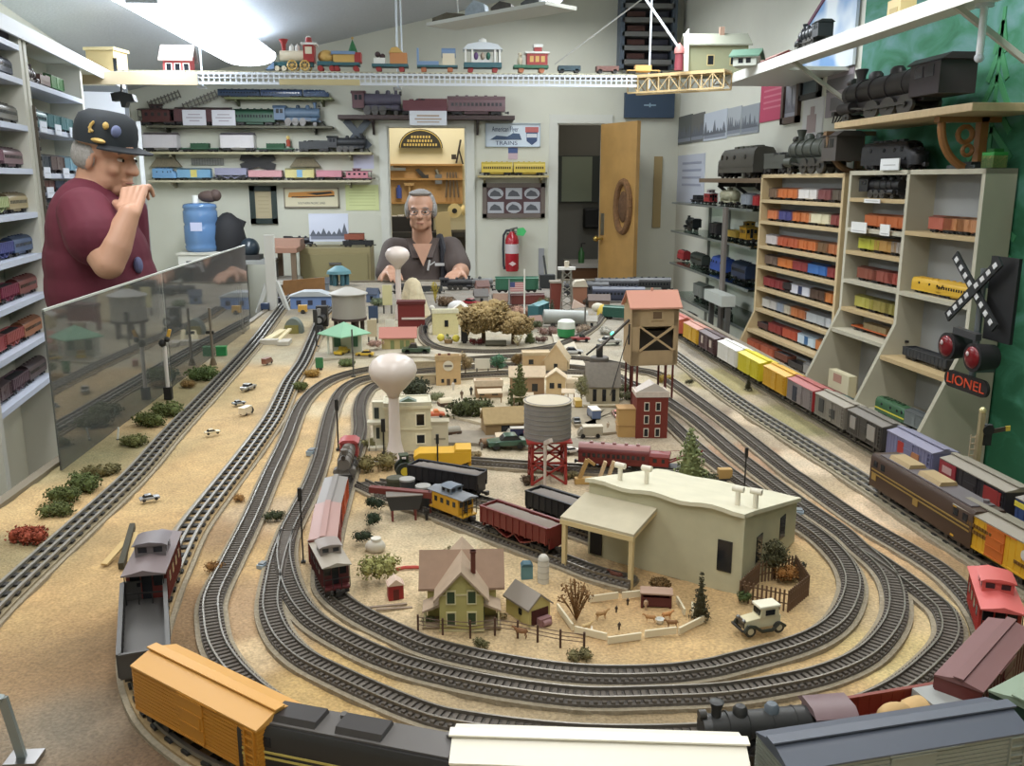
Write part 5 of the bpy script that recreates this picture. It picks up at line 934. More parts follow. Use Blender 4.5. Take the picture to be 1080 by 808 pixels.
def beast(label,px,py,l,col,rz=0,kind='cow',spot=None):
 p=G(px,py);s=S(p);l*=s;o=thing('model_'+kind,label,'model '+kind,(p.x,p.y,TZ-.002),rz);
 def body(b):
  k=.5 if kind!='sheep' else .42
  b.ball((0,0,l*.52),(l*.42,l*.17,l*.19),12,8);b.ball((l*.28,0,l*.55),(l*.2,l*.16,l*.2),10,7);b.ball((-l*.28,0,l*.55),(l*.18,l*.16,l*.18),10,7)
  b.cyl((l*.38,0,l*.6),(l*.55,0,l*.74),l*.11,l*.08,10);b.ball((l*.60,0,l*.75),(l*.13,l*.075,l*.085),10,7);b.ball((l*.70,0,l*.71),(l*.06,l*.05,l*.05),8,6)
  for sg in(-1,1):
   b.ball((l*.54,sg*l*.10,l*.80),(l*.02,l*.06,l*.03),6,4)
   b.cyl((l*.3,sg*l*.09,l*.5),(l*.32,sg*l*.09,l*.25),l*.06,l*.035,8);b.cyl((l*.32,sg*l*.09,l*.25),(l*.31,sg*l*.09,0),l*.035,l*.03,8)
   b.cyl((-l*.32,sg*l*.09,l*.52),(-l*.28,sg*l*.09,l*.3),l*.075,l*.045,8);b.cyl((-l*.28,sg*l*.09,l*.3),(-l*.36,sg*l*.09,l*.18),l*.045,l*.03,8);b.cyl((-l*.36,sg*l*.09,l*.18),(-l*.34,sg*l*.09,0),l*.03,l*.03,8)
  b.tube([(-l*.44,0,l*.62),(-l*.5,0,l*.5),(-l*.5,0,l*.25)],l*.02,5)
 b=B();body(b);m=mk('body',b,mt(col,.8,var=.15,scale=200),o)
 md=m.modifiers.new('join','REMESH');md.mode='VOXEL';md.voxel_size=max(l*.028,.0004);md.use_smooth_shade=True
 return o
beast('brown cow standing on the siding under the awning',650,612,15,(96,50,34),2.6);beast('tan calf behind the wire fence right of the farmhouse',550,671,15,(140,96,62),PI-.4)
beast('tan cow grazing just right of the dry shrub',634,652,14,(176,136,88),.3);beast('cream sheep at the pen corner next to the shed',618,664,12,(206,174,120),.4,'sheep');beast('white sheep behind the white board at the pen corner',624,668,9,(222,214,200),1.4,'sheep')
beast('tan calf left of the white tub in the pen',686,655,12,(176,128,78),PI-.2);beast('orange tan cow right of the white tub',703,652,12,(190,130,74),.2);beast('brown calf lying low near the pen gate',709,661,13,(140,98,58),PI)
simple('feed_tub','round white tub between two calves','model tub',696,655,[LG],('tub',lambda b,s:b.lathe([(3*s,0),(5*s,5*s),(4.4*s,5*s),(2.8*s,1*s),(0,1*s)],n=16)))
def figure(label,px,py,h,coat,legs=(40,40,50),skin=(200,150,120)):
 p=G(px,py);s=S(p);h*=s*1.05;o=thing('model_figure',label,'model figure',(p.x,p.y,TZ-.002));b=B()
 b.cyl((0,0,h*.48),(0,0,h*.82),h*.10,h*.13,10);b.ball((0,0,h*.82),(h*.14,h*.09,h*.05),10,6);b.cyl((0,0,h*.82),(0,0,h*.88),h*.04);b.ball((0,0,h*.93),(h*.06,h*.065,h*.075),10,8)
 for sg in(-1,1):b.cyl((sg*h*.05,0,h*.5),(sg*h*.055,0,0),h*.065,h*.04,8);b.cyl((sg*h*.14,0,h*.8),(sg*h*.17,0,h*.6),h*.04,h*.033,8);b.cyl((sg*h*.17,0,h*.6),(sg*h*.16,-h*.06,h*.44),h*.033,h*.025,8);b.ball((sg*h*.055,-h*.03,h*.02),(h*.035,h*.06,h*.02),8,5)
 m=mk('body',b,mt(coat,.7),o);md=m.modifiers.new('join','REMESH');md.mode='VOXEL';md.voxel_size=h*.02;md.use_smooth_shade=True
 b=B();b.ball((0,0,h*.965),(h*.065,h*.07,h*.045),8,5);mk('cap',b,mt(legs,.7),o);return o
figure('tiny figure in blue overalls beside the dark red hopper',583,561,16,(110,126,140));figure('tiny dark figure standing in the pen near its upper board',662,637,8,(56,44,36));figure('tiny dark figure in the middle of the pen',650,645,8,(52,42,38));figure('tiny dark figure at the front of the pen',653,663,9,(60,46,38));figure('tiny pale figure by the animal shelter',681,642,12,(190,160,130))
figure('tiny dark figure below the barrel loader',450,548,14,(36,34,34));figure('tiny figure in black near the garden cottage',449,354,13,(34,34,40))
simple('yellow_digger','yellow excavator arm near the red water tower','model digger',615,508,[mt((190,150,84),.6),mt((176,138,80),.6)],('base',lambda b,s:b.bx(-9*s,9*s,-4*s,4*s,0,6*s)),('arm',lambda b,s:(b.bar((-4*s,0,5*s),(4*s,0,26*s),4*s),b.bar((4*s,0,26*s),(12*s,0,20*s),3*s))))
simple('fork_posts','two pale pointed timber posts behind the freight house','timber',636,510,[mt((206,176,136),.7)],('posts',lambda b,s:(b.bar((-6*s,0,0),(2*s,0,26*s),5*s,3*s),b.bar((3*s,0,0),(11*s,0,26*s),5*s,3*s))))
simple('log_stack','row of yellow logs behind the freight house roof','model logs',690,508,[mt((206,170,96),.7)],('logs',lambda b,s:[b.cyl((-32*s+i*26*s,0,6*s-i*s),(-8*s+i*26*s,0,5*s-i*s),4.5*s)for i in range(3)]))
simple('mining_buckets','small dark barrels behind the freight house ridge','model barrels',655,508,[mt((60,56,54),.6)],('barrels',lambda b,s:[b.cyl((-8*s+i*8*s,0,0),(-8*s+i*8*s,0,8*s),3*s)for i in range(3)]))
simple('yellow_excavator','small tan machine by the right oval track','model digger',764,506,[mt((190,150,86),.7),DARK],('body',lambda b,s:b.bx(-7*s,7*s,-4*s,4*s,3*s,14*s)),('tracks',lambda b,s:b.bx(-8*s,8*s,-5*s,5*s,0,4*s)))
simple('winch_platform','black box on a dark round platform left of the coaling tower','model winch',632,385,[mt((84,78,72),.6),mt((34,32,32),.6)],('platform',lambda b,s:b.lathe([(10*s,0),(10*s,9*s),(9*s,10*s),(0,10*s)],n=20)),('cab',lambda b,s:(b.bx(-3*s,3*s,-3*s,3*s,10*s,23*s),b.bar((-3*s,0,21*s),(-14*s,0,12*s),1.6*s))))
for t,x,y,w,h,rz_ in(('tan stone retaining wall left of the saloon',446,404,26,9,0),('grey stone retaining wall behind the white water tower bulb',446,388,30,7,.05),('pale stone wall right of the steep-roofed house',613,405,18,8,-.1),('low stone wall around the chapel yard',636,431,40,4,-.08)):
 simple('retaining_wall',t,'model wall',x,y,[mt((168,152,122),.8,var=.15,scale=160),mt((186,172,142),.8)],('wall',lambda b,s,w=w,h=h:b.bx(-w*s/2,w*s/2,0,2*s,0,h*s)),('coping',lambda b,s,w=w,h=h:b.bx(-w*s/2-s,w*s/2+s,-.6*s,2.6*s,h*s,(h+1.2)*s)),rz=rz_)
for t,x,y,w,rz_ in(('white porch awning on posts before the general store',517,424,26,.05),('pale shop awning under the jumbled roofs',552,428,22,-.05),('small tan porch at the log cabin front',531,470,16,.1),('cream porch beside the tan cottage',599,424,14,-.15)):
 simple('shop_awning',t,'model awning',x,y,[mt((206,186,156),.7),mt((150,120,90),.7)],('canopy',lambda b,s,w=w:b.prism([(0,10*s),(8*s,13*s),(8*s,14*s),(0,11*s)],'x',-w*s/2,w*s/2)),('posts',lambda b,s,w=w:[b.bx(q*w*s-.5*s,q*w*s+.5*s,.4*s,1.4*s,0,10.4*s)for q in(-.45,0,.45)]),rz=rz_)
for t,x,y,h,c in(('tiny figure in white before the saloon door',478,411,9,(210,204,196)),('tiny figure in brown between saloon and hedge',487,420,9,(110,84,66)),('tiny figure in black by the general store',497,416,9,(46,44,44)),('tiny figure in red under the pale shop awning',562,430,9,(150,70,60)),('tiny figure in grey on the road by the green sedan',508,474,9,(130,126,120)),('tiny pale figure beside the blue delivery truck',641,452,8,(190,170,150))):figure(t,x,y,h,c)
for t,x,y,c in(('covered wagon with cream top behind the hedge',470,428,(214,200,170)),('brown cart in front of the log cabin',514,470,(130,100,70)),('grey cart beside the annex of the bank',478,458,(150,144,130))):
 simple('model_wagon',t,'model wagon',x,y,[mt(c,.7),mt((96,70,50),.7),mt((70,52,40),.7)],('cover',lambda b,s:b.prism([(5*s*math.cos(PI*i/8),5*s+5*s*math.sin(PI*i/8))for i in range(9)],'x',-7*s,7*s)),('box',lambda b,s:b.bx(-8*s,8*s,-5*s,5*s,3*s,5.4*s)),('wheels',lambda b,s:[b.cyl((q*s,g*5*s,2.4*s),(q*s,g*5.8*s,2.4*s),2.4*s,n=12)for q in(-5,5)for g in(-1,1)]),rz=.3)
for t,x,y,h,w,c in(('olive scrub in front of the bank porch',388,470,10,22,(130,124,78)),('grey green scrub left of the coaling tower legs',660,420,10,18,(110,112,80)),('pale scrub below the chapel wall',650,437,7,16,(150,140,100)),('dry scrub beside the green sedan',502,480,6,18,(150,130,92)),('brown scrub under the red water tower',560,508,9,22,(90,70,50)),('olive scrub right of the red water tower legs',603,503,8,18,(120,108,70)),('small green tuft by the farmhouse porch',452,655,9,14,(96,104,60)),('tan tuft right of the farmhouse',528,650,8,12,(150,130,84))):
 T(t,x,y,h,w,c,'bush',False,'model_bush','model bush')
simple('flat_roof_building','long blue building with pale grey roof at the far left','model building',327,325,[mt((110,140,196),.6),mt((176,184,190),.6),mt((56,60,80),.4)],('walls',lambda b,s:b.bx(-20*s,22*s,0,20*s,0,13*s)),('roof',lambda b,s:b.prism([(-23*s,13*s),(24*s,13*s),(10*s,18*s),(-8*s,18*s)],'y',-2*s,22*s)),('window',lambda b,s:[b.bx(x*s,(x+5)*s,-.5*s,.1*s,4*s,9*s)for x in(-14,-2,12)]))
simple('brown_board','brown wooden board standing behind the blue building','board',322,312,[mt((150,106,60),.7,var=.1),WOOD],('board',lambda b,s:b.prism([(-24*s,0),(21*s,0),(21*s,20*s),(-22*s,17*s)],'y',-s,s)),('batten',lambda b,s:b.bx(-24*s,21*s,-2*s,-s,0,2*s)))
simple('green_tub','bright green tub in front of the blue building','model tank',319,321,[mt((52,150,70),.5),mt((196,214,180),.5)],('tub',lambda b,s:b.lathe([(5*s,0),(5*s,7*s)],n=16)),('lid',lambda b,s:b.lathe([(5.3*s,7*s),(5.3*s,9*s),(0,9.5*s)],n=16)))
simple('yellow_loader','small ochre loader below the green tub','model digger',320,330,[mt((206,160,70),.6),DARK],('body',lambda b,s:b.bx(-5*s,4*s,-3*s,3*s,2*s,9*s)),('wheel',lambda b,s:b.cyl((0,-3.4*s,2*s),(0,3.4*s,2*s),2.4*s)))
simple('teal_gazebo','teal domed gazebo behind the storage tank','model building',358,300,[mt((90,140,150),.6),mt((60,104,116),.5)],('roof',lambda b,s:b.lathe([(13*s,12*s),(12*s,15*s),(4*s,20*s),(0,20*s)],n=16)),('walls',lambda b,s:[b.cyl((8*s*math.cos(t),8*s*math.sin(t),0),(8*s*math.cos(t),8*s*math.sin(t),13*s),2.4*s)for t in[k*PI/3 for k in range(6)]]))
simple('camp_tent','grey rounded shed with olive front on the far left siding','model shed',309,351,[mt((110,120,112),.7),mt((130,122,60),.7)],('shell',lambda b,s:b.prism([(10*s*math.cos(PI*i/10),16*s*math.sin(PI*i/10))for i in range(11)],'y',0,14*s)),('front',lambda b,s:b.bx(-8*s,6*s,-1.5*s,0,0,9*s)))
simple('lumber_ramp','pale cream timber loading ramp on the far left sand','model ramp',284,362,[mt((214,200,156),.7),mt((186,180,166),.7)],('beams',lambda b,s:(b.bar((-6*s,0,2*s),(8*s,40*s,8*s),8*s,3*s),b.bar((8*s,0,2*s),(16*s,36*s,10*s),4*s,2*s))),('deck',lambda b,s:(b.bx(-9*s,9*s,-4*s,6*s,0,5*s),b.bx(10*s,22*s,-10*s,10*s,0,4*s))))
simple('white_pillar','tall white wooden post with two slanted braces at the panel corner','post',288,326,[mt((206,206,200),.6),mt((196,198,194),.6)],('post',lambda b,s:b.bx(-5*s,5*s,-3*s,3*s,0,78*s)),('brace',lambda b,s:(b.bar((5*s,0,30*s),(17*s,-4*s,-3*s),4*s),b.bar((-5*s,0,28*s),(-16*s,-4*s,-3*s),4*s))))
for x,y,t,c in((280,327,'dark blue rail truck under the white post braces',(50,70,104)),(297,321,'dark wheel set right of the white post foot',(44,46,54))):simple('rail_truck',t,'model truck',x,y,[mt(c,.5),DARK],('body',lambda b,s:b.bx(-4*s,4*s,-4*s,4*s,2*s,8*s)),('wheel',lambda b,s:b.cyl((-4*s,0,2*s),(4*s,0,2*s),2.2*s)))
for px,py in((337,350),):
 o=thing('black_steam_engine','black steam engine seen head-on left of the green-roofed station','model locomotive',(0,0,0));o.location=(*G(px,py).xy,TZ);s=S(o.location)
 b=B();b.cyl((0,0,12*s),(0,30*s,12*s),5*s,n=16);mk('boiler',b,BLACK,o);b=B();b.cyl((0,-.5*s,12*s),(0,0,12*s),3*s);b.lathe([(1.5*s,17*s),(2*s,24*s),(0,24*s)],(0,3*s,0),10);mk('smokebox',b,mt((150,150,150),.4),o);b=B();b.prism([(-6*s,0),(6*s,0),(3*s,7*s),(-3*s,7*s)],'y',-4*s,2*s);mk('pilot',b,mt((60,60,62),.6),o);b=B();b.bx(-6*s,6*s,22*s,32*s,2*s,24*s);mk('cab',b,DARK,o)
signal('dark twin-headed signal left of the mint-roofed station',334,366,38,(46,44,44),4)
for x,y,t,c,h in((393,362,'cream wheel-topped loader right of the green-roofed station',(186,172,140),26),(412,350,'white lettered sign stand behind the pink-roofed station',(214,210,196),14),(394,340,'navy blue water column behind the petrol station',(50,70,100),18),(409,330,'tilted cream poster stand before the plaster mountain',(206,200,150),30)):
 simple('sign_stand',t,'model stand',x,y,[mt(c,.6),DARK],('panel',lambda b,s,h=h:b.bx(-5*s,5*s,-s,s,h*.3*s,h*s)),('post',lambda b,s,h=h:[b.bx(q*s-.7*s,q*s+.7*s,-.7*s,.7*s,0,h*.35*s)for q in(-4,4)]))
simple('toadstool_lamp','white globe lamp left of the garden cottage','model lamp',456,340,[mt((220,216,206),.4),DARK],('globe',lambda b,s:b.ball((0,0,16*s),3*s)),('post',lambda b,s:b.cyl((0,0,0),(0,0,14*s),1.2*s)))
simple('daffodil_bed','pair of yellow flowers with green leaves before the garden cottage','model flowers',473,361,[mt((222,206,70),.6),mt((76,100,40),.8),mt((150,120,80),.7)],('bloom',lambda b,s:(b.ball((-8*s,0,6*s),(4*s,3*s,4*s)),b.ball((8*s,0,5*s),(4*s,3*s,4*s)))),('leaves',lambda b,s:b.leaf((0,0,5*s),5*s,40,1.2*s)),('pot',lambda b,s:b.lathe([(4*s,0),(5*s,4*s),(0,4*s)],n=10)))
simple('black_tank_load','row of dark weathered logs beneath the wide tan tree','model logs',523,364,[mt((86,82,66),.8)],('logs',lambda b,s:[b.cyl((-11*s,k*2*s,(2+k%2*2)*s),(11*s,k*2*s,(2+k%2*2)*s),2*s)for k in range(3)]))
simple('cream_flowers','cream blossom clump left of the green conical bush','model flowers',546,364,[mt((214,200,156),.7),mt((170,150,116),.8)],('bloom',lambda b,s:b.leaf((0,0,9*s),6*s,60,1.3*s)),('stem',lambda b,s:[b.bar((0,0,0),(x*s,0,9*s),1*s)for x in(-4,0,4)]))
auto('shiny red car parked on the far plaster hill',497,322,20,-.6,(170,30,44));auto('orange car right of the shiny red car',512,330,16,-.8,(196,110,60),'car');auto('dusty pink car before the wide tan tree',526,336,22,-.6,(190,130,110),'car')
simple('snow_mound','white snowy mound left of the shiny red car','model mound',482,326,[mt((220,220,220),.8),mt((196,190,180),.8)],('mound',lambda b,s:b.ball((0,0,2*s),(10*s,8*s,8*s))),('foot',lambda b,s:b.ball((6*s,0,0),(8*s,7*s,4*s))))
car('boxcar',(54,110,84),'green boxcar on the far layout edge before the white flag pole',(*G(545,316).xy,TZ+.035),0,roof=(50,104,80),scale=1.05)
o=[x for x in C.objects if x.get('label','').startswith('green boxcar on the far layout edge')][0];b=B();p0=o.location;
simple('plank_bridge','grey plank ledge carrying the far green boxcar','model ledge',545,317,[mt((110,104,96),.8),DARK],('deck',lambda b,s:b.bx(-26*s,26*s,-9*s,9*s,3*s,7.2*s)),('support',lambda b,s:[b.bx(x*s-2*s,x*s+2*s,-8*s,8*s,0,3*s)for x in(-20,0,20)]))
simple('flag','small red and white striped flag hanging before the far green boxcar','model flag',543,324,[mt((214,190,186),.7),mt((190,110,110),.7),mt((70,80,130),.7),mt((150,150,150),.4)],('cloth',lambda b,s:b.bx(-5*s,9*s,-s*.4,s*.4,17*s,27*s)),('stripes',lambda b,s:[b.bx(-5*s,9*s,-s*.6,s*.6,z*s,(z+.9)*s)for z in(17.5,19.6,21.7,23.8,25.9)]),('canton',lambda b,s:b.bx(-5*s,0,-s*.8,s*.8,22*s,27*s)),('pole',lambda b,s:b.cyl((-6*s,0,0),(-6*s,0,30*s),.8*s)))
car('boxcar',(44,100,110),'teal boxcar standing crosswise right of the flag pole',(*G(568,334).xy,TZ-.004),1.15,roof=(110,160,166),scale=.9,sx=.8)
simple('horizontal_tank','long pale grey horizontal tank behind the green and white tank','model tank',597,343,[mt((150,154,150),.4,.2),DARK],('tank',lambda b,s:b.cyl((-24*s,0,10*s),(22*s,0,8*s),8*s,n=18)),('cradle',lambda b,s:[b.bx(x*s-2*s,x*s+2*s,-6*s,6*s,0,5*s)for x in(-14,12)]))
simple('striped_tank','green tank car with white top beside the far road','model tank',597,357,[mt((40,140,76),.5),mt((214,220,210),.5),DARK],('tank',lambda b,s:b.lathe([(6*s,2*s),(9*s,4*s),(9.5*s,12*s)],n=18)),('top',lambda b,s:b.lathe([(9.6*s,12*s),(9*s,19*s),(6*s,21*s),(0,21*s)],n=18)),('base',lambda b,s:b.bx(-7*s,7*s,-5*s,5*s,0,3*s)))
o=simple('floodlight_tower','grey lattice tower with white lamps at the far end','model tower',597,330,[mt((130,126,116),.5),mt((226,226,222),.4),mt((210,200,180),.5)],('lattice',lambda b,s:([b.bar((sx*7*s,sy*7*s,0),(sx*4*s,sy*4*s,46*s),1.2*s)for sx in(-1,1)for sy in(-1,1)],[b.bar((sx*(7-3*k/6)*s,-6*s,k*7.5*s),(-sx*(7-3*k/6)*s,-6*s,(k+1)*7.5*s),.9*s)for k in range(6)for sx in(-1,1)])),('lamp_bank',lambda b,s:b.bx(-9*s,9*s,-3*s,3*s,46*s,49*s)),('beacon',lambda b,s:b.cyl((0,0,49*s),(0,0,55*s),2.6*s)))
simple('red_brick_mill','dark red brick mill left of the lattice tower','model building',586,330,[mt((124,56,44),.8),mt((150,140,126),.7)],('walls',lambda b,s:b.bx(-5*s,7*s,0,12*s,0,32*s)),('parapet',lambda b,s:b.bx(-6*s,8*s,-s,13*s,32*s,34*s)))
simple('tan_factory','rusty factory with pale roof right of the lattice tower','model building',611,322,[mt((150,100,76),.8),mt((190,180,160),.7)],('walls',lambda b,s:b.bx(-8*s,8*s,0,12*s,0,20*s)),('roof',lambda b,s:b.prism([(-9*s,20*s),(9*s,20*s),(6*s,27*s),(-4*s,26*s)],'y',-s,13*s)))
simple('pink_awning','pale pink slanted awning on a grey pole','model awning',611,346,[mt((216,190,176),.6),STEEL],('canopy',lambda b,s:b.prism([(-8*s,22*s),(6*s,24*s),(-6*s,31*s)],'y',-4*s,4*s)),('pole',lambda b,s:b.cyl((6*s,0,0),(6*s,0,25*s),.9*s)))
simple('yellow_dome','yellow and white domed tent near the far right corner','model tent',636,332,[mt((216,186,70),.6),mt((206,200,180),.6),mt((70,60,40),.6)],('dome',lambda b,s:b.lathe([(7*s,0),(6*s,7*s),(3*s,11*s),(0,12*s)],n=14)),('cover',lambda b,s:b.ball((-5*s,4*s,8*s),(7*s,5*s,5*s))),('door',lambda b,s:b.bx(-2*s,2*s,-7.2*s,-5*s,0,5*s)))
car('boxcar',(44,90,76),'dark green boxcar right of the yellow domed tent',(*G(652,336).xy,TZ-.004),-.5,roof=(70,116,100),scale=.8,sx=.8)
for i,(x,y,c,t)in enumerate(((618,312,(40,40,44),'left'),(650,308,(46,48,56),'middle'),(684,307,(36,36,38),'right'))):car('coach',c,f'black passenger car in the dark train on the far right edge, {t} one',(*G(x,y).xy,TZ-.002),-.12,roof=(52,52,54),scale=1.0,sx=.9,group='dark train on the far edge')
car('coach',(50,56,78),'dark navy passenger car in front of the far black train',(*G(652,318).xy,TZ-.002),-.15,roof=(60,66,84))
car('steam',(50,50,54),'dark steam engine on the far edge by the brown shirted man hand',(*G(482,305).xy,TZ-.002),0,scale=.9,cab=(44,44,48))
car('gondola',(60,64,66),'slate gondola left of the dark engine at the far edge',(*G(452,309).xy,TZ-.002),0,scale=.8,sx=.9)
simple('control_box','black control box standing on the far table edge by the lattice tower','control box',577,303,[mt((40,44,44),.6),mt((70,74,74),.5)],('case',lambda b,s:b.bx(-8*s,8*s,-5*s,5*s,0,14*s)),('handle',lambda b,s:b.bar((-1*s,0,14*s),(-4*s,0,34*s),2*s)))
for i,(x,y,c,t)in enumerate(((640,352,(180,176,166),'pale rubble heap left of the conveyor foot'),(617,350,(150,130,110),'brown rubble heap right of the striped tank'),(578,352,(130,100,90),'reddish rubble heap left of the striped tank'))):
 T(t,x,y,9,22,c,'bush',False,'rubble_heap','model rubble')
p=G(631,360);s=S(p);o=thing('signal_lamp','small glowing green signal lamp under the conveyor','model lamp',(644*0+p.x+.05,p.y,TZ));b=B();b.ball((0,0,8*s),2.2*s);mk('lens',b,mt((60,255,190),.3,emit=6),o);b=B();b.cyl((0,0,0),(0,0,7*s),1*s);mk('post',b,DARK,o)
for t,x,y,h,w,c,sh in(('yellow sprig left of the plaster mountain top',459,318,22,9,(180,160,60),'twig'),('brown scrub beneath the far dark engine',470,322,12,26,(120,96,72),'bush'),('rust scrub right of the snowy mound',500,330,10,24,(160,104,72),'bush'),('dusty pink scrub behind the flag pole',552,332,12,26,(176,136,116),'bush'),('olive scrub left of the red brick mill',574,322,12,20,(104,100,66),'bush'),('dark scrub right of the rusty factory',628,322,10,26,(84,80,72),'bush'),('tan scrub at the far right table corner',668,324,9,26,(128,112,88),'bush'),('grey scrub left of the storage tank',342,316,9,18,(120,124,104),'bush'),('green scrub right of the storage tank',398,322,10,18,(104,116,84),'bush'),('brown scrub right of the plaster mountain',463,334,9,20,(140,118,90),'bush'),('pale scrub along the far curve of the trolley track',618,338,8,24,(170,156,130),'bush'),('dark green fir behind the teal boxcar',582,336,20,12,(66,80,60),'cone')):
 T(t,x,y,h,w,c,sh,False,'model_bush','model bush')
for t,x,y,w,h,rh,wl_,rf in(('small grey hut left of the far green boxcar',508,320,14,9,6,(150,146,140),(110,106,104)),('tiny tan cabin behind the wide dry tree',528,324,14,8,6,(176,150,112),(140,110,90)),('low brown warehouse before the dark navy coach',632,324,22,8,5,(132,104,84),(110,96,90)),('white kiosk right of the horizontal grey tank',624,346,10,9,4,(206,200,190),(180,176,168)),('slate hut left of the teal gazebo',340,306,14,8,5,(120,130,140),(90,96,104)),('blue hut right of the teal gazebo',392,318,12,9,5,(96,116,150),(80,90,110)),('pale pink hut left of the rubble heap',566,346,12,8,5,(190,160,146),(150,120,110)),('rose hut behind the shiny red car',510,309,13,8,5,(160,120,110),(120,90,84)),('olive hut at the far right corner',690,318,16,9,5,(120,116,92),(90,88,76))):
 house(t,x,y,w,h,rh,w*.7,.1*(x%7-3),wl_,rf,wins=[(0,h*.5,3,4)],name='model_hut',cat='model hut')
for t,x,y,c,k,rz_ in(('dull red boxcar left of the teal boxcar',556,322,(120,60,54),'boxcar',.1),('grey tank car on the far edge right of the brown hand',506,303,(110,112,112),'tank_car',.05),('black hopper behind the lattice tower',612,306,(50,50,52),'hopper',0),('brown gondola below the far green boxcar',530,331,(110,80,64),'gondola',.15),('black tank car at the far left edge',430,309,(46,46,50),'tank_car',0)):
 q=G(x,y);car(k,c,t,(q.x,q.y,TZ-.003),rz_,scale=.8)
ZO=2.14;YO=5.5
lf=lambda Y:-1.658-.1415*(Y-3.726)
ohw=mt((208,214,222),.5)
o=thing('overhead_shelf','white overhead shelf running along the left wall','shelf',(0,0,0))
b=B();ye=6.0;b.prism([(lf(.6),.6),(lf(ye),ye),(LW(ye),ye),(LW(.6),.6)],'z',ZO-.02,ZO);mk('board',b,mt((206,206,190),.6),o)
b=B();b.bar((lf(.6)+.005,.6,ZO-.01),(lf(ye)+.005,ye,ZO-.01),.012,.06);mk('edge_strip',b,ohw,o)
for Y in(4.1,2.6):
 b=B();b.bar((lf(Y)-.02,Y,ZO-.03),(LW(Y)+.03,Y-.02,ZO-.33),.022);mk('brace',b,mt((176,172,160),.6),o)
o=thing('overhead_shelf','white overhead shelf running along the right wall','shelf',(0,0,0));b=B();xf=1.65
b.bx(xf,xf+.16,.6,4.9,ZO-.02,ZO);b.bx(xf,XR,4.9,5.75,ZO-.02,ZO);mk('board',b,mt((222,222,214),.5),o)
b=B();b.bx(xf-.006,xf,.6,5.5,ZO-.045,ZO+.006);mk('edge_strip',b,mt((228,228,222),.5),o)
b=B();t_=0
y=1.0
while y<5.1:b.bx(xf+.02,xf+.16,y,y+.018,ZO,ZO+.012);y+=.036
mk('track_ties',b,mt((190,186,170),.6),o)
b=B();[b.bx(xf+q-.004,xf+q+.004,.9,5.2,ZO+.012,ZO+.024)for q in(.05,.13)];mk('track_rails',b,mt((200,190,150),.35,.6),o)
for Y in(4.55,3.1):b=B();b.bar((xf+.06,Y,ZO-.02),(XR-.02,Y,ZO-.30),.018);mk('brace',b,mt((196,192,180),.6),o)
p=AX(1036,30,1.9);o=thing('hanging_rod','glossy white rod hanging under the right overhead shelf','rod',(1.79,AX(1036,30,1.79).y,0));b=B();z0=AX(1037,60,1.79).z;b.cyl((0,0,z0),(0,0,ZO-.02),.012);mk('rod',b,mt((226,232,236),.2),o);b=B();b.cyl((0,0,ZO-.03),(0,0,ZO-.02),.03);mk('flange',b,ohw,o);b=B();b.ball((0,0,z0),.016);mk('end_cap',b,ohw,o)
xl,xr=AY(128,90,YO).x,AY(668,92,YO).x
o=thing('track_span','white slotted shelf carrying overhead track across the room','shelf',(0,0,0));zt=ZO+.0
b=B();b.bx(xl-.2,xr,YO-.09,YO+.09,zt-.012,zt);mk('deck',b,ohw,o)
b=B();b.bx(xl+.45,xr,YO-.095,YO-.085,zt-.012,zt-.004);b.bx(xl+.45,xr,YO-.095,YO-.085,zt-.065,zt-.050);b.bx(xl+.45,xr,YO-.095,YO-.085,zt-.032,zt-.026)
x=xl+.45
while x<xr:b.bx(x-.004,x+.004,YO-.094,YO-.086,zt-.06,zt-.008);x+=.030
mk('slotted_edge',b,ohw,o)
b=B();b.bx(xl-.2,xl+.45,YO-.10,YO-.085,zt-.07,zt-.002);mk('wooden_edge',b,mt((196,178,146),.6),o)
b=B();b.bx(xl+.9,xl+1.35,YO-.099,YO-.094,zt-.066,zt-.035);mk('tan_panel',b,mt((196,180,130),.6),o)
b=B();x=xl
while x<xr:b.bx(x,x+.014,YO-.06,YO+.06,zt,zt+.008);x+=.030
mk('ties',b,mt((120,116,104),.7),o);b=B();[b.bx(xl,xr,YO+q-.003,YO+q+.003,zt+.008,zt+.016)for q in(-.0225,.0225)];mk('rails',b,mt((190,186,160),.3,.7),o)
ZR=zt+.016
for i,(px,t)in enumerate(((418,'white hanging rod pair from the ceiling near the span middle'),(690,'white hanging rod above the tan bridge'),(206,'white hanging rod beside the small red house'))):
 x=AY(px,60,YO).x;o=thing('hanger_rod',t,'rod',(x,YO+.12,0));b=B();b.cyl((0,0,zt-.06),(0,0,CZ(x)),.006);(b.cyl((.03,0,zt-.02),(.02,0,CZ(x)),.005)if i==0 else None);mk('rod',b,mt((222,232,240),.3),o);b=B();b.bx(-.02,.02,-.06,.02,zt-.07,zt-.06);mk('bracket',b,ohw,o)
x0=AY(726,60,YO-.1).x;o=thing('hanger_rod','slanted white rod reaching the green house','rod',(0,0,0));a=AY(674,0,YO-.1);c=AY(697,68,YO-.1);b=B();a2=AY(676,-60,YO-.1);b.bar(AY(672,-14,YO-.1),AY(728,68,YO-.1),.012);mk('rod',b,ohw,o);b=B();b.ball(AY(728,68,YO-.1),.012);mk('end',b,ohw,o)
a,c=AY(585,68,YO+.3),AY(676,0,YO+.3);o=thing('guy_cord','thin grey cord slanting up to the ceiling right of the toy train','cord',(0,0,0));b=B();b.bar(a,c+(c-a)*.3,.008);mk('cord',b,mt((170,168,160),.6),o)
a,c=AY(396,21,YO),AY(418,5,YO)
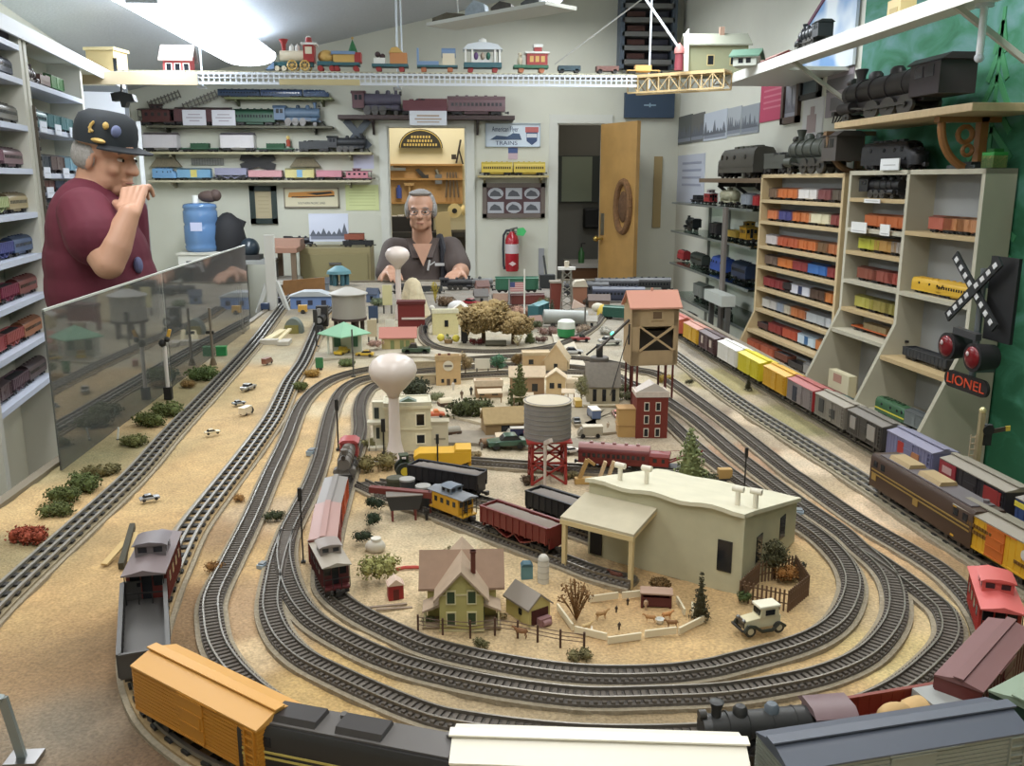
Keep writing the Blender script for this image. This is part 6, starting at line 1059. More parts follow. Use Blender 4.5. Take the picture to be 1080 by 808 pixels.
pA,pB=AY(667,84,YO),AY(768,76,YO-.35);o=thing('truss_bridge','tan truss bridge joining the span to the right wall shelf','model bridge',(pA.x,pA.y,ZO),math.atan2(pB.y-pA.y,pB.x-pA.x));Lb=(pB-pA).xy.length;tb_=mt((206,178,126),.6)
b=B();b.bx(0,Lb,-.06,.06,-.004,.006);mk('deck',b,tb_,o)
for y in(-.06,.06):
 b=B();b.bx(0,Lb,y-.004,y+.004,-.012,-.002);b.bx(0,Lb,y-.004,y+.004,-.098,-.088);n_=9
 for i in range(n_+1):b.bx(Lb*i/n_-.003,Lb*i/n_+.003,y-.003,y+.003,-.092,-.006)
 for i in range(n_):z0,z1=(-.09,-.01)if i%2 else(-.01,-.09);b.bar((Lb*i/n_,y,z0),(Lb*(i+1)/n_,y,z1),.005)
 mk('truss',b,tb_,o)
car('flatcar',(200,160,90),'orange tan open car on the tan bridge end',(pA.x+.06,YO,ZR),0,load=(206,164,96),scale=1.15,sx=.9)
def toy(name,label,px,builder,cat='toy train car',w=1.0):
 x=AY(px,80,YO).x;o=thing(name,label,cat,(x,YO,ZR));builder(o);return o
k=AY(301,80,YO);sp=S(k)
RD=mt((170,50,48),.45);CR=mt((226,214,186),.5);TL=mt((50,100,110),.5);YL=mt((214,172,90),.5);BL_=mt((120,150,190),.5)
def wheels(o,xs,r,col,hw=.035,spokes=False):
 for x in xs:
  for sg in(-1,1):
   b=B()
   if spokes:
    b.tube([(x+r*.85*math.cos(t),sg*hw,r+r*.85*math.sin(t))for t in[2*PI*i/16 for i in range(17)]],r*.15,6);[b.bar((x,sg*hw,r),(x+r*.85*math.cos(t),sg*hw,r+r*.85*math.sin(t)),r*.12)for t in[2*PI*i/8 for i in range(8)]];b.cyl((x,sg*(hw-.004),r),(x,sg*(hw+.004),r),r*.25)
   else:b.cyl((x,sg*hw,r),(x,sg*(hw-.008),r),r,n=14)
   mk('wheel',b,col,o)
def eng(o):
 b=B();b.cyl((-14*sp,0,15*sp),(12*sp,0,15*sp),6*sp,n=18);mk('boiler',b,CR,o);b=B();b.bx(-20*sp,20*sp,-.03,.03,5*sp,9*sp);mk('frame',b,TL,o)
 b=B();b.lathe([(2*sp,20*sp),(2.4*sp,27*sp),(5*sp,32*sp),(0,33*sp)],(-10*sp,0,0),14);mk('smokestack',b,RD,o)
 for x in(-2,4):b=B();b.lathe([(2.6*sp,20*sp),(2.6*sp,25*sp),(0,28*sp)],(x*sp,0,0),12);mk('dome',b,WHITE,o)
 b=B();b.bx(11*sp,22*sp,-.045,.045,9*sp,26*sp);mk('cab',b,RD,o);b=B();b.bx(13*sp,20*sp,-.047,.047,17*sp,24*sp);mk('cab_window',b,CR,o);b=B();b.bx(9*sp,25*sp,-.055,.055,26*sp,28*sp);mk('cab_roof',b,WHITE,o)
 b=B();b.ball((16*sp,0,33*sp),3*sp);mk('bobble',b,WHITE,o);b=B();b.lathe([(4*sp,28*sp),(3*sp,34*sp),(0,35*sp)],(16*sp,0,0),12);mk('bell_cap',b,RD,o)
 b=B();b.prism([(-20*sp,9*sp),(-20*sp,2*sp),(-29*sp,1*sp)],'y',-.04,.04);mk('pilot',b,BL_,o);wheels(o,(-1*sp,12*sp),5.5*sp,YL,.045,True);wheels(o,(-17*sp,-10*sp),2.6*sp,CR,.035)
toy('toy_steam_engine','cream and red festive toy engine with tall stack on the overhead span',311,eng,'toy locomotive')
def tend(o):
 b=B();b.bx(-9*sp,9*sp,-.04,.04,6*sp,10*sp);mk('frame',b,TL,o);b=B();b.ball((0,0,15*sp),(9*sp,.04,7*sp));mk('sack_load',b,YL,o);wheels(o,(-6*sp,6*sp),3*sp,RD)
toy('toy_tender','toy tender heaped with a yellow sack behind the cream engine',345,tend)
def gift(o):
 b=B();b.bx(-14*sp,14*sp,-.045,.045,6*sp,9*sp);mk('frame',b,TL,o);b=B();b.bx(-13*sp,9*sp,-.04,.04,9*sp,17*sp);mk('body',b,YL,o);b=B();b.bx(9*sp,16*sp,-.042,.042,9*sp,19*sp);mk('end_panel',b,RD,o);b=B();b.bx(-15*sp,10*sp,-.048,.048,17*sp,20*sp);mk('roof',b,BL_,o)
 b=B();b.lathe([(5*sp,20*sp),(3*sp,26*sp),(0,33*sp)],(7*sp,0,0),10);mk('fir_tree',b,mt((40,110,60),.7),o);b=B();b.ball((7*sp,0,34*sp),1.4*sp);mk('star',b,YL,o);wheels(o,(-10*sp,10*sp),3*sp,RD)
toy('toy_gift_car','toy car with blue roof and a small green fir on top',366,gift)
def barr(o):
 b=B();b.bx(-19*sp,19*sp,-.045,.045,5*sp,8*sp);mk('frame',b,TL,o);b=B();b.bx(0,18*sp,-.04,.04,8*sp,19*sp);mk('cabin',b,mt((206,136,80),.5),o);b=B();b.prism([(-1*sp,19*sp),(14*sp,19*sp),(8*sp,25*sp),(2*sp,24*sp)],'y',-.045,.045);mk('cabin_roof',b,YL,o);b=B();b.bx(-17*sp,-5*sp,-.035,.035,8*sp,14*sp);mk('crate',b,WHITE,o);b=B();b.ball((-13*sp,0,18*sp),3*sp);b.ball((-8*sp,0,16*sp),3*sp);mk('parcels',b,mt((70,50,50),.6),o);wheels(o,(-12*sp,12*sp),3*sp,RD)
toy('toy_cabin_car','toy flat car with orange cabin and white crate',412,barr)
def blu(o):
 b=B();b.bx(-21*sp,22*sp,-.045,.045,5*sp,7*sp);mk('frame',b,TL,o);b=B();b.bx(-21*sp,2*sp,-.042,.042,7*sp,11*sp);b.bx(-21*sp,-19*sp,-.04,.04,11*sp,24*sp);mk('side_wall',b,BL_,o);b=B();b.bx(6*sp,19*sp,-.035,.035,7*sp,19*sp);mk('booth',b,CR,o);b=B();b.cyl((5*sp,0,20*sp),(20*sp,0,20*sp),5*sp);mk('booth_roof',b,BL_,o);wheels(o,(-14*sp,14*sp),3*sp,mt((190,110,70),.5))
toy('toy_blue_car','pale blue toy car with cream booth and rounded roof',461,blu)
def sta(o):
 b=B();b.bx(-20*sp,20*sp,-.05,.05,5*sp,10*sp);mk('frame',b,TL,o)
 for x in(-19,-12,12,17):b=B();b.bx(x*sp,(x+2)*sp,-.05,.05,10*sp,24*sp);mk('post',b,WHITE,o)
 b=B();b.prism([(-21*sp,23*sp),(21*sp,23*sp),(16*sp,28*sp),(6*sp,30*sp),(-6*sp,30*sp),(-16*sp,28*sp)],'y',-.055,.055);mk('canopy',b,mt((214,222,230),.5),o);b=B();b.lathe([(5*sp,30*sp),(4*sp,34*sp),(0,36*sp)],n=12);mk('cupola',b,WHITE,o);b=B();b.bx(-10*sp,10*sp,-.02,.02,10*sp,17*sp);mk('bench',b,WHITE,o)
 for x,c in((-7,(110,80,130)),(6,(60,120,100)),(0,(190,170,150))):b=B();b.ball((x*sp,-.02,17*sp),(2.4*sp,.02,4*sp));mk('passenger',b,mt(c,.6),o)
 wheels(o,(-13*sp,13*sp),3*sp,RD)
toy('toy_pavilion_car','white canopied toy pavilion car with small riders',509,sta)
def cabo(o):
 b=B();b.bx(-20*sp,17*sp,-.045,.045,5*sp,8*sp);mk('frame',b,mt((50,110,80),.5),o);b=B();b.bx(-6*sp,16*sp,-.042,.042,8*sp,20*sp);mk('body',b,RD,o);b=B();b.bx(2*sp,10*sp,-.036,.036,20*sp,27*sp);mk('cupola',b,RD,o)
 b=B();b.bx(-8*sp,18*sp,-.05,.05,19.6*sp,21.5*sp);b.bx(1*sp,11*sp,-.04,.04,26*sp,29*sp);mk('snowy_roof',b,WHITE,o)
 for x in(-3,3,9):b=B();b.bx(x*sp,(x+4)*sp,-.044,.044,11*sp,17*sp);mk('window',b,YL,o)
 b=B();b.ball((-13*sp,0,12*sp),(3*sp,.03,6*sp));b.ball((-13*sp,0,19*sp),2.4*sp);mk('figure',b,CR,o);wheels(o,(-12*sp,10*sp),3*sp,mt((190,110,70),.5))
toy('toy_caboose','red toy caboose with snowy roof at the train end',561,cabo)
for px,c,t in((600,(44,70,80),'small dark teal wagon left on the overhead span'),(640,(110,70,60),'small brown wagon by the tan bridge')):toy('toy_wagon',t,px,lambda o,c=c:(mk('body',B().bx(-12*sp,12*sp,-.03,.03,3*sp,8*sp),mt(c,.5),o),wheels(o,(-8*sp,8*sp),2.4*sp,DARK,.03)))
def shelfhouse(label,px,py,Y,w,h,rh,wall,roof,rz=0,wins=(),fr=None,d=.16,fl=False):
 p=AY(px,py,Y);s=S(p);o=thing('model_house',label,'model house',(p.x,p.y,ZO),rz);w,h,rh=w*s,h*s,rh*s
 b=B();wallbox(b,w,d,h,rh);mk('walls',b,mt(wall,.7),o);b=B();roofslab(b,w,d,h,rh,'x',.02,.008)if not fl else b.bx(-w/2-.01,w/2+.01,-.01,d+.01,h,h+rh);mk('roof',b,mt(roof,.7),o)
 for x,z,ww,hh in wins:win(o,x*s,z*s,ww*s,hh*s,0,None,fr)
 return o,s
p=AY(108,66,4.9);o,s=shelfhouse('plain tan model building on the left overhead shelf',106,68,5.6,30,25,3,(190,168,116),(206,188,140),-.15,[(16,10,4,14)],fl=True)
o,s=shelfhouse('small red model house with grey roof and white windows overhead',187,80,5.55,28,18,11,(176,66,66),(120,110,104),0,[(-8,7,5,8),(1,7,5,8),(10,7,5,8)],mt((226,220,214),.5),d=.1)
o,s=shelfhouse('sage green model house with grey roof on the right overhead shelf',757,74,5.3,62,30,12,(132,136,106),(126,128,112),-.1,[(-8,14,6,9),(16,14,6,9)],mt((176,160,110),.6),d=.25)
b=B();b.bx(4*s,9*s,.1,.14,38*s,50*s);mk('chimney',b,mt((150,120,100),.7),o)
o,s=shelfhouse('little white station with green roof on the right overhead shelf',785,68,4.9,24,10,6,(206,210,200),(90,128,106),-.5,[(-4,5,5,5),(4,5,5,5)],d=.14)
p=AY(716,70,5.15);s=S(p);o=thing('toy_water_tower','pink and red toy tower left of the sage green house','toy tower',(p.x,p.y,ZO));b=B();b.lathe([(5*s,0),(4.4*s,17*s)],n=12);mk('shaft',b,mt((150,60,70),.6),o);b=B();b.lathe([(5.5*s,17*s),(5*s,22*s),(0,28*s)],n=12);mk('cap',b,mt((190,110,104),.6),o)
p=AY(722,70,5.3);s=S(p);o=thing('leaning_board','narrow white leaning panel at the left end of the green house','panel',(p.x,p.y,ZO));b=B();b.prism([(0,0),(4*s,0),(3*s,45*s),(-2*s,38*s)],'y',-.01,.01);mk('panel',b,LG,o);b=B();b.bx(-s,5*s,-.02,.02,0,.01);mk('foot',b,LG,o)
p=AX(812,42,xf+.1);s=S(p);o=thing('toy_depot','small red model depot near the sky panel on the right shelf','model house',(p.x,p.y,ZO),-PI/2);b=B();wallbox(b,.25,.12,10*s,5*s);mk('walls',b,mt((150,60,60),.6),o);b=B();roofslab(b,.25,.12,10*s,5*s);mk('roof',b,mt((196,150,140),.7),o)
sk=bpy.data.materials.new('sky_panel_paint');sk.use_nodes=True;n=sk.node_tree.nodes;l=sk.node_tree.links
tc=n.new('ShaderNodeTexCoord');nz=n.new('ShaderNodeTexNoise');nz.inputs['Scale'].default_value=3.2;cr=n.new('ShaderNodeValToRGB');e=cr.color_ramp.elements;e[0].position=.42;e[0].color=lin((120,160,206))+(1,);e[1].position=.6;e[1].color=lin((222,230,236))+(1,)
l.new(tc.outputs['Object'],nz.inputs['Vector']);l.new(nz.outputs['Fac'],cr.inputs[0]);l.new(cr.outputs[0],n['Principled BSDF'].inputs['Base Color'])
ya,yb_=AX(905,10,XR-.02).y,AX(838,20,XR-.02).y
o=thing('sky_panel','blue and white painted sky board standing on the right overhead shelf','backdrop',(XR-.02,0,ZO));b=B();b.prism([(ya,0),(yb_,0),(yb_-.1,.22),(ya+.35,.45),(ya,.55)],'x',-.008,.008);mk('board',b,sk,o);b=B();b.bar((-.01,yb_-.1,.22),(-.01,ya+.3,.46),.012,.02);mk('top_edge',b,mt((120,70,90),.6),o)
p=AX(858,34,1.95);car('steam',(40,44,50),'dark locomotive on the right overhead shelf before the sky board',(xf+.09,AX(858,34,xf+.09).y,ZO+.024),PI/2,scale=1.5)
p=AX(965,6,1.74);o=thing('yellow_block','small yellow block on the right overhead shelf edge','block',(xf+.04,p.y,ZO));b=B();b.bx(-.03,.03,-.05,.05,0,.06);mk('block',b,mt((206,186,130),.6),o);b=B();b.bx(-.032,.032,-.03,.03,.0,.03);mk('notch',b,mt((176,156,100),.6),o)
def bw(px,py,d=0.0):return AY(px,py,YB-d)
SB=S(bw(450,190))
def wshelf(label,x0,x1,py,col,d=.16,th=.02,br=(),rod=None):
 a,c=bw(x0,py,d),bw(x1,py,d);o=thing('wall_shelf',label,'shelf',(a.x,YB,a.z));L_=c.x-a.x
 b=B();b.bx(0,L_,-d,0,-th,0);mk('board',b,mt(col,.55,var=.05,scale=20),o,bevel=.002)
 for f in(br or(.1,.9)):
  b=B();x=L_*f;kb=.16 if br else .07;b.bx(x-.01,x+.01,-.02,0,-kb,-th);b.bx(x-.01,x+.01,-d+.02,0,-th-.02,-th);b.bar((x,-.01,-kb+.01),(x,-d+.03,-th-.01),.014);mk('bracket',b,mt(tuple(int(v*.8)for v in col),.6),o)
 return o,a.z,d
HK=dict(steam=.071,caboose=.082,boxcar=.071,coach=.073,tender=.056,diesel=.068,hopper=.061,gondola=.045,flatcar=.046)
def put(shelf,items,scale=1.0,d=None):
 _,z,dd=shelf
 for it in items:
  kd,px,col,label=it[:4];k=it[4]if len(it)>4 else{}
  k=dict(k);L_=k.pop('px',None);p=bw(px,190,dd*.5);sx=1.0
  sc=k.pop('scale',scale);hp_=k.pop('h',None)
  if hp_:sc=hp_*SB/HK[kd]
  if L_:sx=L_*SB*.98/(LEN[kd]*sc)
  car(kd,col,label,(p.x,YB-dd*.5,z),k.pop('rz',0),scale=sc,sx=sx,**k)
s1=wshelf('uppermost back wall shelf with blue engines and a yellow edge',236,350,102,(110,116,70),.16)
put(s1,[('coach',258,(40,64,96),'dark blue coach at the left of the uppermost back wall shelf',dict(px=42)),('coach',302,(46,70,110),'dark blue coach in the middle of the uppermost back wall shelf',dict(px=42)),('diesel',338,(50,74,110),'dark blue diesel at the right of the uppermost back wall shelf',dict(px=26))],1.0)
s2=wshelf('dark back wall shelf holding the maroon boxcar and green coach',153,350,132,(86,84,66),.16)
put(s2,[('caboose',172,(80,36,34),'maroon caboose on the second back wall shelf',dict(px=36,h=21)),('boxcar',206,(90,52,56),'brown boxcar behind the left white card on the second shelf',dict(px=30,h=18)),('boxcar',234,(84,48,52),'brown boxcar behind the right white card on the second shelf',dict(px=30,h=18)),('coach',273,(44,84,62),'green round-roofed coach on the second back wall shelf',dict(px=42,h=17)),('steam',318,(92,116,142),'pale blue steam engine on the second back wall shelf',dict(px=50,h=21,cab=(84,110,140)))])
for x_,t_ in((205,'left'),(236,'right')):
 p=bw(x_,131,.165);o=thing('label_card',f'white card before the brown boxcars on the second back wall shelf, {t_} one','card',(p.x,YB-.152,s2[1]));b=B();b.bx(-11.5*SB,11.5*SB,-.003,.003,0,15*SB);mk('card',b,mt((206,206,214),.6),o);b=B();[b.bx(-w_*SB,w_*SB,-.004,-.003,z_*SB,(z_+1)*SB)for w_,z_ in((6,10),(8,7),(5,4))];mk('printing',b,mt((160,150,160),.6),o)
s3=wshelf('pale back wall shelf with white boxcars and green flatcars',154,392,160,(176,168,132),.16)
put(s3,[('boxcar',174,(206,200,204),'white boxcar at the left end of the third back wall shelf',dict(px=34,h=19,roof=(120,110,110))),('flatcar',214,(50,96,66),'green flatcar right of the left white boxcar',dict(px=38,h=9,load=(46,84,58))),('boxcar',254,(210,206,208),'white boxcar in the middle of the third back wall shelf',dict(px=34,h=19,roof=(110,104,110))),('flatcar',293,(50,96,66),'green flatcar with a tiny rider on the third shelf',dict(px=38,h=9,load=(46,84,58))),('tender',333,(44,48,52),'black tender on the third back wall shelf',dict(px=30,h=12)),('steam',368,(50,52,56),'black steam engine at the right end of the third shelf',dict(px=42,h=17))])
p=bw(304,150,.08);o=thing('shelf_figure','tiny red and yellow figure above the green flatcar','figurine',(p.x,YB-.08,s3[1]+.05));b=B();b.lathe([(.016,0),(.02,.05),(.008,.06)],n=10);mk('body',b,mt((170,70,50),.6),o);b=B();b.ball((0,0,.075),.018,8,6);mk('head',b,mt((220,190,110),.6),o)
s4=wshelf('lowest back wall shelf with the pastel train',156,391,190,(186,178,150),.16)
cols=[(175,(110,160,206),24,'diesel','sky blue engine leading the pastel train'),(206,(120,170,206),34,'boxcar','light blue pastel boxcar with yellow door',),(245,(150,150,176),32,'hopper','lavender pastel hopper car'),(281,(206,150,156),34,'gondola','pink pastel gondola with white loads'),(317,(206,196,130),30,'boxcar','yellow pastel boxcar with blue door'),(348,(206,136,150),26,'gondola','pink pastel gondola in the lowest shelf train'),(377,(200,126,140),30,'caboose','pink caboose ending the pastel train')]
for px,c,L_,kd,t in cols:put(s4,[(kd,px,c,t+' on the lowest back wall shelf',dict(px=L_,h=12 if kd not in('gondola',)else 10,door={206:(220,206,110),317:(120,170,206)}.get(px),load=(160,160,184)if kd=='hopper' else None))])
s5=wshelf('dark brown shelf above the workshop door with old engine',356,543,121,(66,50,48),.2,.035,(.19,.79))
put(s5,[('steam',401,(84,80,96),'old grey purple steam engine on the dark shelf above the door',dict(px=54,h=25,cab=(96,60,66))),('tender',450,(104,54,60),'maroon tender on the dark shelf above the door',dict(px=46,h=17)),('coach',503,(112,84,88),'long maroon coach on the dark shelf above the door',dict(px=60,h=20,roof=(110,84,90)))])
s6=wshelf('small tan shelf with two yellow cars between the doors',504,579,185,(176,160,110),.14)
put(s6,[('coach',524,(206,178,60),'yellow coach left on the small shelf between the doors',dict(px=33,h=14,roof=(190,166,60))),('coach',558,(206,178,60),'yellow coach right on the small shelf between the doors',dict(px=34,h=14,roof=(190,166,60)))])
def flat(name,label,cat,x0,y0,x1,y1,col,d=.012,fr=None,frw=3,content=None,tilt=0):
 a,c=bw(x0,y1,d),bw(x1,y0,d);cx,cz=(a.x+c.x)/2,(a.z+c.z)/2;w,h=c.x-a.x,c.z-a.z;o=thing(name,label,cat,(cx,YB,cz));o.rotation_euler.y=tilt
 f=frw*SB if fr else 0
 b=B();b.bx(-w/2+f,w/2-f,-d,0,-h/2+f,h/2-f);mk('sheet',b,mt(col,.6),o)
 if fr:
  b=B();D_=d+.012
  for q in((-w/2,w/2,h/2-f,h/2),(-w/2,w/2,-h/2,-h/2+f),(-w/2,-w/2+f,-h/2,h/2),(w/2-f,w/2,-h/2,h/2)):b.bx(q[0],q[1],-D_,0,q[2],q[3])
  mk('frame',b,mt(fr,.5),o)
 if content:content(o,w,h,-d-.0008)
 return o
def marks(o,rects,y,col,name='printing'):
 b=B()
 for x0,x1,z0,z1 in rects:b.bx(x0,x1,y-.001,y+.001,z0,z1)
 return mk(name,b,mt(col,.6),o)
flat('picture_frame','dark green picture frame with tan print on the back wall','picture',265,196,291,236,(186,172,136),fr=(40,54,50),frw=5.5,content=lambda o,w,h,y:marks(o,[(-w*.2,w*.2,z*h,z*h+.004)for z in(-.2,-.1,0,.1,.2)],y,(160,146,112)))
def spl(o,w,h,y):
 b=B();b.prism([(-w*.42,h*.10),(-w*.40,h*.26),(-w*.1,h*.30),(w*.38,h*.36),(w*.42,h*.3),(w*.42,h*.05),(w*.1,h*.02),(-w*.2,-h*.02),(-w*.42,h*.02)],'y',y-.001,y+.001);mk('printed_train',b,mt((210,140,60),.6),o)
 b=B();b.prism([(-w*.1,h*.22),(w*.35,h*.30),(w*.40,h*.22),(w*.1,h*.13)],'y',y-.0018,y-.0008);b.prism([(-w*.36,h*.06),(w*.1,h*.08),(w*.42,h*.12),(w*.42,h*.05),(-w*.36,h*.0)],'y',y-.0018,y-.0008);mk('printed_shadow',b,mt((40,36,34),.6),o)
 text('SOUTHERN PACIFIC LINES',h*.15,mt((90,90,90),.6),o,(0,y-.001,-h*.28),(PI/2,0,0),sx=.78)
flat('train_poster','cream framed poster with an orange streamlined train','poster',300,198,357,219,(216,208,176),fr=(150,140,120),frw=1.2,content=spl)
flat('paper_notice','pale yellow green paper notice pinned to the back wall','notice',365,195,399,222,(206,214,150),d=.004,content=lambda o,w,h,y:marks(o,[(-w*.4,w*.4,h*(.3-.12*i),h*(.3-.12*i)+.004)for i in range(6)],y,(176,184,126)))
def photo(seed,dark=(90,96,110)):
 def f(o,w,h,y):
  r=random.Random(seed);b=B()
  for i in range(7):x=-w*.4+w*.8*i/6;hh=h*r.uniform(.15,.5);b.prism([(x-w*.09,-h*.3),(x+w*.09,-h*.3),(x,-h*.3+hh)],'y',y-.001,y+.001)
  mk('printing',b,mt(dark,.6),o)
  b=B();b.bx(-w*.46,w*.46,y-.001,y+.001,-h*.42,-h*.3);mk('foreground',b,mt(tuple(int(v*1.3)for v in dark),.6),o)
 return f
o=flat('photo_print','snowy grey photograph leaning on the tan cabinet','photograph',328,226,366,254,(196,202,220),d=.02,content=photo(4));o.location.y=YB-.45;a=AY(347,240,YB-.45);o.location.x=a.x;o.location.z=a.z+.0
flat('paper_sign','small white sign hanging from the dark shelf over the door','sign',432,117,471,132,(206,210,216),d=.21,content=lambda o,w,h,y:(marks(o,[(-w*.3,w*.3,h*.1,h*.22),(-w*.36,w*.36,-h*.12,-h*.02),(-w*.3,w*.3,-h*.32,-h*.24)],y,(170,150,130))))
def fly(o,w,h,y):
 text('American Flyer',h*.30,mt((40,60,100),.6),o,(-w*.14,y-.001,h*.24),(PI/2,0,0),sx=.62)
 b=B();b.prism([(-w*.42,-h*.2),(-w*.3,-h*.02),(-w*.1,-h*.06),(0,h*.08),(w*.12,h*.06),(w*.16,-h*.2)],'y',y-.001,y+.001);mk('printed_train',b,mt((70,90,120),.6),o)
 text('TRAINS',h*.24,mt((40,60,100),.6),o,(-w*.12,y-.001,-h*.34),(PI/2,0,0),sx=1.2)
 b=B();b.prism([(w*.23,h*.34),(w*.46,h*.34),(w*.44,-h*.25),(w*.345,-h*.42),(w*.25,-h*.25)],'y',y-.001,y+.001);mk('printed_shield',b,mt((60,80,120),.6),o);b=B();b.bx(w*.225,w*.465,y-.002,y,h*.12,h*.34);mk('shield_band',b,mt((190,100,96),.6),o);b=B();b.bx(w*.25,w*.44,y-.002,y,-h*.1,h*.06);mk('shield_panel',b,mt((206,210,214),.6),o)
flat('toy_train_sign','pale blue white enamel train sign between the doors','sign',512,130,570,155,(206,218,228),d=.008,fr=(176,190,200),frw=.8,content=fly)
o=flat('flag_sticker','tiny blue and pink emblem below the enamel train sign','emblem',536,155,546,168,(196,170,180),d=.004,content=lambda o,w,h,y:marks(o,[(-w*.5,w*.5,h*.0,h*.45)],y,(70,90,140)))
def six(o,w,h,y):
 for i in range(3):
  for j in range(2):
   cx,cz=-w*.29+w*.29*i,h*.2-h*.4*j;b=B();b.prism([(cx+w*.125*math.cos(t),cz+h*.165*math.sin(t))for t in[2*PI*k/14 for k in range(14)]]if(i+j)%2==0 else[(cx-w*.13,cz-h*.16),(cx+w*.13,cz-h*.16),(cx+w*.13,cz+h*.16),(cx-w*.13,cz+h*.16)],'y',y-.001,y+.001);mk('photo',b,mt((176,178,184),.6),o)
   b=B();b.prism([(cx-w*.1,cz-h*.08),(cx+w*.1,cz-h*.08),(cx+w*.06,cz+h*.04),(cx-w*.02,cz+h*.1),(cx-w*.08,cz+h*.02)],'y',y-.002,y);mk('photo_subject',b,mt((84,86,92),.6),o)
flat('photo_collage','grey wooden frame holding six old train photos','picture',509,193,575,230,(84,56,60),fr=(112,100,92),frw=4.5,content=six)
def cross(name,label,cat,px,py,L_,w,col,rx=0.7,d=.02,dots=None):
 p=bw(px,py,d);o=thing(name,label,cat,p);s=SB
 for k,a in enumerate((rx,-rx)):
  b=B();b.at((0,-.004*k,0),0,0,a);b.bx(-L_*s/2,L_*s/2,-.006,.006,-w*s/2,w*s/2);mk('blade',b,mt(col,.5),o)
 return o
cross('crossbuck','black crossbuck sign between two pale shelves','sign',272,171,36,9,(44,44,46),.35)
cross('crossbuck','slate blue crossbuck sign at the right shelf ends','sign',377,141,36,7,(74,82,92),.85,.05)
for px,t in((175,'left'),(322,'right')):
 p=bw(px,172,.03);o=thing('roof_panel',f'brown slatted model roof hung on the wall, {t} one of two','model roof',p,0,'brown model roofs');s=SB;b=B();b.prism([(-16*s,-4*s),(16*s,-4*s),(9*s,4.5*s),(-9*s,4.5*s)],'y',-.02,.03);mk('slope',b,mt((126,116,92),.8,var=.2,scale=90),o);b=B();b.bx(-9*s,9*s,-.025,.03,4*s,5.5*s);mk('ridge',b,mt((110,100,80),.8),o)
flat('grey_plate','long grey slatted plate on the wall between the pale shelves','plate',202,167,235,174,(130,130,124),d=.02,content=lambda o,w,h,y:marks(o,[(-w*.5+w*i/12,-w*.5+w*i/12+.006,-h*.5,h*.5)for i in range(13)],y,(104,104,100)))
flat('lilac_paper','lilac paper strip at the right end of the third shelf','paper',373,163,394,178,(196,196,220),d=.004)
for(x0,y0),(x1,y1),t in(((157,111),(189,99),'left'),((194,113),(228,99),'right')):
 a,c=bw(x0,y0,.1),bw(x1,y1,.1);o=thing('track_piece',f'spare slanting track section above the maroon caboose, {t} one','model track',(0,0,0));d_=(c-a).normalized();nn=Vector((-d_.z,0,d_.x))
 b=B();[b.bar(a+nn*q,c+nn*q,.008,.01)for q in(-.02,.02)];mk('rails',b,mt((110,106,100),.5),o)
 b=B();[b.bar(a.lerp(c,k/9)-nn*.035,a.lerp(c,k/9)+nn*.035,.016,.008)for k in range(10)];mk('ties',b,mt((96,92,82),.7),o)
flat('dark_speaker','dark blue square board below the tan bridge','board',659,98,712,124,(52,72,96),d=.06,content=lambda o,w,h,y:(lambda b:(b.bar((-w*.12,y,0),(w*.12,y,0),.012,.012),b.bar((0,y,-w*.04),(0,y,w*.04),.012,.012),mk('star_mark',b,mt((150,180,200),.5),o)))(B()))
p=bw(683,72,.15);s=SB;o=thing('slatted_rack','tall grey blue slatted rack with dark shelves high on the back wall','rack',(p.x,YB,p.z))
b=B();w,h=27*s,72*s
for sg in(-1,1):b.bx(sg*w-.02,sg*w+.02,-.15,0,0,h)
b.bx(-w,w,-.01,0,0,h);mk('frame',b,mt((92,104,118),.6),o)
for k in range(5):b=B();z=4*s+k*13.5*s;b.bx(-w,w,-.15,0,z,z+4.5*s);mk('slat',b,mt((126,126,124),.6),o)
b=B();b.bx(-w+.02,w-.02,-.02,-.012,0,h);mk('back_panel',b,mt((30,30,38),.6),o)
for k in range(4):
 for j,(c,t)in enumerate((((96,60,54),'brown'),((60,60,76),'navy'))):
  car('boxcar',c,f'{t} boxcar in the slatted rack, row {ORD[k]} from the bottom',(p.x-w*.45+j*w*.9,YB-.085,p.z+8.6*s+k*13.5*s),0,scale=.85)
a,c=AY(316,262,7.9),AY(390,262,7.9);o=thing('tan_cabinet','olive tan metal cabinet against the back wall','cabinet',((a.x+c.x)/2,7.9,0));w=c.x-a.x;tc_=mt((140,128,88),.5)
b=B();b.bx(-w/2,w/2,0,.45,0,a.z);mk('body',b,tc_,o)
for k in range(3):b=B();b.bx(-w/2+.02,w/2-.02,-.012,0,a.z-.05-.3*(k+1)+.02,a.z-.05-.3*k);d_=mk('drawer',b,mt((134,124,84),.5),o);b=B();b.bx(-.05,.05,-.03,-.012,a.z-.14-.3*k,a.z-.12-.3*k);mk('handle',b,STEEL,d_)
z=a.z
car('steam',(36,38,44),'black engine lying on the tan cabinet left of the snowy photo',(AY(316,255,8.1).x,8.1,z),0,scale=1.35);car('gondola',(36,36,40),'black flat wagon on the tan cabinet right end',(AY(378,260,8.05).x,8.05,z),0,scale=1.25,sx=1.1);car('boxcar',(150,80,60),'rust orange boxcar on the tan cabinet right of the photo',(AY(374,252,8.05).x,8.05,z+.05),0,scale=1.0,sx=.9)
a,c=AY(284,261,7.6),AY(313,261,7.6);o=thing('side_table','wooden side table left of the tan cabinet','table',((a.x+c.x)/2,7.6,0));w=(c.x-a.x)*1.1
b=B();b.bx(-w/2,w/2,-.1,.4,a.z-.04,a.z);mk('tabletop',b,mt((150,110,90),.5),o)
for x in(-1,1):
 for y in(-.07,.37):b=B();b.bx(x*(w/2-.03)-.02,x*(w/2-.03)+.02,y-.02,y+.02,0,a.z-.04);mk('leg',b,mt((110,90,70),.6),o)
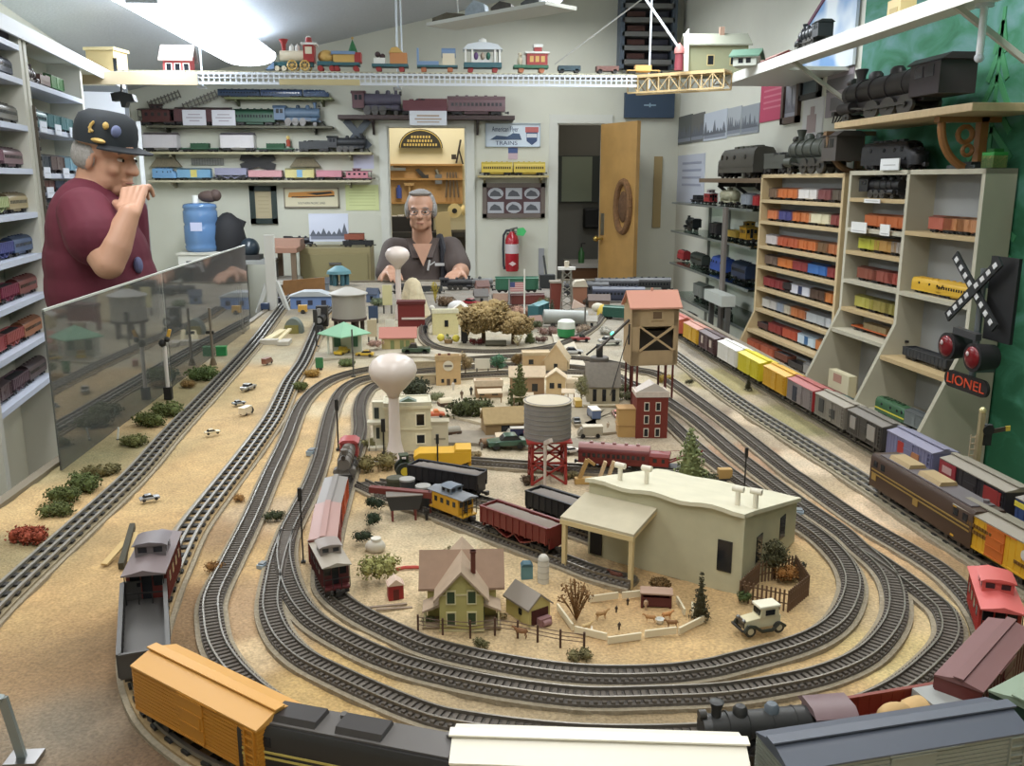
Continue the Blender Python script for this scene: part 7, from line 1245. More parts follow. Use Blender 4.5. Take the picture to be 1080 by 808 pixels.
b=B();b.bx(-w/2+.02,w/2-.02,-.08,.38,a.z-.30,a.z-.27);mk('lower_shelf',b,mt((190,186,176),.6),o)
o2=thing('storage_crate','pinkish wooden tray on the side table','tray',((a.x+c.x)/2,7.75,a.z));b=B();b.bx(-.13,.13,-.1,.1,0,.012);[b.bx(-.13,.13,s_*.1-.006,s_*.1+.006,0,.06)for s_ in(-1,1)];mk('tray',b,mt((166,130,112),.6),o2);[mk('tray_end',B().bx(s_*.13-.006,s_*.13+.006,-.1,.1,0,.06),mt((150,116,100),.6),o2)for s_ in(-1,1)]
a=AY(214,265,8.0);o=thing('cooler_stand','white water dispenser cabinet under the blue bottle','dispenser',(a.x,8.0,0));b=B();b.bx(-.17,.17,-.17,.17,0,a.z-.02);mk('body',b,mt((216,216,208),.4),o,bevel=.01);b=B();b.bx(-.18,.18,-.18,.18,a.z-.02,a.z);mk('top',b,mt((200,198,186),.5),o);b=B();b.bx(-.1,.1,-.175,-.17,a.z-.2,a.z-.07);mk('tap_recess',b,DARK,o)
bl=bpy.data.materials.new('blue_bottle');bl.use_nodes=True;bp=bl.node_tree.nodes['Principled BSDF'];bp.inputs['Base Color'].default_value=lin((110,150,200))+(1,);bp.inputs['Roughness'].default_value=.12;bp.inputs['Transmission Weight'].default_value=.35;bp.inputs['Coat Weight'].default_value=.5
o=thing('water_bottle','large ribbed blue water bottle on the white dispenser','bottle',(a.x,8.0,a.z));R_=17.5*S(a);b=B();q=R_;b.lathe([(q*.86,0),(q*.97,q*.12),(q,q*.3),(q*.95,q*.42),(q,q*.55),(q,q*1.5),(q*.95,q*1.62),(q,q*1.75),(q,q*2.35),(q*.93,q*2.5),(q*1.0,q*2.6),(q*.95,q*2.78),(q*.6,q*2.86),(0,q*2.88)],n=32);mk('bottle',b,bl,o,sharp=80)
b=B();b.bx(-q*.36,q*.30,-q*1.01,-q*.9,q*1.25,q*1.75);mk('paper_label',b,mt((190,196,226),.6),o)
o=thing('bottle_cap_ornament','brown trinket with white cap on top of the blue bottle','trinket',(a.x+.04,8.0,a.z+q*2.88));b=B();b.ball((.04,0,.05),(.09,.05,.05));b.ball((.1,0,.06),.05);mk('body',b,mt((84,66,60),.7),o);b=B();b.cyl((-.07,0,0),(-.07,0,.06),.03);mk('cap',b,WHITE,o)
o=thing('black_bag','black bag slumped right of the blue bottle','bag',(AY(242,262,8.05).x,8.05,0));zb=AY(242,262,8.05).z
b=B();b.lathe([(.13,0),(.15,.12),(.12,.26),(.04,.33),(0,.34)],(0,0,zb-.03),12);b.bar((.03,0,zb+.25),(.14,0,zb+.2),.06);mk('bag',b,mt((34,34,38),.8),o);b=B();b.bx(-.12,.12,-.1,.1,zb-.06,zb-.03);[b.bx(x-.015,x+.015,y-.015,y+.015,0,zb-.06)for x in(-.1,.1)for y in(-.08,.08)];mk('stool',b,mt((90,90,88),.6),o)
o=thing('black_kettle','round black helmet beside the white post','helmet',(AY(263,256,7.9).x,7.9,AY(263,262,7.9).z));b=B();b.ball((0,0,.0),(.085,.1,.09));mk('shell',b,mt((40,52,62),.3),o);b=B();b.bx(-.11,.1,-.12,.06,-.09,-.05);mk('brim',b,DARK,o)
o2=thing('grey_table','grey trestle table behind the clear panel','table',(AY(263,262,7.85).x,7.9,0));zt_=AY(263,262,7.9).z-.09;b=B();b.bx(-.1,.22,-.2,.15,zt_-.03,zt_);mk('tabletop',b,mt((150,152,150),.5),o2)
for x in(-.08,.2):
 for y in(-.17,.12):b=B();b.bx(x-.015,x+.015,y-.015,y+.015,0,zt_-.03);mk('leg',b,mt((120,120,118),.5),o2)
p=bw(540,286,.1);s=SB;o=thing('fire_extinguisher','red fire extinguisher hanging between the doors','fire extinguisher',(p.x,p.y,p.z));rx_=mt((178,24,40),.25,coat=.5);r=7.4*s
b=B();b.lathe([(r*.9,0),(r,.02),(r,33*s),(r*.8,37*s),(r*.4,40*s),(r*.35,42*s)],n=24);mk('cylinder',b,rx_,o);b=B();b.lathe([(r*1.01,19*s),(r*1.01,29*s)],n=24);mk('instruction_label',b,mt((206,196,200),.5),o);b=B();b.prism([(0,6*s),(4*s,8.5*s),(0,11*s),(-4*s,8.5*s)],'y',-r*1.02,-r*.9);mk('diamond_mark',b,mt((226,196,196),.5),o)
b=B();b.cyl((0,0,41*s),(0,0,45*s),r*.35);b.bar((-2*s,0,44*s),(6*s,0,46*s),2*s);b.bar((-2*s,0,42*s),(5*s,0,42*s),1.6*s);mk('valve',b,STEEL,o);b=B();b.tube([(-1*s,0,43*s),(-6*s,-.01,43*s),(-9*s,-.01,38*s),(-9.5*s,0,24*s),(-9*s,0,6*s),(-8*s,0,2*s)],1.2*s,8);mk('hose',b,mt((40,50,60),.5),o);b=B();b.bx(-5*s,5*s,.06,.1,10*s,40*s);mk('wall_bracket',b,DARK,o)
o2=thing('green_tag','bright green tag beside the fire extinguisher valve','tag',(bw(549,244,.08).x,YB-.1,bw(549,244,.1).z));b=B();b.prism([(-4*s,-4*s),(3*s,-5*s),(6*s,0),(3*s,4*s),(-4*s,3*s)],'y',-.004,.004);mk('tag',b,mt((70,200,110),.6),o2);b=B();b.bar((-4*s,0,0),(-8*s,0,0),.004);mk('string',b,LG,o2)
o=flat('light_switch','small switch plate between the doors low on the wall','switch',568,262,574,290,(150,152,156),d=.03)
p=bw(684,200,.03)
o=flat('grey_column','narrow tan wall panel right of the open door','panel',688,165,699,240,(166,142,92),d=.02)
a,c=AY(466,28,7.4),AY(592,6,6.4);o=thing('high_shelf','pale plank hung under the ceiling with dark model wreckage','shelf',(0,0,0));b=B();b.bar(a,c,.30,.025);mk('plank',b,mt((206,206,196),.6),o);
for f in(.15,.9):q=a.lerp(c,f);b=B();b.cyl(q,(q.x,q.y,CZ(q.x)),.006);mk('hanger',b,LG,o)
for f,sz,cl,t in((.10,(.28,.12,.05),(112,104,84),'brown model wreck at the left end of the ceiling plank'),(.33,(.16,.12,.09),(160,172,180),'pale blue grey model part on the ceiling plank'),(.55,(.16,.1,.06),(70,66,60),'dark model part in the middle of the ceiling plank'),(.78,(.14,.1,.05),(58,60,60),'dark square model at the right end of the ceiling plank')):
 q=a.lerp(c,f);o=thing('model_wreck',t,'model',(q.x,q.y,q.z+.013),-.3);b=B();b.prism([(-sz[0]/2,0),(sz[0]/2,0),(sz[0]*.4,sz[2]),(-sz[0]*.1,sz[2]*1.3),(-sz[0]*.5,sz[2]*.6)],'y',-sz[1]/2,sz[1]/2);mk('body',b,mt(cl,.7,var=.15),o);b=B();b.bx(-sz[0]*.5,sz[0]*.5,-sz[1]*.55,sz[1]*.55,0,.012);mk('base',b,DARK,o)
p=AY(112,112,6.6);o=thing('picture_frame','grey picture with pale print behind the man in the maroon shirt','picture',(p.x,p.y,p.z),.25);s=S(p);b=B();b.bx(-30*s,22*s,-.01,.02,-34*s,22*s);mk('frame',b,mt((92,96,100),.6),o);b=B();b.bx(-22*s,18*s,-.02,-.01,-28*s,14*s);mk('print',b,mt((196,200,210),.6),o)
p=AY(131,103,5.6);o=thing('steel_bracket','dark bracket dangling below the left overhead shelf end','bracket',p);s=S(p);b=B();b.prism([(-12*s,4*s),(-2*s,6*s),(10*s,3*s),(12*s,-4*s),(4*s,-5*s),(2*s,-10*s),(-2*s,-10*s),(-3*s,-3*s),(-11*s,-4*s)],'y',-.03,.03);mk('body',b,mt((44,48,56),.5),o);b=B();b.bar((-2*s,0,6*s),(-2*s,0,16*s),.01);mk('hook',b,DARK,o)
p=AY(149,165,7.6);o=thing('white_strip','tall bright white strip in the left back corner','strip',(p.x,p.y,0));z0,z1=AY(149,200,7.6).z,AY(149,128,7.6).z;b=B();b.bx(-.014,.014,-.01,.01,z0,z1);mk('strip',b,mt((226,230,236),.5),o);b=B();b.bx(-.012,.012,-.012,.012,0,z0);mk('post',b,mt((150,150,146),.6),o)
def rw(px,py,d=.01):return AX(px,py,XR-d)
def rflat(name,label,cat,x0,y0,x1,y1,col,d=.008,fr=None,fw=.03,content=None):
 a,c=rw(x0,(y0+y1)/2),rw(x1,(y0+y1)/2);ym_,w=(a.y+c.y)/2,abs(a.y-c.y);m=rw((x0+x1)/2,y0);n_=rw((x0+x1)/2,y1);zc,h=(m.z+n_.z)/2,m.z-n_.z
 o=thing(name,label,cat,(XR,ym_,zc),-PI/2);f=fw if fr else 0
 b=B();b.bx(-w/2+f,w/2-f,-d,0,-h/2+f,h/2-f);mk('sheet',b,mt(col,.6),o)
 if fr:
  b=B()
  for q in((-w/2,w/2,h/2-f,h/2),(-w/2,w/2,-h/2,-h/2+f),(-w/2,-w/2+f,-h/2,h/2),(w/2-f,w/2,-h/2,h/2)):b.bx(q[0],q[1],-d-.015,0,q[2],q[3])
  mk('frame',b,mt(fr,.5),o)
 if content:content(o,w,h,-d-.001)
 return o
rflat('magenta_poster','magenta red poster high on the right wall','poster',802,80,828,127,(190,60,96),content=lambda o,w,h,y:marks(o,[(-w*.35,w*.35,h*(.3-.13*i),h*(.3-.13*i)+.012)for i in range(5)],y,(206,110,130)))
rflat('picture_frame','brown framed grey print beside the magenta poster','picture',826,73,844,130,(150,150,160),fr=(84,62,52),fw=.04,content=photo(9,(120,120,130)))
rflat('picture_frame','black framed slate picture right of the brown frame','picture',845,64,866,104,(90,106,116),fr=(40,40,44),fw=.03)
rflat('paper_print','white sheet with reddish sketch under the black frame','paper',846,104,867,146,(214,214,214),content=lambda o,w,h,y:marks(o,[(-w*.25,w*.2,-h*.35,h*.1),(-w*.1,w*.1,h*.1,h*.3)],y,(170,150,150)))
rflat('grey_poster','tall mauve grey poster left of the painted mural','poster',872,54,899,122,(150,140,146),content=lambda o,w,h,y:marks(o,[(-w*.5,w*.5,-h*.1,h*.1),(-w*.3,w*.4,-h*.4,-h*.2)],y,(112,108,112)))
for i,(x0,x1,cl)in enumerate(((715,729,(92,96,92)),(729,742,(104,104,100)),(742,766,(186,194,206)),(767,781,(168,174,180)),(782,800,(150,158,166)))):
 yt=122-(x0-715)*.17;rflat('photo_print',f'black and white photograph in the row above the glass shelves, {ORD[i]} from the left','photograph',x0,yt,x1,yt+30-i*.0,cl,content=photo(20+i,(100,106,116)))
rflat('paper_chart','pale blue paper chart behind the glass shelves','chart',714,163,742,214,(186,192,206),content=lambda o,w,h,y:marks(o,[(-w*.3,w*.4,h*(.3-.15*i),h*(.3-.15*i)+.02)for i in range(4)],y,(150,156,176)))
pa,pb=AX(880,128,1.86),AX(1026,106,1.86);ya,yb_=pa.y,pb.y;zs=AX(950,119,1.86).z
o=thing('wall_shelf','wooden shelf on two carved brackets with the large black engine','shelf',(0,0,0));b=B();b.bx(1.86,XR,yb_,ya,zs-.03,zs);mk('board',b,mt((190,164,122),.5,var=.08),o,bevel=.003)
for Y,t in((AX(1014,130,2.0).y,0),(AX(890,150,2.0).y,1)):
 b=B();cm_=mt((150,100,50),.5)if t==0 else mt((120,90,60),.5);b.bx(2.07,2.10,Y-.02,Y+.02,zs-.24,zs-.03);b.bx(1.90,XR,Y-.02,Y+.02,zs-.05,zs-.03);b.bx(2.07,XR,Y-.02,Y+.02,zs-.24,zs-.21)
 b.tube([(2.08-.16*math.cos(k*PI/20),Y,zs-.05-.18*math.sin(k*PI/20))for k in range(11)],.016,8);b.tube([(2.02+.03*math.cos(k*.63),Y,zs-.095+.03*math.sin(k*.63))for k in range(11)],.010,6);b.tube([(2.035+.02*math.cos(k*.63),Y,zs-.155+.02*math.sin(k*.63))for k in range(11)],.008,6);mk('carved_bracket',b,cm_,o)
ym_=(ya+yb_)/2
car('steam',(46,42,44),'large black steam engine on the carved bracket shelf',(1.98,AX(945,100,1.98).y,zs),PI/2,scale=3.1,sx=1.66,cab=(50,40,44))
p0,p1=AX(740,190,1.95),AX(806,184,1.95);o=thing('wall_shelf','brown shelf with a big dark engine over the glass shelves','shelf',(0,0,0));zz=AX(775,188,1.95).z;b=B();b.bx(1.93,XR,p1.y,p0.y,zz-.03,zz);mk('board',b,mt((112,92,70),.6),o)
for f in(.2,.5,.8):Y=p1.y+(p0.y-p1.y)*f;b=B();b.bx(2.0,XR,Y-.012,Y+.012,zz-.06,zz-.03);b.bar((2.0,Y,zz-.05),(XR-.01,Y,zz-.16),.02);mk('bracket',b,DARK,o)
car('diesel',(74,72,66),'big dark grey engine on the brown shelf above the glass shelves',(2.04,(p0.y+p1.y)/2,zz),PI/2,scale=3.0,sx=1.25,roof=(84,84,74))
gl=clear_mat('shelf_glass',(196,214,208),.9);ys,ye_=AX(716,240,1.92).y,AX(803,240,1.92).y
levels=[AX(760,y,1.92).z for y in(217,252,292,330)]
o=thing('glass_shelves','glass wall shelves on grey metal posts left of the bookcases','shelf',(0,0,0))
for z in levels:b=B();b.bx(1.86,XR-.01,ye_,ys,z-.012,z);mk('glass_shelf',b,gl,o);b=B();b.bx(1.853,1.862,ye_,ys,z-.014,z+.001);mk('shelf_edge',b,mt((130,138,134),.3,.5),o)
for px in(764,):Y=AX(px,270,1.85).y;b=B();b.bx(1.835,1.853,Y-.035,Y+.035,0,levels[0]);mk('post',b,mt((132,124,118),.5,.3),o)
for Y in(ys-.1,ys-.6,ye_+.3):b=B();b.bx(XR-.02,XR,Y-.01,Y+.01,levels[-1]-.3,levels[0]);mk('wall_rail',b,mt((150,150,146),.4,.5),o)
def gput(lv,kd,px,col,label,sc=1.6,**k):y=AX(px,240,2.0).y;car(kd,col,label,(2.0,y,levels[lv]),PI/2,scale=sc,**k)
gput(0,'flatcar',735,(50,50,56),'dark flatcar at the left of the top glass shelf',1.3);gput(0,'caboose',748,(176,50,50),'red and white caboose on the top glass shelf',1.3,roof=(210,200,200));gput(0,'tank_car',768,(176,172,142),'cream tank car on the top glass shelf',1.7);gput(0,'boxcar',790,(150,156,166),'grey boxcar on the top glass shelf',1.3,sx=.8);gput(0,'boxcar',800,(186,50,54),'red boxcar at the right end of the top glass shelf',1.2,sx=.5)
gput(1,'steam',730,(36,38,42),'black steam engine on the second glass shelf',1.5);gput(1,'boxcar',757,(60,56,60),'dark boxcar beside the grey post on the second glass shelf',1.4,sx=.7);gput(1,'gondola',776,(196,160,60),'yellow low wagon on the second glass shelf',1.4,sx=.9);gput(1,'caboose',790,(210,160,40),'bright yellow caboose on the second glass shelf',1.7,sx=.7)
gput(2,'diesel',722,(176,44,50),'red nosed diesel at the left of the third glass shelf',1.3,sx=.8,roof=(80,80,80));gput(2,'coach',740,(70,76,72),'dark grey coach on the third glass shelf',1.4);gput(2,'diesel',763,(50,84,176),'bright blue diesel on the third glass shelf',1.8,sx=.9);gput(2,'coach',788,(46,60,92),'navy coach with rounded end on the third glass shelf',1.8,sx=.7)
gput(3,'boxcar',745,(150,150,144),'pale grey boxcar on the lowest glass shelf',1.8,sx=.8);gput(3,'boxcar',768,(56,56,58),'black boxcar on the lowest glass shelf',1.6,sx=.6)
p=AX(784,321,1.86);o=thing('white_ledge','white plank ledge poking out left of the bookcase','ledge',(1.86,p.y+.3,p.z+.01));b=B();b.bx(-.11,-.02,-.2,.2,-.04,.03);mk('plank',b,mt((196,200,192),.5),o);b=B();[b.bx(x-.015,x+.015,y-.015,y+.015,-p.z,-.045)for x in(-.06,)for y in(-.18,.18)];mk('support',b,mt((90,88,84),.6),o)
p=AX(715,320,1.6);o=thing('dark_engine_pile','large dark model engine standing behind the coaling tower','model locomotive',(1.62,p.y,0));zt_=AX(715,345,1.62).z
car('steam',(44,42,46),'big black steam engine on the low bench behind the coloured train',(1.6,p.y-.1,zt_),PI/2,scale=2.2);b=B();b.bx(-.25,.2,-.6,.5,zt_-.04,zt_);mk('bench_top',b,DARK,o);b=B();[b.bx(x-.02,x+.02,y-.02,y+.02,0,zt_-.04)for x in(-.2,.16)for y in(-.55,.45)];mk('leg',b,DARK,o)
o.name='low_bench';o['label']='low dark bench behind the coloured train left of the bookcases';o['category']='bench'
def on_front(px):
 d=ray(px,200);k=0
 t=(1.94+.064*4.5)/(d.x+.064*d.y);return CAM+d*t
du=Vector((.064,-1,0)).normalized()
dn=Vector((1,.064,0)).normalized()
CASE=mt((184,178,156),.55,var=.03,scale=10);CASE2=mt((196,172,128),.55,var=.06,scale=10);BACKP=mt((158,160,158),.6)
rot=math.atan2(du.y,du.x)
def bookcase(label,pxs,rows,mats,flare_z,top_px):
 """pxs: pixel columns of the uprights; rows: list per column of shelf heights"""
 us=[];p0=on_front(pxs[0]);o=thing('bookcase',label,'bookcase',(p0.x,p0.y,0),rot)
 us=[(on_front(x)-p0).dot(du)for x in pxs];zt=top_px;dep=.13
 for u_ in us:
  b=B();b.prism([(dep,0),(dep,zt),(0,zt),(0,flare_z),(-.19,flare_z-.42),(-.19,0)],'x',u_-.011,u_+.011);mk('upright',b,mats[0],o)
 b=B();b.bx(us[0]-.011,us[-1]+.011,0,dep,zt-.02,zt+.0);mk('top',b,mats[0],o)
 b=B();b.bx(us[0],us[-1],dep-.006,dep,.1,zt);mk('back_panel',b,BACKP,o)
 for k,col in enumerate(rows):
  for j,z in enumerate(col):
   f=0 if z>flare_z else-.19*min(1,(flare_z-z)/.42)
   b=B();b.bx(us[k]+.011,us[k+1]-.011,f,dep,z-.018,z);mk('shelf',b,mats[1]if j%2==0 else mats[0],o)
 return o,p0,us
pA0=on_front(803);SA=S(pA0)
def zat(px,py):q=on_front(px);return APL(px,py,(q.x,q.y),(du.x,du.y)).z
topz=zat(803,184)
rowsA=[zat(806,y)for y in(210.5,233,259.5,281,304.5,327.5,350,372)]
cA,pA_,uA=bookcase('tan bookcase of seven narrow rows full of model cars',(803,889),[rowsA],(CASE2,CASE2),zat(803,331),topz)
rowsB=[zat(898,y)for y in(208.5,240,264.5,295.5,326,349,424)];rowsC=[zat(962,y)for y in(244,309.5,381,440)]
cB,pB_,uB=bookcase('grey cream double bookcase near the crossing sign',(896,957,1036),[rowsB,rowsC],(CASE,mt((190,164,118),.55)),zat(957,345),topz+.01)
def row(case_p,u0,u1,z,items,where,f=0.0,gap=.012,start=.03,sc=1.0):
 tot=sum(LEN[k]*sc*w for k,c,w,*_ in items);n_=len(items);sp_=min((u1-u0-start-.02-tot)/max(n_-1,1),gap)if n_>1 else 0
 u_=u0+start
 for i,it in enumerate(items):
  k,c,w,t=it[:4];kw=it[4]if len(it)>4 else{};l=LEN[k]*sc*w;q=case_p+du*(u_+l/2)+dn*(.055+f);u_+=l+sp_
  place=f', {ORD[i]} from left' if n_>1 else ''
  car(k,c,f'{t}{place}, {where}',(q.x,q.y,z),rot,scale=sc,sx=w,cat='model train car',**kw)
O_,R_2,BR,WH=(200,110,56),(160,56,46),(110,62,46),(214,210,206)
w_=lambda i:f'{ORD[i]} row down in the tan bookcase'
bc=lambda c,t,w=1.0,k='boxcar',**kw:(k,c,w,t,kw)
U0,U1=uA[0]+.011,uA[1]-.011
row(pA_,U0,U1,rowsA[0],[bc((120,96,76),'drab boxcar',.7),bc(O_,'orange boxcar',.8),bc(O_,'orange boxcar',.8),bc(WH,'white boxcar',1.35),bc((126,70,70),'plum boxcar',.9),bc((96,84,72),'brown boxcar',.8)],w_(0))
row(pA_,U0,U1,rowsA[1],[bc((206,120,74),'orange boxcar',.85),bc((70,70,130),'blue and red boxcar',1.1),bc(O_,'orange boxcar',.7),bc((200,116,64),'orange boxcar',.75),bc((214,206,172),'cream boxcar',1.3),bc((140,66,60),'maroon boxcar',.8)],w_(1))
row(pA_,U0,U1,rowsA[2],[bc((198,190,188),'white boxcar',.9),bc((186,86,56),'rust boxcar',.85),bc((186,90,56),'rust boxcar',.85),bc(O_,'orange boxcar',.7),bc(O_,'orange boxcar',.7),bc((120,90,60),'brown boxcar',.75),bc((176,104,60),'dull orange boxcar',.8)],w_(2))
row(pA_,U0,U1,rowsA[3],[bc((112,92,80),'drab brown boxcar',1.0),bc((206,116,52),'orange boxcar',1.1),bc((150,56,58),'red boxcar',1.05),bc((56,110,184),'bright blue boxcar',1.2),bc((150,60,60),'red boxcar',.7)],w_(3))
row(pA_,U0,U1,rowsA[4],[bc((150,52,54),'red boxcar',.9),bc((140,50,52),'red boxcar',.7),bc((60,52,52),'black hopper',.6,'hopper'),bc((206,206,214),'white boxcar with navy door',1.3,door=(40,54,96)),bc((84,62,50),'dark brown boxcar',1.0),bc((196,116,54),'orange boxcar',.7)],w_(4))
row(pA_,U0,U1,rowsA[5],[bc((200,196,186),'white boxcar',.65),bc((196,190,184),'white boxcar',.6),bc((150,160,176),'pale blue boxcar',.6),bc((190,180,160),'tan boxcar',.6),bc((196,120,70),'orange boxcar',.6),bc((186,110,64),'orange boxcar',.6),bc((180,184,186),'pale grey boxcar',1.3),bc((196,200,204),'silver boxcar',.6)],w_(5))
row(pA_,U0,U1,rowsA[6],[bc((90,60,56),'dark gondola',.8,'loaded_gondola'),bc((140,50,46),'maroon boxcar',1.0),bc((184,80,54),'rust boxcar',1.0),bc((190,206,216),'white boxcar with blue door',1.1,door=(50,100,150)),bc((196,120,66),'orange boxcar',.8)],w_(6),-.02)
row(pA_,U0,U1,rowsA[7],[bc((176,84,54),'rust boxcar',1.0),bc((180,90,60),'rust boxcar',1.0),bc((120,70,54),'brown hopper',.9,'hopper'),bc((70,66,64),'black gondola',.9,'gondola'),bc((150,146,142),'grey boxcar',.8)],w_(7),-.08)
V=uB;wB=lambda i:f'{ORD[i]} row down in the middle bookcase column';a0,a1=V[0]+.011,V[1]-.011
row(pB_,a0,a1,rowsB[0],[bc((40,40,42),'black steam engine',1.2,'steam',cab=(36,36,38))],wB(0),sc=1.45)
row(pB_,a0,a1,rowsB[1],[bc((190,100,50),'orange caboose',1.0,'boxcar'),bc((190,100,50),'orange boxcar',.9)],wB(1),start=.10)
row(pB_,a0,a1,rowsB[2],[bc((190,190,60),'yellow green boxcar',1.0),bc((186,140,70),'tan orange boxcar',1.0),bc((170,160,150),'pale boxcar',.55)],wB(2),start=.06)
row(pB_,a0,a1,rowsB[3],[bc((140,76,58),'brown boxcar',.95),bc((150,76,62),'brown red boxcar',.95),bc((160,70,58),'red brown boxcar',.6)],wB(3),start=.07)
row(pB_,a0,a1,rowsB[4],[bc((176,168,74),'olive yellow boxcar',.9),bc((150,136,66),'olive boxcar',.9),bc((140,130,60),'olive boxcar',.6)],wB(4),start=.07)
row(pB_,a0,a1,rowsB[5],[bc((196,92,40),'orange flatcar with tan load',2.0,'flatcar',load=(150,130,90))],wB(5),start=.06,sc=1.1)
row(pB_,a0,a1,rowsB[6],[bc((140,52,56),'red boxcar by cream box',1.2),bc((80,120,120),'teal boxcar',.5)],wB(6),-.17,start=.05)
q=pB_+du*(a0+.18)+dn*-.06;o=thing('toy_box','cream cardboard box standing behind the red boxcar in the lower middle cubby','box',(q.x,q.y,rowsB[6]),rot);b=B();b.bx(-.10,.10,-.02,.02,0,.15);mk('carton',b,mt((206,196,160),.6),o);b=B();b.bx(-.05,.03,-.021,-.02,.10,.14);mk('printing',b,mt((176,130,110),.6),o)
b0,b1=V[1]+.011,V[2]-.011;wC=lambda i:f'{ORD[i]} cubby down in the right bookcase column'
row(pB_,b0,b1,rowsC[0],[bc((186,96,74),'salmon boxcar',.95),bc((186,120,66),'tan orange boxcar',.95),bc((190,130,84),'pale orange boxcar',.85)],wC(0),start=.12)
row(pB_,b0,b1,rowsC[1],[bc((216,168,36),'yellow streamlined diesel',1.25,'diesel',roof=(206,160,40)),bc((216,168,36),'yellow streamlined coach',1.0,'coach',roof=(206,160,40))],wC(1),start=.04)
row(pB_,b0,b1,rowsC[2],[bc((52,54,58),'black loaded gondola',1.4,'loaded_gondola')],wC(2),-.03,start=.08,sc=1.2)
row(pB_,b0,b1,rowsC[3],[bc((50,90,56),'green diesel with yellow stripe',1.0,'diesel',door=(210,196,50)),bc((110,116,116),'grey boxcar',.6)],wC(3),-.15,start=.1,sc=1.15)
for k,(lv,u_,w,t)in enumerate(((1,.06,.14,'white card under the left orange car of the middle bookcase column'),(1,.32,.08,'white card under the right orange car of the middle bookcase column'),(0,.16,.14,'white card below the black steam engine in the middle column'))):
 q=pB_+du*(a0+u_+w/2)-dn*.012;o=thing('label_card',t,'card',(q.x,q.y,rowsB[lv]-.02),rot);b=B();b.bx(-w/2,w/2,-.002,.002,0 if lv else-.0,.05 if lv else .018);mk('card',b,mt((226,226,222),.6),o);b=B();b.bx(-w*.4,w*.4,-.003,-.002,.008,.011);mk('printing',b,mt((170,170,170),.6),o)
q=pA_+du*.62+dn*.05;car('steam',(70,74,66),'weathered grey green steam engine on top of the tan bookcase',(q.x,q.y,topz),rot+PI,scale=3.0,sx=1.1,cab=(80,74,70));q=pA_+du*.16+dn*.05;car('tender',(76,78,72),'weathered grey tender at the left on top of the tan bookcase',(q.x,q.y,topz),rot+PI,scale=2.2)
q=pB_+du*.28+dn*.06;car('diesel',(34,34,38),'glossy black diesel engine on top of the grey bookcase',(q.x,q.y,topz+.01),rot,scale=1.9,sx=1.0,roof=(40,40,44));
q=pB_+du*.36-dn*.01;o=thing('label_card','white card leaning against the glossy black diesel','card',(q.x,q.y,topz+.01),rot);b=B();b.bx(-.075,.075,-.003,.003,0,.05);mk('card',b,mt((226,228,228),.6),o);b=B();b.bx(-.05,.05,-.004,-.003,.02,.024);mk('printing',b,mt((180,180,180),.6),o)
for px,c,t,hh in((1005,(52,60,60),'low dark wagon on the right bookcase top',.015),(1036,(210,190,120),'small cream block next to the green box on the bookcase top',.05),(1052,(50,150,60),'bright green box on the right bookcase top',.06),(1066,(90,110,70),'olive trinket at the right end of the bookcase top',.04)):
 q=on_front(px)+dn*.05;u_=(q-pB_).dot(du);q=pB_+du*min(u_,V[2]-.02)+dn*.05;w=.07 if hh>.02 else .18;o=thing('shelf_trinket',t,'trinket',(q.x,q.y,topz+.01),rot);b=B();b.bx(-w/2,w/2,-.03,.03,0,hh);mk('block',b,mt(c,.5),o,bevel=.003);b=B();b.bx(-w*.3,w*.3,-.02,.02,hh,hh+.012);mk('knob',b,mt(tuple(int(v*.8)for v in c),.5),o)
Xs=1.90;pc_=AX(1032,340,Xs);s=S(pc_);hx_=s*1.62
o=thing('crossing_sign','black railroad crossing sign with red lamps fixed to the grey bookcase end','sign',(Xs,pc_.y,0),rot)
zz=lambda py:AX(1032,py,Xs).z
b=B();b.cyl((0,0,zz(412)),(0,0,zz(282)),.012,n=12);b.bar((0,.0,zz(392)),(0,.08,zz(392)),.02);b.bar((0,.0,zz(300)),(0,.08,zz(300)),.02);mk('mast',b,mt((120,126,130),.4,.6),o)
for k,(dx,dz)in enumerate(((24,-34),(24,34))):
 c=Vector((-3*hx_,-.018-.007*k,zz(306)));d_=Vector((dx*hx_,0,dz*s));b=B();b.bar(c-d_,c+d_,.008,11*s,up=(0,0,1));bl_=mk('blade',b,mt((34,36,38),.5),o)
 b=B();[b.bar(c+d_*(t-.06)+Vector((0,-.006,0)),c+d_*(t+.05)+Vector((0,-.006,0)),.003,5*s)for t in(-.85,-.62,-.4,-.18,.18,.4,.62,.85)];mk('white_mark',b,mt((206,206,206),.5),bl_)
b=B();b.bx(4*hx_,30*hx_,.006,.018,zz(356),zz(268));mk('backing_plate',b,mt((28,28,30),.5),o)
for sg in(-1,1):
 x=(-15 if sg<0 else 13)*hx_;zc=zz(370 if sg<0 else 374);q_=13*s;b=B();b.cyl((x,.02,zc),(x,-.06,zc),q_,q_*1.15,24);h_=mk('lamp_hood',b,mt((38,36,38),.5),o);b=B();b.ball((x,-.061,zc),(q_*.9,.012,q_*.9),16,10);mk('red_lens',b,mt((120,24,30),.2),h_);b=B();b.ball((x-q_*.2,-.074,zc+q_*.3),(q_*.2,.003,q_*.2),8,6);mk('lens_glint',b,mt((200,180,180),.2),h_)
b=B();b.bar((-15*hx_,.012,zz(370)),(14*hx_,.012,zz(372)),.014);b.bar((-12*hx_,-.04,zz(351)),(12*hx_,-.04,zz(353)),7*s,7*s);mk('lamp_arm',b,mt((60,60,62),.5),o)
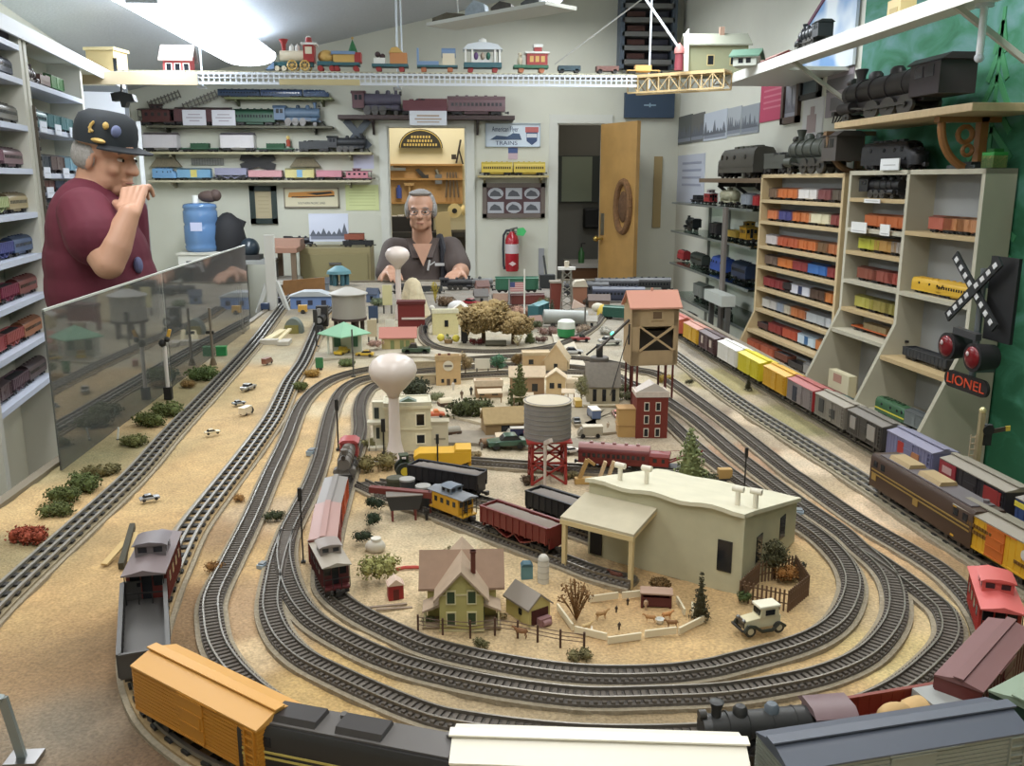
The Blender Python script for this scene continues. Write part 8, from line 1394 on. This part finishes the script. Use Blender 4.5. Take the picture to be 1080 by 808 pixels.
b=B();zc=zz(407);r_=9*s;w2=20*hx_-r_*.5;pts=[(-w2+r_*math.cos(t),zc+r_*math.sin(t))for t in[PI/2+PI*i/8 for i in range(9)]]+[(w2+r_*math.cos(t),zc+r_*math.sin(t))for t in[-PI/2+PI*i/8 for i in range(9)]];b.prism(pts,'y',-.026,-.014);mk('name_plate',b,mt((36,30,30),.5),o)
text('LIONEL',15*s,mt((226,74,36),.5),o,(0,-.0272,zc),(PI/2,0,0),ext=.001,sx=1.3)
dl_=Vector((-.147,1,0)).normalized();nl=Vector((-1,-.147,0)).normalized()
PL=lambda Y:Vector((-1.70-.147*(Y-4),Y,0));rl=math.atan2(dl_.y,dl_.x)
LWH=mt((206,204,190),.55);LWB=mt((196,204,222),.5)
def lz(px,py):q=PL(4.3);return APL(px,py,(q.x,q.y),(dl_.x,dl_.y)).z
rows_r=[lz(62,y)for y in(96,138,183,203,223,264,290,312,345,385,425)];rows_l=[lz(10,y)for y in(43,79,129,177,227,276,324,376,430)]
ypost=3.98
def lcase(label,Y0_,Y1_,rows):
 o=thing('shelving_unit',label,'shelving',(*PL(Y0_).xy,0),rl);L_=(PL(Y1_)-PL(Y0_)).length;H_=2.115
 for u_ in(0,L_):b=B();b.bx(u_-.02,u_+.02,0,.16,0,H_);mk('upright',b,LWH,o)
 b=B();b.bx(0,L_,.155,.165,0,H_);mk('back_panel',b,mt((196,192,170),.6),o)
 for z in rows:b=B();b.bx(.02,L_-.02,0,.155,z-.022,z);mk('shelf',b,LWB,o)
 return o,PL(Y0_),L_
cl,pl_,Ll=lcase('white shelving unit at the far left picture edge',3.2,ypost-.03,rows_l);cr_,pr_,Lr=lcase('white shelving unit behind the man in the maroon shirt',ypost+.03,4.95,rows_r)
rnd=random.Random(11)
def lrow(base,L_,z,cols,where,kd=None,sc=1.0,start=.05):
 u_=start
 for i,(c,t,*r)in enumerate(cols):
  k=r[0]if r else 'boxcar';w=r[1]if len(r)>1 else 1.0;l=LEN[k]*w*sc
  if u_+l>L_-.02:l=L_-.02-u_;w=l/LEN[k]/sc
  if w<.3:break
  q=base+dl_*(u_+l/2)+nl*.06;u_+=l+.015;car(k,c,f'{t}, {ORD[i]} from left, {where}',(q.x,q.y,z),rl,scale=sc,sx=w)
wr=lambda i:f'{ORD[i]} row of the shelving behind the maroon shirt'
lrow(pr_,Lr,rows_r[0],[((70,60,60),'dark brown steam engine','steam',1.1),((96,70,60),'brown tender','tender',1.1),((62,120,62),'green boxcar')],wr(0),sc=1.15)
lrow(pr_,Lr,rows_r[1],[((70,116,120),'teal coach','coach',1.1),((66,112,116),'teal boxcar','boxcar',1.0),((74,116,120),'teal boxcar','boxcar',1.0)],wr(1),sc=1.15)
lrow(pr_,Lr,rows_r[2],[((56,66,76),'dark slate boxcar','boxcar',1.2),((106,90,86),'taupe boxcar'),((110,150,166),'pale teal boxcar')],wr(2),sc=1.2)
lrow(pr_,Lr,rows_r[3],[((80,84,90),'slate tank car','tank_car'),((120,80,76),'dull red boxcar'),((84,96,116),'blue grey hopper','hopper')],wr(3),sc=.85)
lrow(pr_,Lr,rows_r[4],[((70,72,80),'dark tank car','tank_car'),((60,66,80),'dark coach','coach',.8)],wr(4),sc=.8)
lrow(pr_,Lr,rows_r[5],[((70,110,60),'green boxcar','boxcar'),((96,120,60),'lime caboose','caboose',1.2),((60,80,70),'dark green boxcar')],wr(5),sc=1.1)
lrow(pr_,Lr,rows_r[6],[((186,176,120),'cream boxcar'),((180,160,90),'straw boxcar')],wr(6),sc=.9);lrow(pr_,Lr,rows_r[7],[((200,170,50),'yellow boxcar','boxcar',1.2),((190,160,50),'yellow caboose','caboose',1.2)],wr(7),sc=.8)
for i_,cs_ in((8,((110,84,76),(84,96,110))),(9,((150,130,90),(90,70,70))),(10,((80,90,84),(120,110,100)))):lrow(pr_,Lr,rows_r[i_],[(c_,n_)for c_,n_ in zip(cs_,('dull boxcar','plain boxcar'))],('ninth row','tenth row','lowest row')[i_-8]+' of the shelving behind the maroon shirt')
wl=lambda i:f'{ORD[i]} row of the far left shelving'
for i,cs in enumerate((((84,80,84),'grey'),((90,96,104),'slate'),((110,100,90),'drab'),((120,90,100),'mauve'),((176,160,120),'cream'),((70,96,130),'blue'),((130,60,70),'wine'),((160,90,80),'brick'),((90,84,84),'grey'))):
 lrow(pl_,Ll,rows_l[i],[(tuple(max(20,v+rnd.randint(-14,14))for v in cs[0]),cs[1]+' '+n_,k,1.0)for n_,k in(('boxcar','boxcar'),('hopper','hopper'),('coach','coach'))],wl(i),sc=1.1)
for i,(ri,u_)in enumerate(((1,.12),(1,.36),(1,.62),(2,.1),(2,.42),(2,.66),(3,.12),(4,.12),(5,.3))):
 q=pr_+dl_*u_-nl*.006;o=thing('price_card',f'white shelf card, {ORD[ri]} row of the shelving behind the maroon shirt, {ORD[[x for x in range(9) if ((1,.12),(1,.36),(1,.62),(2,.1),(2,.42),(2,.66),(3,.12),(4,.12),(5,.3))[x][0]==ri].index(i)]} from left','card',(q.x,q.y,rows_r[ri]-.02),rl);b=B();b.bx(-.05,.05,-.004,.0,0,.045);mk('card',b,mt((220,226,238),.6),o);b=B();b.bx(-.035,.035,-.005,-.004,.018,.022);mk('printing',b,mt((190,194,204),.6),o)
b=B();q=PL(ypost);o=thing('notched_strip','dark notched metal strip on the front of the left shelving post','strip',(q.x+.004,q.y+.02,0),rl);b.bx(-.008,.008,-.012,-.001,.9,1.85);mk('strip',b,mt((90,82,70),.5,.3),o);b=B();[b.bx(-.005,.005,-.016,-.012,.95+k*.04,.965+k*.04)for k in range(22)];mk('notches',b,DARK,o)
pxg=clear_mat('clear_plastic',(238,240,240),1.6,.04,.07)
Xp=X0+.022;yn=AX(45,327,Xp).y;zg=AX(45,327,Xp).z;yf=AX(258,268,Xp).y
o=thing('clear_panel','clear plastic guard panel along the left table edge','guard panel',(Xp,0,TZ))
for a,c in((yn,2.45),(2.455,3.45),(3.455,min(yf,4.6))):b=B();b.bx(-.002,.002,a,c,-.0,zg-TZ);mk('sheet',b,pxg,o)
for a,c in((yn,2.45),(2.455,3.45),(3.455,min(yf,4.6))):b=B();b.bx(-.0026,.0026,a,c,zg-TZ-.003,zg-TZ+.001);mk('top_edge',b,mt((190,196,190),.3),o)
p=G(20,800);o=thing('metal_stand','short grey metal post with bent top at the near left corner','post',(p.x,p.y,TZ-.002));s=S(p);b=B();b.bar((4*s,0,0),(-8*s,0,74*s),9*s,5*s);b.bar((-8*s,0,72*s),(-22*s,0,76*s),9*s,5*s);mk('post',b,mt((150,160,160),.35,.5),o);b=B();b.bx(-.01,.02,-.012,.012,0,.004);mk('foot',b,STEEL,o)
SKIN=mt((196,146,118),.5,var=.05,scale=20);HAIRG=mt((150,146,142),.8,var=.2,scale=120)
def cap_(b,p,q,r0,r1,n=16):b.cyl(p,q,r0,r1,n);b.ball(p,r0,n,10);b.ball(q,r1,n,10);return b
def chain(b,pts,rs):
 for i in range(len(pts)-1):cap_(b,pts[i],pts[i+1],rs[i],rs[i+1])
def fuse(name,b,mat,parent,vox,smooth=6):
 o=mk(name,b,mat,parent,sharp=180);m=o.modifiers.new('fuse','REMESH');m.mode='VOXEL';m.voxel_size=vox;m.use_smooth_shade=True
 m=o.modifiers.new('soften','SMOOTH');m.factor=.5;m.iterations=smooth;return o
def head(b,T):
 b.T=T;b.ball((-.005,0,.075),(.098,.077,.098),24,16);b.ball((.03,0,.0),(.068,.062,.082),20,14);b.ball((.062,0,-.058),(.033,.036,.028),14,10)
 b.ball((.083,0,.062),(.020,.055,.016),14,8)
 cap_(b,(.096,0,.045),(.116,0,.006),.011,.016,12)
 for s in(-1,1):b.ball((.106,s*.014,.004),.010,10,8);b.ball((-.002,s*.079,.022),(.021,.010,.034),12,10);b.ball((.066,s*.042,.006),(.026,.022,.024),12,8);b.ball((.025,s*.042,-.035),(.045,.022,.04),12,8)
 b.ball((.094,0,-.028),(.010,.026,.006),12,8);b.ball((.093,0,-.041),(.010,.023,.007),12,8);b.T=None
def face_parts(root,T,brow=(120,110,104)):
 for s in(-1,1):
  b=B();b.T=T;b.ball((.083,s*.031,.038),(.0115,.012,.0062),12,8);e=mk('eye',b,mt((206,200,194),.25),root);b=B();b.T=T;b.ball((.0935,s*.031,.0375),(.003,.0055,.0055),10,6);mk('iris',b,mt((50,44,40),.2),e)
  b=B();b.T=T;b.tube([(.096,s*.014,.062),(.096,s*.032,.066),(.086,s*.05,.060)],.0045,6);mk('eyebrow',b,mt(brow,.8),root)
 b=B();b.T=T;b.ball((.1005,0,-.0345),(.005,.022,.003),12,6);mk('lips',b,mt((160,96,84),.5),root)
def hand(b,w,d,n,curl=.5,L_=.18,spread=.06,thumb=1,side=1):
 """w wrist, d finger direction, n back-of-hand normal"""
 w=Vector(w);d=Vector(d).normalized();n=Vector(n);n=(n-d*n.dot(d)).normalized();a=d.cross(n)*side;k=L_/.18
 pc_=w+d*.048*k
 for u_ in(-.030,-.010,.010,.030):cap_(b,w+a*u_*k*.6,w+d*.092*k+a*u_*k,.015*k,.0115*k,10)
 for i,(u_,l)in enumerate(((-.030,.060),(-.010,.075),(.010,.080),(.030,.068))):
  p=w+d*.092*k+a*u_*k;dd=(d+a*u_*spread*20).normalized();c=0
  for j,f in enumerate((.45,.32,.23)):
   c+=curl*(1.0 if j else .8);v=(dd*math.cos(c)-n*math.sin(c)).normalized();q=p+v*l*f*k;cap_(b,p,q,(.0098-.0012*j)*k,(.0090-.0012*j)*k,10);p=q
 p=w+d*.03*k+a*.030*k;v=(d*.75+a*.65-n*.35).normalized();q=p+v*.045*k;cap_(b,p,q,.0145*k,.0115*k,10);v2=(v-n*.4*curl-a*.35).normalized();cap_(b,q,q+v2*.034*k,.0112*k,.0085*k,10)
Y1=2.95;a1=.06;base=AY(104,200,Y1);man=thing('person','man in maroon shirt and dark cap, fist raised to his face, left of the table','person',(base.x,Y1,0),a1)
inv=Matrix.Translation((base.x,Y1,0))@Matrix.Rotation(a1,4,'Z');inv=inv.inverted()
def j1(px,py,Y):return inv@AY(px,py,Y)
hd=j1(111,176,Y1);HT=Matrix.Translation(hd)@Matrix.Rotation(-.42,4,'Z')@Matrix.Rotation(.20,4,'Y')@Matrix.Scale(.93,4)
sh=j1(90,226,Y1-.17);el=j1(114,278,Y1-.26);wr=j1(136,226,Y1-.22);kn=j1(139,203,Y1-.17)
ch=j1(99,250,Y1);be=j1(109,304,Y1);pv=j1(108,380,Y1);nk=j1(98,212,Y1);ls=Vector((sh.x+.02,-sh.y,sh.z))
b=B();head(b,HT)
chain(b,[nk+Vector((-.01,0,-.04)),hd+Vector((-.02,0,-.01))],[.068,.060])
b.ball(ch,(.115,.175,.19),20,14);b.ball(be,(.152,.178,.19),20,14);b.ball(pv,(.135,.17,.15),20,14);b.ball((ch+be)/2,(.14,.178,.18),20,12)
for p in(sh,ls):cap_(b,p,nk+Vector((-.02,(p.y)*.3,-.06)),.062,.06)
chain(b,[sh,(sh+el)/2+Vector((-.004,0,0)),el],[.060,.055,.046]);chain(b,[el,el.lerp(wr,.35),wr],[.045,.046,.030])
lel=ls+Vector((-.02,.04,-.29));lw_=lel+Vector((.07,.0,-.24));chain(b,[ls,lel,lw_],[.06,.046,.03]);hand(b,lw_,(.4,0,-1),(0,1,0),.35)
hand(b,wr,(kn-wr).normalized()+Vector((.05,.1,0)),(-.2,-1,.1),.85,.19,.0,side=-1)
for s in(-1,1):
 hp=pv+Vector((0,s*.09,-.08));kn_=Vector((pv.x+.01,pv.y+s*.11,.50));an=Vector((pv.x-.02,pv.y+s*.12,.09));chain(b,[hp,kn_,an],[.092,.062,.045]);chain(b,[an+Vector((0,0,-.045)),an+Vector((.13,0,-.055))],[.042,.034])
fuse('body',b,SKIN,man,.0045)
b=B();o_=.014
b.ball(ch,(.117+o_,.178+o_,.19),24,16);b.ball(be,(.155+o_,.18+o_,.19),24,16);b.ball((ch+be)/2,(.143+o_,.18+o_,.18),24,14);b.ball(be+Vector((0,0,-.1)),(.158,.19,.13),20,12)
for p in(sh,ls):cap_(b,p,nk+Vector((-.015,p.y*.28,-.065)),.055+o_,.058+o_)
chain(b,[sh,sh.lerp(el,.46)],[.080,.088]);chain(b,[ls,ls.lerp(lel,.5)],[.070,.072]);b.ball(nk+Vector((-.005,0,-.05)),(.082,.092,.03),16,8)
fuse('shirt',b,mt((100,28,48),.8,var=.06,scale=18),man,.006)
b=B();
for s in(-1,1):hp=pv+Vector((0,s*.09,-.06));kn_=Vector((pv.x+.01,pv.y+s*.11,.50));an=Vector((pv.x-.02,pv.y+s*.12,.10));chain(b,[hp,kn_,an],[.112,.08,.07])
b.ball(pv,(.155,.19,.15),20,12);fuse('trousers',b,mt((52,56,70),.8),man,.01)
for s in(-1,1):an=Vector((pv.x-.02,pv.y+s*.12,.0));b=B();b.ball(an+Vector((.05,0,.045)),(.14,.052,.05),16,10);b.bx(an.x-.08,an.x+.18,an.y-.045,an.y+.045,0,.02);mk('shoe',b,DARK,man)
face_parts(man,HT)
b=B();b.T=HT
for i in range(15):
 t=1.55+(i/14)*(2*PI-3.1);b.ball((.084*math.cos(t)-.008,.073*math.sin(t),.040-.012*abs(math.sin(t))),(.024,.018,.042),8,6)
mk('hair',b,HAIRG,man)
b=B();b.T=HT@Matrix.Translation((-.006,0,.096));prof=[(.098,-.020),(.100,.01),(.096,.040),(.086,.066),(.058,.082),(0,.086)];b.lathe(prof,n=28);cp=mk('cap',b,mt((36,42,48),.8),man,sharp=70)
b=B();b.T=HT@Matrix.Translation((-.006,0,.083))@Matrix.Rotation(.10,4,'Y');n_=14;vs_=[]
for i in range(n_+1):
 t=-1.15+2.3*i/n_;
 for r,z in((.096,.0),(.096,.006),(.168-.045*abs(math.sin(t))**2,.0-.016*math.sin(t)**2),(.168-.045*abs(math.sin(t))**2,.005-.016*math.sin(t)**2)):vs_.append((r*math.cos(t),r*math.sin(t)*.85,z))
b.add(vs_,[f for i in range(n_)for f in((4*i,4*i+2,4*i+6,4*i+4),(4*i+1,4*i+5,4*i+7,4*i+3),(4*i+2,4*i+3,4*i+7,4*i+6))]);mk('cap_brim',b,mt((34,38,44),.8),cp)
b=B();b.T=HT@Matrix.Translation((-.006,0,.090));b.ball((.080,-.050,.036),(.012,.022,.020),10,8);mk('cap_badge',b,mt((100,110,150),.6),cp)
b=B();b.T=HT@Matrix.Translation((-.006,0,.090));b.tube([(.02,-.099,.02),(.022,-.0985,.045),(.03,-.096,.055),(.018,-.099,.035),(.03,-.0965,.025)],.004,6);b.ball((.062,-.078,.05),(.01,.01,.012),8,6);b.ball((.045,-.088,.0),(.03,.012,.008),8,6);mk('cap_emblem',b,mt((206,170,90),.5),cp)
p=j1(157,262,Y1-.15);b=B();p=be+Vector((.138,-.095,.08));b.ball(p,(.014,.02,.026),10,8);mk('shirt_logo',b,mt((96,100,140),.7),man);b=B();b.ball(p+Vector((.012,0,-.045)),(.01,.03,.008),10,6);mk('shirt_lettering',b,mt((190,130,60),.7),man)
Y2=5.42;base=AY(446,240,Y2);m2=thing('person','grey haired man in brown polo shirt with glasses leaning at the far table end','person',(base.x,Y2,0),0)
inv2=Matrix.Translation((base.x,Y2,0)).inverted()
def j2(px,py,Y):return inv2@AY(px,py,Y)
hd=j2(444,229,Y2-.06);HT=Matrix.Translation(hd)@Matrix.Rotation(-PI/2-.05,4,'Z')@Matrix.Rotation(.02,4,'Y')@Matrix.Diagonal((.9,1.0,.88,1))
nk=j2(446,255,Y2);shL=j2(475,263,Y2+.02);shR=j2(416,264,Y2);elL=j2(486,287,Y2-.22);wL=j2(484,294,Y2-.40);elR=j2(407,296,Y2-.1);wR=j2(412,305,Y2-.32);ch=j2(446,288,Y2);be=j2(446,320,Y2-.02);pv=Vector((0,.06,.74))
wL.z=TZ+.055;wR.z=TZ+.055
b=B();head(b,HT);chain(b,[nk+Vector((0,.01,-.05)),hd+Vector((0,.02,0))],[.064,.054]);b.ball(ch,(.185,.125,.17),20,14);b.ball(be,(.19,.15,.19),20,14);b.ball(pv,(.18,.14,.13),20,12)
for p in(shL,shR):cap_(b,p,nk+Vector((p.x*.35,0,-.05)),.062,.06)
chain(b,[shL,elL,wL],[.062,.05,.032]);chain(b,[shR,elR,wR],[.062,.05,.032]);hand(b,wL,(-.35,-1,-.12),(0,0,1),.22,.185,.10,side=-1);hand(b,wR,(.3,-1,-.12),(0,0,1),.25,.185,.08,side=1)
for s in(-1,1):hp=pv+Vector((s*.09,0,-.03));k2=Vector((s*.14,-.24,.60));an=Vector((s*.14,-.18,.12));chain(b,[hp,k2,an],[.09,.062,.045]);chain(b,[an+Vector((0,0,-.06)),an+Vector((0,-.13,-.075))],[.042,.034])
fuse('body',b,SKIN,m2,.006)
b=B();o_=.014;b.ball(ch,(.19+o_,.125+o_,.18),24,16);b.ball(be,(.195+o_,.152+o_,.2),24,16);b.ball((ch+be)/2,(.205,.15,.17),20,12)
for p in(shL,shR):cap_(b,p,nk+Vector((p.x*.35,0,-.055)),.078,.07)
chain(b,[shL,shL.lerp(elL,.75)],[.078,.076]);chain(b,[shR,shR.lerp(elR,.75)],[.078,.076])
fuse('shirt',b,mt((84,72,68),.8,var=.05,scale=20),m2,.008)
b=B()
for s in(-1,1):b.bar(nk+Vector((s*.075,-.02,.02)),nk+Vector((s*.035,-.135,-.085)),.05,.012);
mk('collar',b,mt((88,76,72),.8),m2)
b=B();b.prism([(-.055,.0),(.055,.0),(.004,-.13)],'y',-.012,.0);o=mk('open_neck',b,SKIN,m2);o.location=nk+Vector((0,-.128,-.005));o.rotation_euler.x=-.25
b=B()
for s in(-1,1):hp=pv+Vector((s*.09,0,-.03));k2=Vector((s*.14,-.24,.60));an=Vector((s*.14,-.18,.12));chain(b,[hp,k2,an],[.108,.08,.065])
b.ball(pv,(.2,.16,.14),16,10);fuse('trousers',b,mt((60,60,64),.8),m2,.012)
for s in(-1,1):b=B();b.ball((s*.14,-.24,.045),(.052,.14,.05),16,10);b.bx(s*.14-.045,s*.14+.045,-.37,-.11,0,.02);mk('shoe',b,DARK,m2)
face_parts(m2,HT)
b=B();b.T=HT;b.ball((-.028,0,.088),(.092,.086,.096),20,14);b.ball((-.01,.074,.05),(.045,.022,.06),12,8);b.ball((-.01,-.074,.05),(.045,.022,.06),12,8);b.ball((.02,.0,.155),(.06,.066,.024),14,8);mk('hair',b,HAIRG,m2)
b=B();b.T=HT
for s in(-1,1):b.tube([(.103,s*.034+.024*math.cos(t),.036+.017*math.sin(t))for t in[2*PI*i/14 for i in range(15)]],.0022,6);b.tube([(.1,s*.058,.04),(.05,s*.08,.04),(.0,s*.083,.036)],.002,5)
b.tube([(.104,-.01,.04),(.106,0,.043),(.104,.01,.04)],.002,5);mk('glasses',b,mt((110,110,112),.3,.6),m2)
p=ch+Vector((.045,-.150,.06));b=B();b.bar(p+Vector((-.012,0,-.03)),p+Vector((.0,0,.03)),.012,.006);b.bar(p,p+Vector((.03,.0,.02)),.008,.006);b.bx(p.x+.03,p.x+.085,p.y-.004,p.y+.003,p.z-.004,p.z+.012);mk('shirt_logo',b,mt((206,206,206),.6),m2)
b=B();b.tube([nk+Vector((.10,.02,.03)),nk+Vector((.12,-.09,-.05)),ch+Vector((.125,-.135,.03)),be+Vector((.13,-.16,.02))],.022,8);mk('dark_strap',b,mt((34,34,42),.7),m2)
o=thing('bar_stool','dark stool beneath the man in the brown polo shirt','stool',(base.x,Y2+.08,0));b=B();b.lathe([(.17,.57),(.18,.59),(.17,.61),(0,.612)],n=20);mk('seat',b,DARK,o)
for k in range(4):t=PI/4+k*PI/2;b=B();b.bar((.1*math.cos(t),.1*math.sin(t),.57),(.17*math.cos(t),.17*math.sin(t),0),.03);mk('leg',b,STEEL,o)
def area(name,loc,sx,sy,power,col=(1,1,1),rot=(0,0,0)):
 l=bpy.data.lights.new(name,'AREA');l.shape='RECTANGLE';l.size=sx;l.size_y=sy;l.energy=power;l.color=col
 o=bpy.data.objects.new(name,l);C.objects.link(o);o.location=loc;o.rotation_euler=rot;return o
tubem=mt((232,242,255),.5,emit=6.0)
def fixture(label,x,y0,y1,z,power,col,rz=0,chain=True,wrap=0):
 o=thing('ceiling_lamp',label,'ceiling lamp',(x,(y0+y1)/2,z),rz);L_=y1-y0
 b=B();b.prism([(-.09,.0),(.09,.0),(.05,.07),(-.05,.07)],'y',-L_/2,L_/2);mk('housing',b,mt((214,218,222),.4),o)
 if wrap:b=B();b.prism([(wrap*math.cos(t),.03+.07*math.sin(t))for t in[PI+PI*i/10 for i in range(11)]]+[(wrap,.06),(-wrap,.06)],'y',-L_/2,L_/2);mk('diffuser',b,tubem,o)
 for sg in(-1,1):b=B();b.cyl((sg*.045,-L_/2+.03,-.02),(sg*.045,L_/2-.03,-.02),.019,n=12);mk('tube',b,tubem,o)
 for sg in(-1,1):b=B();b.bx(-.08,.08,sg*L_/2-.015,sg*L_/2+.015,-.035,.0);mk('end_cap',b,mt((190,196,200),.4),o)
 if chain:
  for sg in(-1,1):b=B();b.cyl((0,sg*L_*.4,.07),(0,sg*L_*.4,max(.08,CZ(x)-z)),.005,n=6);mk('hanger',b,STEEL,o)
 area('tube_light',(x,(y0+y1)/2,z-.06),.22,L_,power,col,(0,0,rz))
fixture('wide bright fluorescent ceiling lamp at the upper left',-1.52,5.0,7.55,2.46,55,(.92,.97,1),wrap=.21)
q=AY(600,4,5.6);fixture('fluorescent ceiling lamp at the top centre',q.x+.35,4.0,5.6,2.68,26,(.92,.97,1),-.45)
fixture('fluorescent ceiling lamp above the near table',.1,-1.1,1.4,2.75,27,(1,.98,.92));fixture('added unseen fluorescent lamp above the middle of the table',.35,2.2,4.4,2.95,20,(1,.985,.95))  # second fixture is added out of view to brighten the middle table
fixture('fluorescent ceiling lamp above the right bookcases',1.35,1.4,3.6,2.95,26,(1,.985,.94));fixture('fluorescent ceiling lamp over the left aisle',-1.1,.9,3.3,2.45,20,(1,.985,.95))
fixture('fluorescent ceiling lamp over the far table end',.9,6.2,8.0,3.0,24,(.95,.98,1))
area('workshop_light',(-.2,YB+1.0,2.85),.8,.8,30,(1,.96,.88));area('washroom_light',(1.7,YB+.8,2.45),.3,.3,2.5,(1,.95,.85))
w=bpy.data.worlds.new('World');bpy.context.scene.world=w;w.use_nodes=True;w.node_tree.nodes['Background'].inputs[0].default_value=(.9,.95,1,1);w.node_tree.nodes['Background'].inputs[1].default_value=.25
cd=bpy.data.cameras.new('camera');co=bpy.data.objects.new('camera',cd);C.objects.link(co);co.location=CAM
co.matrix_world=Matrix(((VR.x,VU.x,-VF.x,CAM.x),(VR.y,VU.y,-VF.y,CAM.y),(VR.z,VU.z,-VF.z,CAM.z),(0,0,0,1)))
cd.sensor_width=36;cd.lens=36*FPX/1080;cd.clip_start=.02
sc=bpy.context.scene;sc.camera=co
vs=sc.view_settings;vs.view_transform='Standard';vs.look='None';vs.exposure=-.06;vs.gamma=1;vs.use_curve_mapping=False
sc.cycles.max_bounces=8;sc.cycles.use_denoising=True;sc.cycles.transparent_max_bounces=12
GROUPS=[('tan bookcase','model cars in the tan bookcase'),('middle bookcase column','model cars in the middle bookcase column'),('right bookcase column','model cars in the right bookcase column'),('behind the maroon shirt','model cars on the shelving behind the man'),('far left shelving','model cars on the far left shelving'),('back wall shelf','model trains on the back wall shelves'),('third shelf','model trains on the back wall shelves'),('second shelf','model trains on the back wall shelves'),('above the door','model train on the dark shelf above the door'),('between the doors','yellow coaches between the doors'),('glass shelf','model trains on the glass shelves'),('slatted rack','boxcars in the slatted rack'),('inner','inner oval train')]
CATG={'model tree':'model trees','model bush':'model bushes','model car':'model road vehicles','model track':'railway tracks','model house':'model houses','model shop':'village shops','model figure':'tiny figures','model signal':'signal masts','model cow':'farm animals','model sheep':'farm animals','toy train car':'festive toy train','photograph':'wall photographs','card':'shelf cards','ceiling lamp':'ceiling lamps','model wall':'stone walls','model awning':'shop awnings','model wagon':'village wagons','model hut':'far end huts','model rubble':'rubble heaps','model train car':'trains on the layout','model building':'model buildings','model fence':'farm fences','picture':'wall pictures','shelf':'wall shelves','rod':'hanging rods','bookcase':'bookcases','shelving':'left shelving units','model water tower':'water towers','tool':'workshop tools','switch machine':'switch motors','person':'people','trinket':'bookcase top trinkets','board':'boards','model lamp':'model lamps','model tank':'model tanks','model shed':'model sheds','sign':'wall signs'}
for o in list(C.objects):
 if o.parent is None and o.get('category')and not o.get('group'):
  g_=next((g for k,g in GROUPS if k in o['label']),None)if o['category']in('model train car','card')else None
  g_=g_ or CATG.get(o['category'])
  if g_:o['group']=g_
